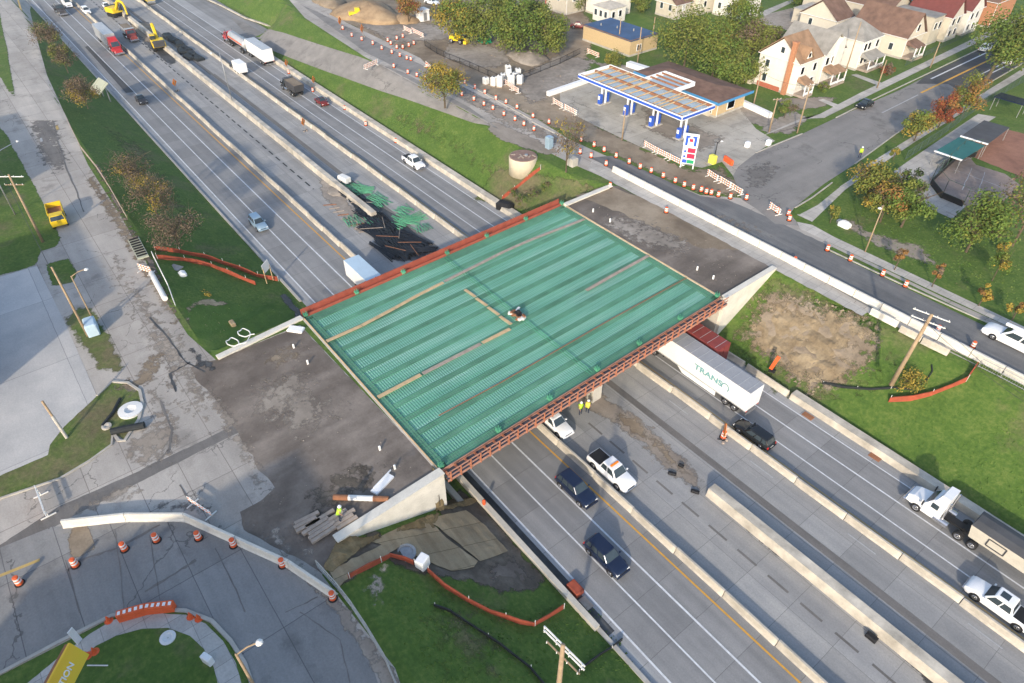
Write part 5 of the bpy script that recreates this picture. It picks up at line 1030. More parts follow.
for b_, t_, l in (((618, 50), (620, 18), 'in front of the blue roofed building'), ((637, 66), (641, 27), 'rising behind the canopy'), ((651, 50), (654, 17), 'at the right corner of the blue roofed building'), ((715, 80), (719, 50), 'standing behind the brown roofed shop'), ((753, 107), (763, 72), 'in the lane beside the white house'), ((769, 132), (776, 98), 'at the corner of the forecourt driveway'), ((797, 133), (809, 85), 'on the sidewalk in front of the white house'), ((877, 88), (888, 60), 'on the verge before the cream house'), ((930, 68), (936, 42), 'on the verge near the beige tall house'), ((622, 140), (627, 109), 'at the forecourt edge, left of the barricades'), ((843, 80), (860, 22), 'between the gray roofed white house and the cream house'), ((976, 45), (984, 25), 'by the dark red roofed houses')):
    pole(b_, t_, 'wooden pole ' + l, ((.3, 1.6, 70),) if b_[1] > 100 and b_[0] > 760 else (), .15, group='wooden poles round the cross street')
def street_light(base, top, label, arm_to, z=G, mat='steel', r=.11, base_h=None):
    B = P(*base, z); H_ = base_h or hz(base, top[1], z)
    if base_h: B = P(top[0], top[1], z + base_h); B.z = z
    t = thing('street_light', label, 'street light', B); zt = z + H_
    MB().cyl((0, 0, -.2), (0, 0, H_), r, r * .6, 8).build('pole_shaft', mat, t, True); e = P(*arm_to, zt + .5) - B; e.z = H_ + .5
    MB().tube([(0, 0, H_ - .1), Vector((0, 0, H_)) .lerp(e, .5) + Vector((0, 0, .12)), e], .06).build('arm', mat, t)
    MB().lathe(e, [(.05, .1), (.22, .02), (.26, -.08), (.1, -.14)], 10).build('lamp_head', 'off_white', t); return t
street_light((96, 325), (70, 276), 'wooden street light with arm over the left service road beside the concrete lot', (86, 269), mat='wood_pole')
street_light((232, 100), (218, 52), 'thin pale light pole standing on the long median wall', (211, 53), z=1.0)
street_light((865, 252), (885, 205), 'light pole with small lamp on the park side of the sidewalk', (880, 208), mat='wood_pole')
street_light((714, 160), (718, 142), 'short dark lamp post at the forecourt entrance', (722, 141), mat='black')
street_light((282, 735), (236, 654), 'tan street light leaning over the curved sidewalk at bottom left', (259, 642), mat='wood_pole', r=.15, base_h=9.5)
street_light((-40, 330), (-14, 160), 'street light whose white arm reaches in over the grass at far left', (17, 141), base_h=9.0)
# yellow and white sign pole beside the concrete lot
t = thing('sign_pole', 'pale grey pole with brown upper part leaning low beside the pale concrete lot', 'pole', P(67, 438), 0); A = P(42, 401, G + 4.2) - P(67, 438); A.z = 4.2
MB().tube([(0, 0, 0), A * .6], .16, 8).build('lower_tube', 'kerb_concrete', t); MB().tube([A * .6, A], .12, 8).build('rusty_tip', 'wood_pole', t)
# price sign
M('blue_sign', (0.03, 0.10, 0.50), 0.08, 3, 0.4); M('red_sign', (0.55, 0.03, 0.08), 0.08, 3, 0.4); M('green_sign', (0.02, 0.30, 0.14), 0.08, 3, 0.4); M('white_board', (0.78, 0.79, 0.8), 0.05, 3, 0.45)
p0, p1 = P(680, 167), P(693, 169); d = p1 - p0; t = thing('price_sign', 'tall white fuel price sign with blue bracket emblem at the forecourt edge', 'sign', (p0 + p1) / 2, math.atan2(d.y, d.x)); Ls = d.length * .95
zt = 6.0
for s_ in (-1, 1): MB().box((s_ * Ls / 2, 0, zt / 2), (.18, .18, zt)).build('post', 'white_board', t)
MB().box((0, 0, zt - 1.05), (Ls + .3, .2, 2.3)).build('emblem_panel', 'white_board', t)
def sgn(nm, x, z, w, h_, mat): return MB().box((x * Ls, -.13, z), (w * Ls, .06, h_)).build(nm, mat, t)
for s_ in (-1, 1): MB().box((s_ * .34 * Ls, -.13, zt - 1.1), (.2 * Ls, .06, 1.7)).box((s_ * .25 * Ls, -.135, zt - .42), (.3 * Ls, .06, .34)).build('blue_bracket', 'blue_sign', t)
sgn('red_mark', 0, zt - 1.0, .28, .5, 'red_sign')
sgn('price_panel', .16, zt - 2.75, .62, .8, 'red_sign'); sgn('price_panel', .16, zt - 3.75, .62, .8, 'red_sign'); sgn('fuel_panel', -.33, zt - 3.0, .2, .35, 'blue_sign'); sgn('fuel_panel', -.33, zt - 3.9, .2, .35, 'blue_sign'); sgn('pay_panel', .2, zt - 4.75, .55, .6, 'green_sign'); sgn('pay_panel', -.28, zt - 4.75, .35, .6, 'blue_sign')
MB().box((0, 0, zt - 3.7), (Ls, .1, 3.0)).build('back_panel', 'white_board', t)
# fuel canopy
cz = 5.5
cn = thing('fuel_canopy', 'stripped fuel station canopy with rusty beams and white and blue edges', 'canopy', (-49, 55.4, G))
W1, D1 = 26.8, 8.8
fr = MB()
def edge(x0, y0, x1, y1):
    L = math.hypot(x1 - x0, y1 - y0); fr.box(((x0 + x1) / 2, (y0 + y1) / 2, cz - .35), (L if x1 != x0 else .2, L if y1 != y0 else .2, .8))
for e in ((0, 0, W1, 0), (0, 0, 0, D1), (W1, 0, W1, D1), (0, D1, 9.4, D1), (17.1, D1, W1, D1), (9.4, D1, 9.4, 14.8), (17.1, D1, 17.1, 14.8), (9.4, 14.8, 17.1, 14.8)): edge(*e)
fr.build('fascia', 'white_board', cn); MB().box((W1 / 2, -.12, cz - .35), (W1, .05, .45)).box((W1 + .12, D1 / 2, cz - .35), (.05, D1, .45)).build('blue_stripe', 'blue_sign', cn)
pn = MB()
x = .6
while x < W1 - .3: pn.box((x, D1 / 2, cz - .72), (.95, D1 - .3, .05)); x += 1.1
pn.box((13.2, 11.8, cz - .72), (7.5, 5.8, .05)); pn.build('ceiling_panels', 'trailer_roof' if 0 else 'roof_blue', cn)
for y in (.35, D1 / 2, D1 - .35): MB().box((W1 / 2, y, cz - .25), (W1 - .4, .35, .45)).build('main_beam', 'rust', cn)
x = 1.2
while x < W1: MB().box((x, D1 / 2, cz - .12), (.16, D1 - .6, .2)).build('purlin', 'rust' if int(x * 3) % 3 else 'lumber', cn); x += 2.0
for x in (5.6, 11.0, 20.4): MB().box((x, D1 / 2, cz + .02), (.3, D1 - .4, .12)).build('cross_beam', 'lumber', cn)
for y in (10.5, 12.2, 13.9): MB().box((13.2, y, cz - .15), (7.4, .2, .3)).build('rear_beam', 'rust', cn)
for x in (3.9, 11.1, 17.8, 24.6):
    for s_ in (-.55, .55): MB().box((x + s_, 3.6, (cz - .7) / 2), (.28, .28, cz - .7)).build('column', 'white_board', cn)
    MB().box((x, 3.6, 3.6), (1.1, .2, .2)).build('column_brace', 'white_board', cn)
MB().box((13.2, 14.2, (cz - .7) / 2), (.3, .3, cz - .7)).build('column', 'white_board', cn)
for k, x in enumerate((3.9, 11.1, 17.8, 24.6)):
    t = thing('fuel_pump', 'blue and white fuel pump under the stripped canopy, %s from the left' % ordn(k), 'fuel pump', (-49 + x, 55.4 + 3.6, G), 0, 'fuel pumps'); MB().cbox((0, 0, .1), (1.6, 3.2, .18), .08).build('island', 'kerb_concrete', t)
    MB().cbox((0, -.9, 1.1), (.7, .8, 1.8), .06).build('pump_body', 'blue_sign', t); MB().cbox((0, .9, 1.1), (.7, .8, 1.8), .06).build('pump_body', 'blue_sign', t); MB().box((0, -1.31, 1.4), (.5, .03, .7)).build('display', 'white_board', t)
# shop building behind the canopy
M('tan_brick', (0.50, 0.38, 0.22), 0.15, 3, 0.85); M('brown_roof', (0.17, 0.105, 0.08), 0.4, .7, 0.9); M('siding_white', (0.68, 0.66, 0.61), 0.1, 1.0, 0.7); M('siding_cream', (0.60, 0.555, 0.47), 0.08, 1.0, 0.75); M('roof_grey', (0.28, 0.27, 0.25), 0.35, .6, 0.9); M('roof_orange', (0.29, 0.185, 0.115), 0.35, .7, 0.9); M('roof_dark_red', (0.16, 0.05, 0.045), 0.2, 1.2, 0.9); M('roof_blue_flat', (0.05, 0.10, 0.20), 0.25, 0.4, 0.7); M('brick_red', (0.40, 0.13, 0.08), 0.2, 4, 0.9); M('brick_orange', (0.42, 0.20, 0.11), 0.18, 3, 0.9); M('blue_trim', (0.06, 0.25, 0.50), 0.1, 2, 0.5); M('stucco', (0.50, 0.46, 0.38), 0.12, 1, 0.85); M('ply', (0.55, 0.38, 0.20), 0.2, 2, 0.8)
def window(parent, c, n, w=.9, h=1.4, frame='white_board', name='window'):
    """n: outward axis ('x+','x-','y+','y-')"""
    s_ = 1 if n[1] == '+' else -1; c = Vector(c)
    if n[0] == 'x': f = MB().box(c + Vector((s_ * .03, 0, 0)), (.12, w + .3, h + .3)).build(name, frame, parent); MB().box(c + Vector((s_ * .075, 0, 0)), (.03, w, h)).build('pane', 'glass', f)
    else: f = MB().box(c + Vector((0, s_ * .03, 0)), (w + .2, .08, h + .2)).build(name, frame, parent); MB().box(c + Vector((0, s_ * .075, 0)), (w, .03, h)).build('pane', 'glass', f)
    return f
def house(name, label, cat, u0, u1, v0, v1, h, roof, wall, rmat, rh=2.6, ov=.35, ridge='x', wins=(), group=None, parts=None):
    t = thing(name, label, cat, (u0, v0, G), 0, group); a, b = u1 - u0, v1 - v0
    MB().box((a / 2, b / 2, h / 2), (a, b, h)).build('wall', wall, t)
    if roof == 'flat': 
        MB().box((a / 2, b / 2, h + .1), (a + .3, b + .3, .2)).build('roof', rmat, t)
    elif roof == 'gable':
        if ridge == 'x': q = [[(-ov, -ov, h - .1), (-ov, b + ov, h - .1), (-ov, b / 2, h + rh)], [(a + ov, -ov, h - .1), (a + ov, b + ov, h - .1), (a + ov, b / 2, h + rh)]]; g = [[(0, 0, h), (0, b, h), (0, b / 2, h + rh - .25)], [(a, 0, h), (a, b, h), (a, b / 2, h + rh - .25)]]
        else: q = [[(-ov, -ov, h - .1), (a + ov, -ov, h - .1), (a / 2, -ov, h + rh)], [(-ov, b + ov, h - .1), (a + ov, b + ov, h - .1), (a / 2, b + ov, h + rh)]]; g = [[(0, 0, h), (a, 0, h), (a / 2, 0, h + rh - .25)], [(0, b, h), (a, b, h), (a / 2, b, h + rh - .25)]]
        MB().loft(g).build('gable_wall', wall, t)
        m_ = MB()
        for k in (0, 1):                                       # two roof slabs
            e0, e1 = Vector(q[0][k]), Vector(q[1][k]); r0, r1 = Vector(q[0][2]), Vector(q[1][2]); up = Vector((0, 0, .16)); m_.loft([[e0, e1, r1, r0], [e0 + up, e1 + up, r1 + up, r0 + up]])
        m_.build('roof', rmat, t)
    elif roof == 'hip':
        k = min(a, b) / 2; 
        if a > b: rr = [(k, b / 2, h + rh), (a - k, b / 2, h + rh)]
        else: rr = [(a / 2, k, h + rh), (a / 2, b - k, h + rh)]
        c = [(-ov, -ov, h), (a + ov, -ov, h), (a + ov, b + ov, h), (-ov, b + ov, h)]
        vs = c + rr
        fs = [(0, 1, 5, 4), (1, 2, 5), (2, 3, 4, 5), (3, 0, 4)] if a > b else [(0, 1, 4), (1, 2, 5, 4), (2, 3, 5), (3, 0, 4, 5)]
        MB().add(vs, fs + [(3, 2, 1, 0)]).build('roof', rmat, t)
    if roof != 'flat':
        MB().box((a + ov * .9, b / 2, h - .05), (.12, b + .6, .12)).build('gutter', 'white_board', t); MB().box((a / 2, -ov * .9, h - .05), (a + .6, .12, .12)).build('gutter', 'white_board', t); MB().box((a + .04, .3, h / 2), (.08, .1, h - .2)).build('downpipe', 'white_board', t)
    MB().box((a / 2, b / 2, .2), (a + .12, b + .12, .45)).build('foundation', 'kerb_concrete', t)
    for w in wins:
        n, along, z = w[:3]; ww, wh = (w[3], w[4]) if len(w) > 3 else (.9, 1.4)
        if n == 'y-': window(t, (along, 0, z), n, ww, wh)
        elif n == 'x+': window(t, (a, along, z), n, ww, wh)
    return t
# camera sees the y- and x+ faces
shop = house('shop_building', 'single storey shop with brown roof and blue trim behind the fuel canopy', 'building', -46.5, -26.3, 70.8, 79.5, 3.3, 'hip', 'tan_brick', 'brown_roof', 1.0, 1.0, wins=[('x+', 4.4, 1.7, 2.0, 1.5), ('y-', 18, 1.6, 2.4, 1.8)])
MB().box((10.1, -1.02, 3.2), (22.3, .1, .5)).box((21.22, 4.35, 3.2), (.1, 10.8, .5)).build('blue_trim', 'blue_trim', shop); MB().box((12.5, -.05, 1.4), (3, .08, 2.2)).build('boarded_front', 'ply', shop); MB().box((16, -.2, .6), (6, .5, 1.2)).build('low_plinth', 'stucco', shop)
bb = house('flat_building', 'low tan building with a large flat blue roof', 'building', -77.4, -61.5, 83.2, 92.5, 3.4, 'flat', 'tan_brick', 'roof_blue_flat')
m_ = MB().box((7.95, -.1, 3.62), (16.3, .15, .2)).box((15.95, 4.65, 3.62), (.15, 9.6, .2)); m_.build('parapet_cap', 'brown_roof', bb); window(bb, (15.9, 3, 1.6), 'x+', 1.2, 1.2)
for k in range(3): MB().cyl((3 + k * 4, 3 + k * 1.5, 3.5), (3 + k * 4, 3 + k * 1.5, 4.1), .18).build('roof_vent', 'steel', bb)
# white victorian house
h1 = house('victorian_house', 'white house with orange brown roof and red brick chimney nearest the crossing', 'house', -33.0, -23.6, 92.0, 99.5, 6.6, 'gable', 'siding_white', 'roof_orange', 4.0, .4, 'y', wins=[('y-', 2.2, 4.9), ('y-', 2.2, 2.0), ('y-', 5.0, 8.2, .8, 1.1), ('x+', 1.5, 4.9), ('x+', 5.8, 4.9), ('x+', 5.8, 2.0)])
MB().box((7.6, -.35, 5.0), (.9, .7, 10.2)).box((7.6, -.35, 10.3), (1.1, .9, .4)).build('chimney', 'brick_orange', h1)
m_ = MB().loft([[(9.5, 1.4, 7.2), (9.5, 3.8, 7.2), (9.5, 2.6, 9.0)], [(6.5, 1.4, 7.2), (6.5, 3.8, 7.2), (6.5, 2.6, 9.0)]]); dm = m_.build('dormer', 'siding_white', h1); window(dm, (9.5, 2.6, 7.8), 'x+', .7, .8)
MB().loft([[(9.75, 1.1, 7.2), (9.75, 2.6, 9.3), (9.75, 4.1, 7.2), (9.75, 4.1, 7.05), (9.75, 2.6, 9.1), (9.75, 1.1, 7.05)], [(6.3, 1.1, 7.2), (6.3, 2.6, 9.3), (6.3, 4.1, 7.2), (6.3, 4.1, 7.05), (6.3, 2.6, 9.1), (6.3, 1.1, 7.05)]]).build('dormer_roof', 'roof_orange', dm)
def porch(t, x, y, w, d, h, rmat, post='white_board'):
    r_ = MB().loft([[(x, y, h), (x + d, y, h - .35), (x + d, y + w, h - .35), (x, y + w, h)], [(x, y + .4, h + .7), (x + .2, y + .5, h + .7), (x + .2, y + w - .5, h + .7), (x, y + w - .4, h + .7)]]).build('porch_roof', rmat, t); MB().box((x + d / 2, y + w / 2, .35), (d, w, .5)).build('porch_floor', 'lumber_grey', r_)
    for yy in (y + .15, y + w / 2, y + w - .15): MB().box((x + d - .15, yy, h / 2), (.18, .18, h - .4)).build('porch_post', post, r_)
    MB().box((x + d - .1, y + w / 2, 1.0), (.06, w, .5)).build('railing', post, r_)
porch(h1, 9.4, .4, 3.2, 2.4, 3.0, 'roof_orange'); MB().box((2.5, -2.0, 1.6), (.1, .1, .1)).build('hook', 'steel', h1)
m_ = MB().box((-2.0, .8, 1.6), (3.6, 3.6, 3.2)); lean = m_.build('rear_annex', 'siding_cream', h1); MB().box((-2.0, .6, 3.3), (4.2, 4.4, .22), 0, -.12).build('annex_roof', 'brown_roof', lean); window(lean, (-2, -1.0, 1.8), 'y-', .6, .9)
MB().box((3.5, -.06, .5), (5.5, .1, .9)).build('brick_base', 'brick_red', h1)
h2 = house('victorian_house', 'white house with grey shingled roof directly behind the orange roofed one', 'house', -34.5, -23.9, 101.5, 108.5, 6.4, 'gable', 'siding_white', 'roof_grey', 3.6, .4, 'x', wins=[('x+', 1.4, 4.8), ('x+', 3.4, 4.8), ('x+', 5.6, 4.8), ('x+', 5.6, 2.0)]); porch(h2, 10.6, .3, 5.5, 2.8, 3.1, 'roof_orange')
MB().loft([[(11.2, 3.4, 3.4), (11.2, 6.0, 3.4), (11.2, 6.0, 8.0), (11.2, 4.7, 9.2), (11.2, 3.4, 8.0)], [(8.4, 3.4, 3.4), (8.4, 6.0, 3.4), (8.4, 6.0, 8.0), (8.4, 4.7, 9.2), (8.4, 3.4, 8.0)]]).build('bay_gable', 'siding_white', h2)
h3 = house('hip_roof_house', 'tall white house with plain side wall and grey hipped roof', 'house', -33.5, -23.9, 116.2, 124.0, 6.2, 'hip', 'siding_white', 'roof_grey', 3.2, .4, wins=[('x+', 1.5, 4.8), ('x+', 3.0, 4.8), ('x+', 6.3, 4.8), ('x+', 1.5, 2.0), ('x+', 3.2, 2.0)]); porch(h3, 9.6, .5, 6.5, 2.6, 2.9, 'roof_grey')
h4 = house('cream_house', 'cream house with steep brown roof and small brown roofed porch', 'house', -35.0, -21.6, 131.4, 139.5, 4.6, 'gable', 'siding_cream', 'brown_roof', 4.6, .4, 'x', wins=[('y-', 5.0, 2.2), ('y-', 6.6, 2.2), ('y-', 10.4, 2.2), ('x+', 4, 6.2)]); porch(h4, 13.4, .3, 4.5, 2.8, 3.2, 'brown_roof')
house('rear_house', 'brown roofed house set back behind the cream house', 'house', -50, -40, 133, 140, 4.0, 'gable', 'siding_cream', 'brown_roof', 3.8, .4, 'y', wins=[('y-', 3, 2.5)])
h5 = house('tall_block', 'tall beige grey building with blank side wall beside the cream house', 'building', -33, -22.8, 145.5, 150.5, 6.2, 'flat', 'stucco', 'roof_grey', wins=[('x+', 1.5, 4.2), ('x+', 3.6, 4.2)])
h6 = house('long_building', 'long building with brown roof and pale blue sheeting behind the cream house', 'building', -58, -34, 146, 156, 5.5, 'gable', 'stucco', 'brown_roof', 3.0, .3, 'x'); MB().box((12, 13.5, 6.0), (24, 6, .3), 0, 0, -.1).build('blue_sheeting', 'blue_trim', h6)
house('gabled_house', 'house with dark red roof and white gable by the beige block', 'house', -32, -21.5, 151.5, 157.5, 5.6, 'gable', 'siding_cream', 'roof_dark_red', 3.8, .4, 'x', wins=[('x+', 1.6, 4.4), ('x+', 4.2, 4.4), ('x+', 1.6, 1.8), ('x+', 4.2, 1.8), ('y-', 7, 4)])
house('gabled_house', 'second dark red roofed house nearer the large tree', 'house', -32, -21, 160, 167, 5.8, 'gable', 'siding_white', 'roof_dark_red', 3.8, .4, 'x', wins=[('x+', 1.6, 4.4), ('x+', 4.2, 4.4), ('x+', 1.6, 1.8), ('x+', 4.2, 1.8), ('y-', 7, 4)])
house('brown_roofed_house', 'broad brown roofed house at the top behind the large tree', 'house', -34, -20, 172, 184, 6.0, 'gable', 'brick_orange', 'brown_roof', 3.6, .4, 'x')
house('brick_building', 'orange brick building with dark flat annex at the top edge', 'building', -66, -50, 158, 172, 7.5, 'gable', 'brick_orange', 'brown_roof', 2.6, .3, 'x', wins=[('x+', 3, 4), ('x+', 7, 4), ('x+', 11, 4)])
house('brick_annex', 'low orange brick annex with dark roof by the parked cars', 'building', -50, -38, 150, 160, 4.5, 'flat', 'brick_orange', 'tarp_grey')
gg = house('flat_garage', 'small flat roofed pale brick garage beside the court', 'garage', -54.7, -44.8, 137.0, 145.5, 3.3, 'flat', 'stucco', 'kerb_concrete', wins=[('x+', 2.0, 1.6, .9, 1.5), ('x+', 4.2, 1.6, .9, 1.5)])
wh = house('white_house', 'white house with pale hipped porch roof behind the blue roofed building', 'house', -95, -86.5, 100.5, 109, 7.0, 'hip', 'siding_white', 'roof_grey', 2.5, .4, wins=[('y-', 2, 5), ('y-', 5.5, 5), ('x+', 3, 5)])
MB().box((9.5, -.5, 1.9), (6, 6, 3.6)).build('side_wing', 'siding_white', wh); MB().loft([[(6.2, -3.8, 3.7), (12.8, -3.8, 3.7), (12.8, 2.8, 3.7), (6.2, 2.8, 3.7)], [(8.8, -1.2, 4.7), (10.2, -1.2, 4.7), (10.2, .2, 4.7), (8.8, .2, 4.7)]]).build('wing_roof', 'kerb_concrete', wh)
for z in (2.2,):
    for x in (7.6, 9.5, 11.3): window(wh, (x, -3.5, z), 'y-')
    for y in (-2, .5): window(wh, (12.5, y, z), 'x+')
house('blue_roofed_house', 'small grey house with bright blue roof beside the white house', 'house', -104, -96, 94, 101, 5.6, 'hip', 'stucco', 'blue_trim', 2.0, .4, wins=[('y-', 2, 3.8), ('y-', 5, 3.8), ('x+', 3, 3.8)])
house('brick_house', 'small tan brick house between the blue and the white house', 'house', -97, -91.5, 104, 111, 6.5, 'gable', 'tan_brick', 'brown_roof', 2.0, .3, 'x', wins=[('y-', 2, 4)])
for k, (x, y, w_, d_, h_, rm, wl, lb) in enumerate([(712, 14, 9, 8, 5.5, 'roof_grey', 'siding_white', 'white house with grey roof half behind the big tree crowns'), (668, 8, 10, 8, 5, 'roof_grey', 'siding_cream', 'cream house behind the lawn at the top'), (655, 14, 7, 6, 3.6, 'brown_roof', 'stucco', 'small brown roofed shed at the lawn edge'), (690, 3, 10, 8, 6, 'brown_roof', 'siding_white', 'white house at the top edge above the big tree'), (545, 6, 9, 7, 5, 'brown_roof', 'brick_red', 'red brick house behind the row of trees')]):
    p = P(x, y); house('far_house', lb, 'house', p.x, p.x + w_, p.y, p.y + d_, h_, 'gable', wl, rm, 2.4, .4, 'x' if k % 2 else 'y', wins=[('y-', 2, 2.6), ('y-', 5, 2.6), ('x+', 3, 2.6)])
# low walls near the forecourt
def px_wall(a, b, h, w, label, mat='white_board', cat='wall', name='low_wall'):
    A, B = P(*a), P(*b); d = B - A; return tag(MB().box((d.length / 2, 0, h / 2), (d.length, w, h)).build(name, mat), label, cat, None, A, math.atan2(d.y, d.x))
px_wall((548, 96), (594, 80), .9, .9, 'long white wall left of the fuel canopy'); px_wall((733, 101), (770, 118), 1.0, .9, 'white wall right of the brown roofed shop'); px_wall((628, 66), (650, 73), 1.0, 1.5, 'white low roof strip behind the canopy')
# tank
M('tank_cream', (0.56, 0.50, 0.38), 0.18, 1.0, 0.85); M('form_brown', (0.24, 0.16, 0.13), 0.3, 1.5, 0.9); rk0 = random.Random(2)
tp = hit(523, 165); tk = thing('round_tank', 'squat round cream concrete tank with brown top on the bank by the yard', 'tank', tp); Ht = 1.75
MB().lathe((0, 0, 0), [(2.5, -1.5), (2.5, Ht - .15), (2.42, Ht)], 30).build('tank_wall', 'tank_cream', tk, True); MB().lathe((0, 0, 0), [(2.44, Ht - .02), (2.3, Ht + .06), (.05, Ht + .07)], 30).build('tank_top', 'form_brown', tk); MB().cyl((.5, .3, Ht), (.5, .3, Ht + .35), .3).build('hatch', 'steel', tk)
for k in range(7): MB().box((rk0.uniform(-1.5, 1.5), rk0.uniform(-1.5, 1.5), Ht + .1), (.8, .25, .1), k).build('debris', 'lumber_grey', tk)
# fences
def net_fence(pts, label, mat='orange_net', h=.8, name='safety_fence', cat='fence', post='off_white', every=2.6, z=None, th=.05):
    ps = [hit(*q) for q in pts]; t = thing(name, label, cat, ps[0]); o = ps[0]; m_ = MB(); fine = []
    for a, b in zip(ps, ps[1:]):
        n = max(1, int((b - a).length / 1.2))
        for k in range(n):
            q = a.lerp(b, k / n); fine.append(Vector((q.x, q.y, gz(q.x, q.y))))
    fine.append(ps[-1]); rg = []
    for i, p in enumerate(fine):
        d = (fine[min(i + 1, len(fine) - 1)] - fine[max(0, i - 1)]); d.z = 0; d.normalize(); n = Vector((-d.y, d.x, 0)) * th; hh = h * (0.86 + .14 * math.sin(i * 1.7)); q = p - o
        rg.append([q - n, q + n, q + n * 1.0 + Vector((0, 0, hh)), q - n + Vector((0, 0, hh))])
    m_.loft(rg).build('netting' if mat == 'orange_net' else 'fabric', mat, t); acc = 0; last = None
    for p in fine:
        if last is None or (p - last).length > every: last = p; MB().box(p - o + Vector((0.05, .08, h * .62)), (.05, .05, h * 1.25)).build('stake', post, t)
    return t
net_fence([(155, 250), (180, 253), (205, 258), (232, 267), (258, 277), (278, 281)], 'orange safety fence on the left bank, upper one of two parallel runs')
net_fence([(157, 259), (185, 261), (212, 267), (236, 277), (256, 285)], 'orange safety fence on the left bank, lower one of two parallel runs')
net_fence([(349, 579), (370, 568), (391, 557), (405, 561), (414, 565)], 'orange safety fence above the white box on the lower bank'); net_fence([(428, 572), (445, 588), (468, 602), (490, 613), (520, 624), (534, 626), (550, 617), (563, 609)], 'long orange safety fence curving across the lower grass to the motorway')
net_fence([(888, 402), (910, 401), (930, 396), (950, 388), (965, 382), (972, 372), (976, 366)], 'orange safety fence climbing the right bank below the utility pole', h=.9); net_fence([(502, 200), (520, 186), (540, 170)], 'orange fence running up the bank towards the round tank')
net_fence([(434, 606), (450, 612), (475, 628), (500, 645), (530, 668), (548, 690)], 'low black silt fence across the dark grass at bottom centre', 'silt_black', .45, 'silt_fence', every=4); net_fence([(600, 660), (618, 648), (640, 634)] if 0 else [(578, 672), (600, 655), (622, 640)], 'short black silt fence right of the bottom utility pole', 'silt_black', .4, 'silt_fence', every=4)
net_fence([(890, 388), (910, 390), (925, 383), (932, 372), (931, 366)], 'dark curled silt sock round the right utility pole', 'silt_black', .3, 'silt_fence', every=50)
net_fence([(822, 384), (842, 388), (870, 390), (890, 389)], 'low dark silt fence at the foot of the straw bank', 'silt_black', .4, 'silt_fence', every=3)
net_fence([(830, 416), (850, 428), (872, 441), (892, 452), (910, 468), (930, 482)], 'dark drain line behind the right parapet wall', 'silt_black', .25, 'silt_fence', every=60)
def rail_fence(pts, label, h=1.3, mat='steel', name='chain_link_fence', post_every=3.0, rails=(.15, .65, 1.25), z=None, seethrough=True):
    ps = [P(*q) for q in pts]; t = thing(name, label, 'fence', ps[0]); o = ps[0]
    for r_ in rails: MB().tube([p - o + Vector((0, 0, r_)) for p in ps], .045, 4).build('rail', mat, t)
    dist = 0
    for a, b in zip(ps, ps[1:]):
        n = max(1, round((b - a).length / post_every))
        for k in range(n): q = a.lerp(b, k / n) - o; MB().cyl(q, q + Vector((0, 0, h)), .05, n=5).build('fence_post', mat, t)
    mm = MB()
    for a, b in zip(ps, ps[1:]):
        n = int((b - a).length / .25); 
        for k in range(n): q = a.lerp(b, k / n) - o; q2 = a.lerp(b, (k + 1) / n) - o; mm.box((q + q2) / 2 + Vector((0, 0, h / 2)), (.02, .02, h))
    mm.build('mesh_wires', mat, t); return t
rail_fence([(68, 122), (82, 150), (98, 170), (112, 192), (128, 220)], 'low rusty guard fence along the right edge of the left service road', .9, 'lumber_grey', 'guard_rail', rails=(.45, .75))
rail_fence([(154, 258), (163, 276), (170, 290), (176, 307)], 'white rail fence behind the orange and white barricade at left', 1.1, 'off_white', rails=(.3, .7, 1.05)); rail_fence([(318, 568), (338, 590), (352, 608), (368, 632), (386, 662), (402, 700)], 'grey chain link fence right of the curved road', 1.2)
rail_fence([(425, 46), (437, 54), (450, 60), (470, 68), (488, 76), (505, 84)], 'dark fence round the gravel yard by the service road', 1.4, 'black', rails=(.2, 1.3)); rail_fence([(507, 84), (530, 76), (560, 64), (580, 54)], 'dark fence between the two gravel yards', 1.4, 'black', rails=(.2, 1.3))
rail_fence([(798, 192) if 0 else (905, 160), (940, 137), (965, 118), (985, 104), (1024, 82)], 'long dark park fence behind the autumn trees', 1.8, 'green_net', rails=(.2, 1.7)); rail_fence([(905, 66), (925, 56), (950, 44), (972, 33)], 'green mesh fence along the sidewalk of the cream house', 1.2, 'green_net', rails=(.2, 1.1))
rail_fence([(1000, 380), (1012, 388), (1030, 397)] if 0 else [(978, 367), (1000, 378), (1030, 394)], 'grey fence just below the white barrier at the right edge', 1.0)
# backstop cage
t = thing('backstop_cage', 'dark mesh backstop with white posts round the paved court', 'sports fence', P(930, 184)); o = P(930, 184); ps = [P(*q) for q in ((975, 157), (950, 166) if 0 else (958, 158), (930, 184), (941, 198), (962, 207))]
for a, b in zip(ps, ps[1:]):
    d = b - a; MB().box((a + b) / 2 - o + Vector((0, 0, .5)), (d.length, .08, 1.0), math.atan2(d.y, d.x)).build('kick_board', 'black', t)
    n = max(1, int(d.length / 3))
    for k in range(n + 1): q = a.lerp(b, k / n) - o; MB().cyl(q, q + Vector((0, 0, 3.2)), .05, n=5).build('cage_post', 'green_net', t)
    for z_ in (1.0, 3.2): MB().tube([a - o + Vector((0, 0, z_)), b - o + Vector((0, 0, z_))], .04, 4).build('cage_rail', 'green_net', t)
for a, b in (((955, 170), (1000, 187)), ((972, 168), (962, 190)), ((985, 172), (978, 193)), ((958, 163), (972, 158)), ((968, 189), (1000, 201))): crack([a, b], .12, 'paint_faded', lift=.045)
for q_ in ():
    pass
M('shade_cloth', (0.03, 0.14, 0.13), 0.15, 1, 0.7)
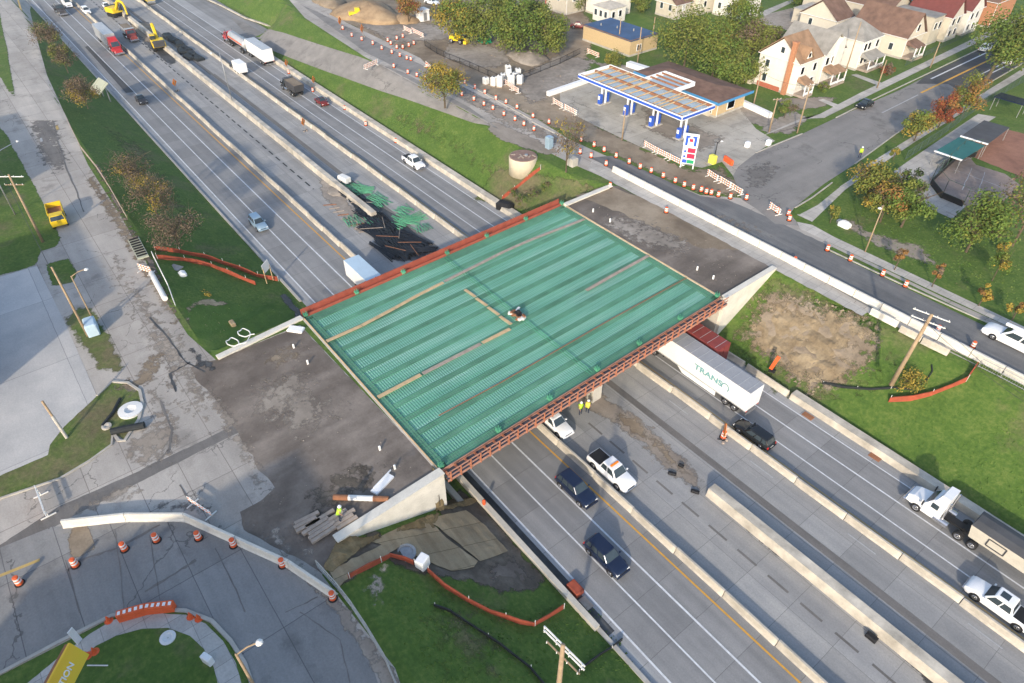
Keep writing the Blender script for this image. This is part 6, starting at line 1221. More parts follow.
for (x0, y0), (x1, y1), lb, mt in (((936, 152), (960, 138), 'teal shade roof with white front edge over the dugout', 'shade_cloth'), ((962, 137), (985, 121), 'dark mesh dugout roof nearer the clay infield', 'tarp_grey')):
    A = P(x0, y0, G + 2.4); B = P(x1, y1, G + 2.4); d = B - A; t = thing('dugout_shelter', lb, 'shelter', (A.x, A.y, G), math.atan2(d.y, d.x)); MB().box((d.length / 2, -2.0, 2.45), (d.length, 4.4, .1)).build('roof', mt, t)
    MB().box((0, -2.0, 2.5), (.25, 4.6, .2)).build('front_edge', 'white_board', t)
    for xx in (0.1, d.length - .1):
        for yy in (-4.1, .1): MB().cyl((xx, yy, 0), (xx, yy, 2.4), .06, n=6).build('post', 'steel', t)
    MB().box((d.length / 2, -1.0, .45), (d.length - 1, .4, .08)).build('bench', 'steel', t)
t = thing('shade_canopy', 'dark blue roofed shelter on the lawn at the right edge', 'shelter', P(1006, 112)); MB().box((0, 0, 2.6), (5.5, 3.2, .2)).build('roof', 'navy_paint', t)
for x in (-2.5, 2.5):
    for y in (-1.4, 1.4): MB().cyl((x, y, 0), (x, y, 2.6), .07, n=6).build('post', 'steel', t)
# shed, white tanks
t = thing('white_tank_stack', 'stack', 'x'); bpy.data.objects.remove(t)
wt = [(486, 84), (494, 86), (500, 87), (503, 80), (508, 74), (511, 86), (515, 79), (520, 84), (509, 80), (518, 75)]
tt = thing('storage_tote', 'white square storage tote', 'tote', P(*wt[0])); MB().cbox((0, 0, .95), (1.2, 1.2, 1.5), .12).build('plastic_tank', 'off_white', tt); MB().cyl((0, 0, 1.7), (0, 0, 1.8), .2, n=8).build('filler_cap', 'black', tt); MB().box((0, 0, .1), (1.3, 1.3, .16)).build('pallet', 'lumber_grey', tt)
for i, q in enumerate(wt):
    o = tt if i == 0 else dup(tt, P(*q), rz=.3 * i); o['label'] = 'white square tote in the white stack by the dark yard fence, %s from the left' % ordn(i); o['group'] = 'white totes'; o.scale = (.95, .95, .85 + .3 * (i % 3))
t = thing('storage_shed', 'small white shed by the orange leafed tree', 'shed', P(423, 20)); MB().box((0, 0, 1.3), (2.6, 2.6, 2.6)).build('wall', 'white_board', t); MB().box((0, 0, 2.68), (2.9, 2.9, .15)).build('roof', 'off_white', t); MB().box((1.31, 0, 1.1), (.04, 1.0, 2.0)).build('door', 'steel', t)
t = thing('tarp_bundle', 'green tarp covered bundle in the gravel yard', 'bundle', P(485, 42)); MB().loft([[(-1.6, -1, 0), (1.6, -1, 0), (1.6, 1, 0), (-1.6, 1, 0)], [(-1.2, -.7, 1), (1.3, -.6, .9), (1.2, .7, 1.1), (-1.1, .6, .95)], [(-.5, -.2, 1.4), (.5, -.2, 1.3), (.5, .2, 1.4), (-.5, .2, 1.3)]]).build('tarp', 'green_sign', t)
# earth heap
def heap(px, py, rx, ry, h, mat, label, name='earth_heap', z=G, seed=1, n=26):
    rnd = random.Random(seed); c = P(px, py, z); vs = []; fs = []; m_ = MB()
    rings = []
    for i in range(7):
        k = 1 - i / 6; rg = []
        for j in range(n):
            a = 2 * PI * j / n; w = 1 + .13 * math.sin(3 * a + seed) + rnd.uniform(-.07, .07); rg.append((rx * k * w * math.cos(a) + .2 * i, ry * k * w * math.sin(a), h * (1 - k ** 1.6) + rnd.uniform(-.05, .05) * h - .05 * (i == 0)))
        rings.append(rg)
    m_.loft(rings); return tag(m_.build(name, mat, smooth=True), label, 'heap', None, c)
heap(367, 13, 13, 8, 3.2, 'sand', 'large brown earth heap beside the far service road'); heap(330, 3, 7, 4, 2, 'dirt_brown', 'low dark earth heap at the top edge of the yard', seed=3); heap(528, 58, 6, 4, 1.6, 'gravel', 'grey rubble heap under the row of big trees', seed=4); heap(405, 20, 5, 3, 1.6, 'sand', 'pale rubble heap beside the orange leafed tree', seed=5); heap(340, 190, 3.2, 2.2, .5, 'gravel', 'small pile of broken concrete by the median wall end', z=0, seed=6)
# black and green rebar bundles beyond the bridge
def bars(px, py, L, n, rz, mat, label, r=.06, spread=.12, name='rebar_bundle', z=0.03, layers=2, jitter=.05):
    rnd = random.Random(int(px * 7 + py)); m_ = MB()
    for k in range(n):
        y = (k % (n // layers + 1) - n / layers / 2) * spread; zz = .08 + (k // (n // layers + 1)) * .14; a = rnd.uniform(-jitter, jitter); l = L * rnd.uniform(.75, 1); c, s_ = math.cos(a) * l / 2, math.sin(a) * l / 2; m_.cyl((-c, y - s_, zz), (c, y + s_, zz), r, n=4)
    o = m_.build(name, mat); return tag(o, label, 'bar bundle', 'bar bundles beyond the bridge', P(px, py, z), rz)
M('bar_black', (0.025, 0.03, 0.038), 0.4, 1.5, 0.25, 0.5)
k = 0
WH = ['first', 'second', 'third', 'fourth', 'fifth', 'sixth', 'seventh', 'eighth', 'ninth', 'tenth']
for (x, y, L, n, r_) in ((352, 197, 9, 20, .1), (362, 207, 10, 22, -.15), (372, 217, 10, 26, .12), (384, 222, 9, 24, -.1), (378, 233, 11, 28, .2), (392, 238, 10, 30, -.2), (400, 246, 11, 32, .05), (413, 240, 10, 26, .25), (418, 250, 8, 20, .9), (386, 250, 9, 22, .1)):
    bars(x, y, L * .8, int(n * .8), r_, 'bar_black' , 'black bar bundle in the dark pile beyond the bridge, %s from the upper left' % WH[k], .10, .36, layers=3, jitter=.12); k += 1
gb = [(343, 184, 3.5, .3, 'white topped'), (357, 187, 5, .1, ''), (366, 190, 4, 1.2, ''), (352, 194, 4, .4, ''), (378, 198, 5, .1, ''), (382, 203, 4, .3, ''), (405, 210, 4, .2, ''), (404, 218, 5, 0, ''), (411, 220, 5, .9, ''), (400, 224, 4, .4, ''), (417, 217, 4, 1.3, ''), (424, 228, 3.5, .1, ''), (354, 221, 5, -.1, ''), (375, 220, 4, -.4, '')]
drape('dark_matting', [(346, 186), (362, 192), (380, 205), (400, 218), (420, 238), (434, 250), (420, 262), (395, 262), (372, 240), (366, 222), (350, 204)], 'mud_trench', 0.028, rough=1.5, seed=99, z=0, feather=.8)
for i, (x, y, a_) in enumerate([(372, 232, 1.0), (388, 240, .8), (400, 236, -.6), (410, 246, .9), (384, 226, -.4), (396, 252, .5), (362, 206, .9), (415, 254, -.2)]): tag(MB().cyl((-1.9, 0, .7), (1.9, 0, .75), .045, n=5).build('loose_rod', 'rust' if i % 2 else 'lumber_grey'), 'loose rusty rod lying across the black bar pile, %s' % ordn(i, 'first'), 'rod', 'loose rods on the bar pile', P(x, y, .03), a_)
for i, (x, y, L, r_, _) in enumerate(gb): bars(x, y, L * .8, 11, r_ + .25 * math.sin(i * 2.1), 'rebar_green', 'green bar bundle round the black pile, %s from the left' % ordn(i), .06, .5, layers=2, jitter=.3)
t = thing('site_generator', 'small white compressor at the upper end of the black bar pile', 'machine', P(345, 183, 0.03), .2); MB().cbox((0, 0, .9), (2.4, 1.3, 1.0), .12).build('housing', 'off_white', t); MB().box((1.5, 0, .5), (1.0, .1, .1)).build('tow_bar', 'black', t)
for s_ in (-1, 1): wheel(t, 0, s_ * .7, .3, .2)
rk = random.Random(9)
for i in range(9):
    x, y = 330 + i * 4.4, 205 + i * 3.3; A = P(x - 6 + rk.uniform(-2, 2), y + 2, .03); tag(MB().box((0, 0, .06), (rk.uniform(1.8, 3), .16, .1)).build('timber_batten', 'lumber_grey' if i % 3 else 'rust'), 'timber batten on the concrete beside the median wall end, %s from the left' % ordn(i), 'timber', 'battens by the wall end', P(x, y, .03), 1.2 + rk.uniform(-.2, .2))
bags = [(174 - 0, 41), (180, 45), (186, 50), (192, 55), (198, 59), (168, 37), (190, 58), (183, 52)]
for i, (x, y) in enumerate(bags):
    m_ = MB().cbox((0, 0, .35), (4.2, 2.2, .8), .3); tag(m_.build('covered_stack', 'silt_black'), 'black wrapped stack beside the excavator pit, %s from the top' % ordn(i, 'first'), 'wrapped stack', 'black wrapped stacks', P(x, y, .03), .1 * (-1) ** i)
# people in high visibility vests
def person(px, py, label, z=G, rz=0, vest='hivis', bend=0.0):
    t = thing('person', label, 'person', P(px, py, z), rz); s = [(0, 0, .95), (0, 0, 1.2), (.02 + bend, 0, 1.42), (.03 + bend, 0, 1.53), (.05 + bend, 0, 1.64), (.05 + bend, 0, 1.78)]
    vs = list(s); ed = [(0, 1), (1, 2), (2, 3), (3, 4), (4, 5)]; rad = [.15, .15, .15, .06, .1, .08]
    for sg in (-1, 1):
        i0 = len(vs); vs += [(0, sg * .1, .88), (.06, sg * .12, .5), (0, sg * .13, .09), (.12, sg * .14, .04)]; rad += [.1, .075, .05, .045]; ed += [(0, i0), (i0, i0 + 1), (i0 + 1, i0 + 2), (i0 + 2, i0 + 3)]
        i1 = len(vs); vs += [(bend, sg * .2, 1.42), (.02 + bend, sg * .26, 1.14), (.16 + bend, sg * .24, .94), (.2 + bend, sg * .235, .87)]; rad += [.07, .05, .038, .035]; ed += [(2, i1), (i1, i1 + 1), (i1 + 1, i1 + 2), (i1 + 2, i1 + 3)]
        for f in range(5):
            j = len(vs); a = (f - 2) * .018; thumb = f == 0; vs += [(.21 + bend + (.01 if thumb else .02), sg * (.235 + (-.05 if thumb else a)), .84 if thumb else .82), (.235 + bend, sg * (.235 + (-.06 if thumb else a * 1.2)), .80 if thumb else .765 + abs(f - 3) * .006)]; rad += [.012, .009]; ed += [(i1 + 3, j), (j, j + 1)]
    me = bpy.data.meshes.new('body'); me.from_pydata(vs, ed, []); o = bpy.data.objects.new('body', me); COL.objects.link(o); md = o.modifiers.new('s', 'SKIN'); md.use_smooth_shade = True
    for i, r_ in enumerate(rad): me.skin_vertices[0].data[i].radius = (r_, r_); me.skin_vertices[0].data[i].use_root = (i == 0)
    o.modifiers.new('b', 'SUBSURF').levels = 1; o.modifiers['b'].render_levels = 1
    dg = bpy.context.evaluated_depsgraph_get(); nm = bpy.data.meshes.new_from_object(o.evaluated_get(dg)); bpy.data.objects.remove(o)
    o = bpy.data.objects.new('body', nm); COL.objects.link(o); o.parent = t; nm.materials.clear()
    for mname in ('skin', 'trousers'): nm.materials.append(MATS[mname])
    for p_ in nm.polygons: p_.material_index = 1 if p_.center.z < .95 and abs(p_.center.y) < .21 else 0
    MB().loft([[(-.17, -.21, .92), (.17, -.21, .92), (.17, .21, .92), (-.17, .21, .92)], [(-.17 + bend * .5, -.22, 1.2), (.18 + bend * .5, -.22, 1.2), (.18 + bend * .5, .22, 1.2), (-.17 + bend * .5, .22, 1.2)], [(-.14 + bend, -.23, 1.48), (.17 + bend, -.23, 1.48), (.17 + bend, .23, 1.48), (-.14 + bend, .23, 1.48)], [(-.07 + bend, -.1, 1.54), (.1 + bend, -.1, 1.54), (.1 + bend, .1, 1.54), (-.07 + bend, .1, 1.54)]]).build('safety_vest', vest, t, True)
    MB().lathe((.05 + bend, 0, 1.74), [(.17, 0), (.135, .02), (.12, .1), (.06, .155), (.01, .16)], 12).build('hard_hat', 'white_paint', t, True); return t
M('hivis', (0.45, 0.75, 0.05), 0.08, 5, 0.6); M('hivis_yellow', (0.75, 0.70, 0.10), 0.08, 5, 0.6); M('skin', (0.42, 0.25, 0.17), 0.08, 5, 0.6); M('trousers', (0.03, 0.04, 0.07), 0.2, 5, 0.8)
for a in ((580, 414, 'person in yellow green vest left of the pier foot, nearer the white SUV', .03, 0, 'hivis', 0), (587, 413, 'person in pale yellow vest standing right beside the pier', .03, 2, 'hivis_yellow', .05), (340, 520, 'person in bright lime vest working on the timber mats', G + .45, 1, 'hivis', .18), (859, 158, 'person in lime vest standing at the kerb of the cross street', G + .05, -1, 'hivis', 0)): person(*a).scale = (1.15,) * 3
# timber mats, pipes, channel, small things at lower left
for i, (a, b, n) in enumerate((((294, 528), (318, 516), 3), ((306, 536), (334, 518), 5), ((333, 524), (353, 512), 4))):
    A, B = P(*a, G + .1), P(*b, G + .1); d = B - A; t = thing('timber_mat', 'weathered timber mat in the pile by the lime vested worker, %s' % ['leftmost', 'middle one', 'rightmost'][i], 'timber mat', (A + B) / 2, math.atan2(d.y, d.x), 'timber mats')
    for k in range(n): MB().box((.1 * k * (-1) ** k, (k - n / 2) * .42, .18 + .04 * (k % 2)), (d.length * (1.0 - .08 * (k % 2)), .36, .3)).build('beam', 'lumber_grey', t)
A, B = P(334, 499), P(389, 501); d = B - A; t = thing('steel_pipe', 'rusty and white steel pipe lying on the dark approach dirt', 'pipe', A, math.atan2(d.y, d.x)); L = d.length
MB().cyl((0, 0, .3), (L * .27, 0, .3), .28).build('rusty_end', 'rust', t); MB().cyl((L * .27, 0, .3), (L * .72, 0, .3), .27).build('white_middle', 'off_white', t); MB().cyl((L * .72, 0, .3), (L, 0, .3), .28).build('rusty_end', 'rust', t)
A, B = P(374, 494), P(391, 476); d = B - A; tag(MB().box((d.length / 2, 0, .12), (d.length, .8, .24)).box((d.length / 2 + .4, .32, .3), (d.length, .1, .14)).build('steel_channel', 'white_board'), 'pale blue white steel channel lying beside the wing wall', 'channel', None, A, math.atan2(d.y, d.x))
def stake(px, py, label, h=.6, grp='white stakes on the approach dirt', z=G + .02, mat='reflective_white'): tag(MB().cbox((0, 0, h / 2), (.2, .2, h), .04).build('marker_stake', mat), label, 'stake', grp, P(px, py + 1, z))
for q, l in (((593, 211), 'upper right approach, left one'), ((610, 221), 'upper right approach, right one'), ((697, 269), 'lower right approach, left one'), ((713, 278), 'lower right approach, right one'), ((294, 347), 'left approach, upper one'), ((308, 363), 'left approach, lower one'), ((380, 449), 'near the bridge corner, upper one'), ((395, 468), 'near the bridge corner, lower one')): stake(*q, 'white marker stake on the ' + l if 'approach' in l else 'white marker stake ' + l)
def litter(name, px, py, label, cat, mat, build, z=None, rz=0):
    p = hit(px, py); return tag(build(MB()).build(name, mat), label, cat, None, p, rz)
litter('white_box', 423, 566, 'bright white box standing on the lower bank between the orange fences', 'box', 'white_board', lambda m: m.cbox((0, 0, .65), (.9, 1.15, 1.3), .08), rz=.4)
litter('manhole_plate', 406, 554, 'round grey pipe cap on the dark slope left of the white box', 'cap', 'steel', lambda m: m.lathe((0, 0, 0), [(.95, 0), (.95, .25), (.7, .3), (.65, .2), (.05, .2)], 18))
litter('manhole_ring', 131, 411, 'white manhole ring with black opening on the small traffic island', 'ring', 'off_white', lambda m: m.lathe((0, 0, 0), [(1.25, 0), (1.25, .25), (.6, .3), (.55, .1), (.05, .05)], 22)); litter('manhole_ring', 107, 427, 'small grey ring at the edge of the traffic island', 'ring', 'kerb_concrete', lambda m: m.lathe((0, 0, 0), [(.5, 0), (.5, .2), (.3, .22), (.05, .1)], 16)); litter('manhole_ring', 168, 638, 'pale round ring lying on the dark grass at bottom left', 'ring', 'off_white', lambda m: m.lathe((0, 0, 0), [(.62, 0), (.62, .12), (.4, .16), (.3, .05), (.05, .03)], 20))
litter('culvert_pipe', 127, 431, 'thick black pipe pointing out of the traffic island', 'pipe', 'silt_black', lambda m: m.cyl((-1.4, 0, .35), (1.8, 0, .35), .38), rz=-1.0 + 2.2); litter('culvert_pipe', 112, 413, 'thin dark pipe across the traffic island grass', 'pipe', 'silt_black', lambda m: m.tube([(-2, 0, .2), (0, .2, .2), (2, 0, .2)], .16), rz=-.7)
litter('portable_cabinet', 94, 332, 'pale blue roofed cabinet standing between the two wooden poles', 'cabinet', 'roof_blue', lambda m: m.cbox((0, 0, .9), (2.2, 1.3, 1.6), .15), rz=-.1)
litter('hose_coil', 228, 349, 'pale hose loops lying on the grass behind the upper left wing wall', 'hose', 'off_white', lambda m: m.tube([(1.1 * math.cos(a / 5) * (1 + .15 * math.sin(a)), 1.0 * math.sin(a / 5) + a * .05, .15 + .02 * a) for a in range(64)], .07, 5)); litter('white_slab', 296, 330, 'white sheet on the dirt beside the upper left bridge corner', 'sheet', 'reflective_white', lambda m: m.cbox((0, 0, .15), (2.0, 1.1, .25), .1), rz=.7)
litter('straw_bale', 233, 325, 'small tan bundle on the bright grass left of the bridge', 'bale', 'straw_blanket', lambda m: m.cbox((0, 0, .3), (1.1, .6, .5), .1)); litter('boulder', 183, 275, 'white stone on the left bank below the orange fences', 'boulder', 'reflective_white', lambda m: m.cbox((0, 0, .3), (1.3, .9, .6), .25)); litter('sheet_panel', 176, 268, 'grey sheet lying left of the white stone', 'sheet', 'steel', lambda m: m.box((0, 0, .1), (1.8, 1.1, .08)), rz=.5)
litter('boulder', 1008 - 0, 270 - 40 if 0 else 240, 'x', 'boulder', 'reflective_white', lambda m: m.cbox((0, 0, .3), (1.3, .9, .6), .25)) if 0 else None
for q, l in (((1008, 330), 0),): pass
litter('boulder', 844, 226, 'white boulder pair on the bare soil by the park lamp', 'boulder', 'reflective_white', lambda m: m.cbox((0, 0, .4), (1.8, 1.3, .8), .35)); litter('boulder', 841, 223, 'grey stone left of the white boulder by the park lamp', 'boulder', 'steel', lambda m: m.cbox((0, 0, .25), (1.3, .8, .5), .2)); litter('black_bin', 505, 209, 'black bundle against the parapet wall next to the bridge corner', 'bundle', 'black', lambda m: m.cbox((0, 0, .7), (3.0, 1.8, 1.4), .4), rz=.4); litter('box_crate', 572, 165, 'pale cube shaped crate below the bare yellow tree', 'crate', 'kerb_concrete', lambda m: m.cbox((0, 0, .7), (1.6, 1.4, 1.4), .08)); litter('portable_toilet', 549, 148, 'blue and white portable toilet beside the bare tree', 'toilet', 'blue_grey_paint', lambda m: m.cbox((0, 0, 1.1), (1.1, 1.1, 2.2), .1))
litter('yellow_block', 712, 163, 'pale yellow block at the forecourt corner', 'block', 'hivis_yellow', lambda m: m.cbox((0, 0, .7), (1.2, .9, 1.5), .1)); litter('orange_barrier', 728, 163, 'orange plastic barrier at the forecourt entrance', 'barrier', 'orange_plastic', lambda m: m.cbox((0, 0, .5), (2.4, .5, .9), .1), rz=-.3); litter('white_bollard', 747, 147, 'white block at the verge corner, left one', 'block', 'white_board', lambda m: m.cbox((0, 0, .5), (.8, .8, 1.0), .1)); litter('white_bollard', 768, 145, 'white block on the verge, right one by the pole', 'block', 'white_board', lambda m: m.cbox((0, 0, .5), (.8, .8, 1.0), .1))
litter('traffic_cone', 697, 494 - 10 if 0 else 683, 'x', 'cone', 'black', lambda m: m.box((0, 0, .1), (.1, .1, .1))) if 0 else None
def zbox(name, px, py, label, cat, mat, dims, rz=0, z=.03): tag(MB().cbox((0, 0, dims[2] / 2), dims, .08).build(name, mat), label, cat, None, P(px, py, z), rz)
zbox('sandbag_pile', 672, 474, 'black sandbags on the closed lane below the brown dirt, left pair', 'sandbags', 'black', (.9, .4, .25), .6); zbox('sandbag_pile', 681, 466, 'black sandbag further right on the brown dirt', 'sandbags', 'black', (.6, .4, .25), .3); zbox('sandbag_pile', 695, 492, 'black sandbags just before the median wall start', 'sandbags', 'black', (.9, .45, .25), .5); zbox('drain_grate', 835, 650 - 0, 'black box against the lower end of the median wall', 'box', 'black', (1.3, .8, .6), .2) if 0 else zbox('black_box', 871, 638, 'black box against the lower part of the median wall', 'box', 'black', (1.0, .6, .4), .0)
for q, l in (((808, 416), 'upper'), ((875, 457), 'lower')): zbox('drain_grate', q[0], q[1], 'rusty drain grate before the right parapet wall, %s one' % l, 'grate', 'rust', (1.3, .8, .05), 0)
zbox('drain_grate', 586, 603, 'brown drain grate on the left shoulder near the lower fence end', 'grate', 'lumber_grey', (1.3, .8, .05), 0); zbox('orange_equipment', 575, 590, 'orange machine part in the gutter beside the left shoulder', 'equipment', 'orange_net', (1.5, 1.0, .6), 0); zbox('marker_post', 484, 504, 'small orange marker on the low grey wall', 'marker', 'orange_plastic', (.3, .3, .7), 0, .75)
t = thing('orange_channelizer', 'tall orange panel marker on the dark bank edge behind the barrier', 'marker', P(772, 371, .8), .3); MB().box((0, 0, 1.4), (.45, .12, 2.4), 0, .2).build('panel', 'orange_plastic', t); MB().box((0, 0, .1), (.8, .8, .15)).build('base', 'rubber', t)
# barrier wreck and signs at left: racks, pipes, barricade
t = thing('pipe_rack', 'grey green rack holding short black ribs beside the left service road', 'rack', P(139, 250), math.atan2((P(146, 263) - P(135, 242)).y, (P(146, 263) - P(135, 242)).x)); MB().box((0, 0, .3), (6, 1.5, .2)).build('bed', 'sign_pale', t)
for k in range(8): MB().box((-2.6 + k * .72, 0, .5), (.16, 1.3, .2)).build('rib', 'black', t)
A, B = P(152, 275), P(166, 301); d = B - A; tag(MB().cyl((0, 0, .35), (d.length, 0, .35), .35).build('white_pipe', 'off_white'), 'long pale pipe lying behind the orange and white barricade at left', 'pipe', None, A, math.atan2(d.y, d.x))
barricade((140, 270), (153, 274), 'orange and white barricade stack between rack and pale pipe at left', boards=3); barricade((40, 492), (50, 520), 'dark striped barricade at the left end of the white curved barrier', boards=2); barricade((190, 502), (214, 518), 'tilted orange and white barricade lying behind the white curved barrier', boards=2, h=1.0)
A = P(119, 622); t = thing('water_barrier', 'bright orange water filled barrier row on the curved sidewalk, left piece', 'barrier', P(134, 614), 0)
for i, (a, b, l) in enumerate((((120, 620), (148, 612), 'left piece'), ((148, 612), (176, 609), 'right piece'))):
    A, B = P(*a), P(*b); d = B - A
    if i: t = thing('water_barrier', '', 'barrier')
    t['label'] = 'bright orange plastic barrier on the curved sidewalk, ' + l; t['group'] = 'orange plastic barriers'; t.location = (A + B) / 2; t.rotation_euler = (0, 0, math.atan2(d.y, d.x)); L = d.length
    MB().side([(-L / 2, 0), (L / 2, 0), (L / 2, .95), (-L / 2, .95)], -.28, .28).build('barrier_body', 'orange_plastic', t)
    for k in range(5): MB().box((-L / 2 + L * (k + .5) / 5, 0, .97), (L * .1, .3, .04)).build('white_patch', 'reflective_white', t)
for q, l in (((109, 621), 'left of the orange plastic barriers'), ((191, 617), 'right of the orange plastic barriers'), ((199, 619), 'rightmost small one past the orange barriers'), ((88, 656), 'beside the billboard, left one'), ((95, 652), 'beside the billboard, right one')): litter('traffic_cone', q[0], q[1], 'small orange cone ' + l, 'cone', 'orange_plastic', lambda m: m.lathe((0, 0, 0), [(.35, 0), (.35, .05), (.2, .06), (.05, .7)], 10))
litter('white_panel_sign', 80, 642, 'narrow white sign blade beside the billboard on the sidewalk', 'sign', 'white_board', lambda m: m.box((0, 0, 1.0), (.08, .5, 1.9)), rz=.6); litter('white_rod', 98, 666, 'white rod lying on the dark grass by the billboard', 'rod', 'off_white', lambda m: m.cyl((-.8, 0, .1), (.8, 0, .1), .05), rz=.9); litter('white_utility_box', 209, 662, 'small white box at the inner edge of the curved sidewalk', 'box', 'white_board', lambda m: m.cbox((0, 0, .5), (.9, .5, .9), .08), rz=.4)
# billboard, tilted seen from above
def bill_mat():
    b = NB('billboard_face'); x = b.xyz(b.tc); f = b.math('ADD', b.math('MULTIPLY', x[0], .09), b.math('ADD', b.math('MULTIPLY', x[1], .12), b.math('MULTIPLY', b.noise(.4, 3), .5)))
    MATS['billboard_face'] = b.out(b.ramp(f, [(0.0, (0.75, 0.33, 0.03)), (0.3, (0.78, 0.5, 0.04)), (0.75, (0.55, 0.62, 0.05))]), .6)
bill_mat()
zc = G + 5.0
c0, c1, c3 = P(69, 643, zc + 1.5), P(86, 659, zc - .2), P(38, 700, zc + 1.5)
ex = (c3 - c0); ey = (c1 - c0); ey = ey - ex.normalized() * ey.dot(ex.normalized()); nrm = ex.cross(ey).normalized()
if nrm.z < 0: nrm = -nrm
t = thing('billboard', 'yellow and orange billboard with white lettering at the bottom left edge', 'billboard', c0); Mx = Matrix((ex.normalized(), ey.normalized(), nrm)).transposed().to_4x4()
Lx, Ly = 9.0, ey.length
MB().box((Lx / 2, Ly / 2, 0), (Lx, Ly, .2)).xf(Mx).build('panel', 'billboard_face', t); MB().box((Lx / 2, Ly / 2, -.35), (Lx, Ly * .9, .3)).xf(Mx).build('rear_frame', 'rust', t)
tx = text_part('lettering', 'CELEBRATION', .62, 'reflective_white', t, (0, 0, 0), (0, 0, 0), .02, 1.1, .012); hand = 1 if Mx.to_3x3().determinant() > 0 else -1
Xa = -ex.normalized(); Za = nrm; Ya = Za.cross(Xa); tx.matrix_local = Matrix.Translation(ex.normalized() * 3.0 + ey * .5 + nrm * .12) @ Matrix((Xa, Ya, Za)).transposed().to_4x4()
for k in (2.0, 6.5): q = Mx @ Vector((k, Ly / 2, -.4)); MB().cyl(q, (q.x, q.y, G - c0.z), .2, n=8).build('support_post', 'steel', t)

# overhead wires
M('wire', (0.04, 0.04, 0.045), 0.1, 1, 0.6)
def wire(a, b, sag, label, r=.022):
    pts = [a.lerp(b, k / 14) - Vector((0, 0, sag * 4 * (k / 14) * (1 - k / 14))) for k in range(15)]
    tag(MB().tube([p - a for p in pts], r, 4).build('overhead_wire', 'wire'), label, 'wire', None, a)
a1, a2, a3 = P(3, 176, G + 10.3), P(50, 268, G + 9.8), P(-60, 60, G + 10)
for k, dz in enumerate((0, -.9)):
    wire(a1 + Vector((0, 0, dz)), a2 + Vector((0, 0, dz)), .8, 'thin wire from the crossarmed left pole to the bare pole, %s' % ['upper one', 'lower one'][k]); wire(a3 + Vector((0, 0, dz)), a1 + Vector((0, 0, dz)), .8, 'thin wire running up the left edge from the crossarmed pole, %s' % ['upper one', 'lower one'][k])
b1 = P(928, 317, G + 9.4); b2 = P(1090, 440, G + 9.4)
for k, y in enumerate((-1.4, 1.4)): wire(b1 + Vector((y, 0, 0)), b2 + Vector((y, 0, 0)), .9, 'thin wire leaving the right utility pole to the right edge, %s' % ['nearer one', 'farther one'][k])
h1_, h2_ = P(776, 98, G + 6.2), P(809, 86, G + 8.6)
wire(P(719, 50, G + 6), P(763, 73, G + 6.5), .7, 'thin wire between the pole behind the shop and the lane pole'); wire(P(763, 73, G + 6.6), h2_, .6, 'thin wire between the lane pole and the sidewalk pole'); wire(h2_, P(888, 61, G + 5.6), .8, 'thin wire along the sidewalk before the white houses')
# ---------------------------------------------------------------- trees
def leafmat(name, a, b, c):
    n = NB(name); f = n.noise(1.1, 4); g = n.noise(9, 2); k = n.math('ADD', n.math('MULTIPLY', f, .6), n.math('MULTIPLY', g, .4))
    n.out(n.ramp(k, [(.35, a), (.5, b), (.65, c)]), .9, spec=.15)
    n.b.inputs['Transmission Weight'].default_value = 0; MATS[name] = n.m
leafmat('leaf_green', (0.05, 0.095, 0.018), (0.09, 0.145, 0.03), (0.16, 0.205, 0.05)); leafmat('leaf_olive', (0.075, 0.095, 0.02), (0.13, 0.155, 0.034), (0.21, 0.22, 0.055)); leafmat('leaf_yellow', (0.17, 0.125, 0.025), (0.28, 0.21, 0.04), (0.38, 0.29, 0.06))
leafmat('leaf_orange', (0.15, 0.08, 0.03), (0.23, 0.125, 0.04), (0.31, 0.18, 0.06)); leafmat('leaf_red', (0.13, 0.035, 0.02), (0.2, 0.055, 0.028), (0.28, 0.09, 0.04)); leafmat('leaf_brown', (0.09, 0.065, 0.045), (0.14, 0.105, 0.075), (0.2, 0.155, 0.11)); leafmat('leaf_dark', (0.015, 0.028, 0.012), (0.028, 0.045, 0.018), (0.05, 0.07, 0.025))
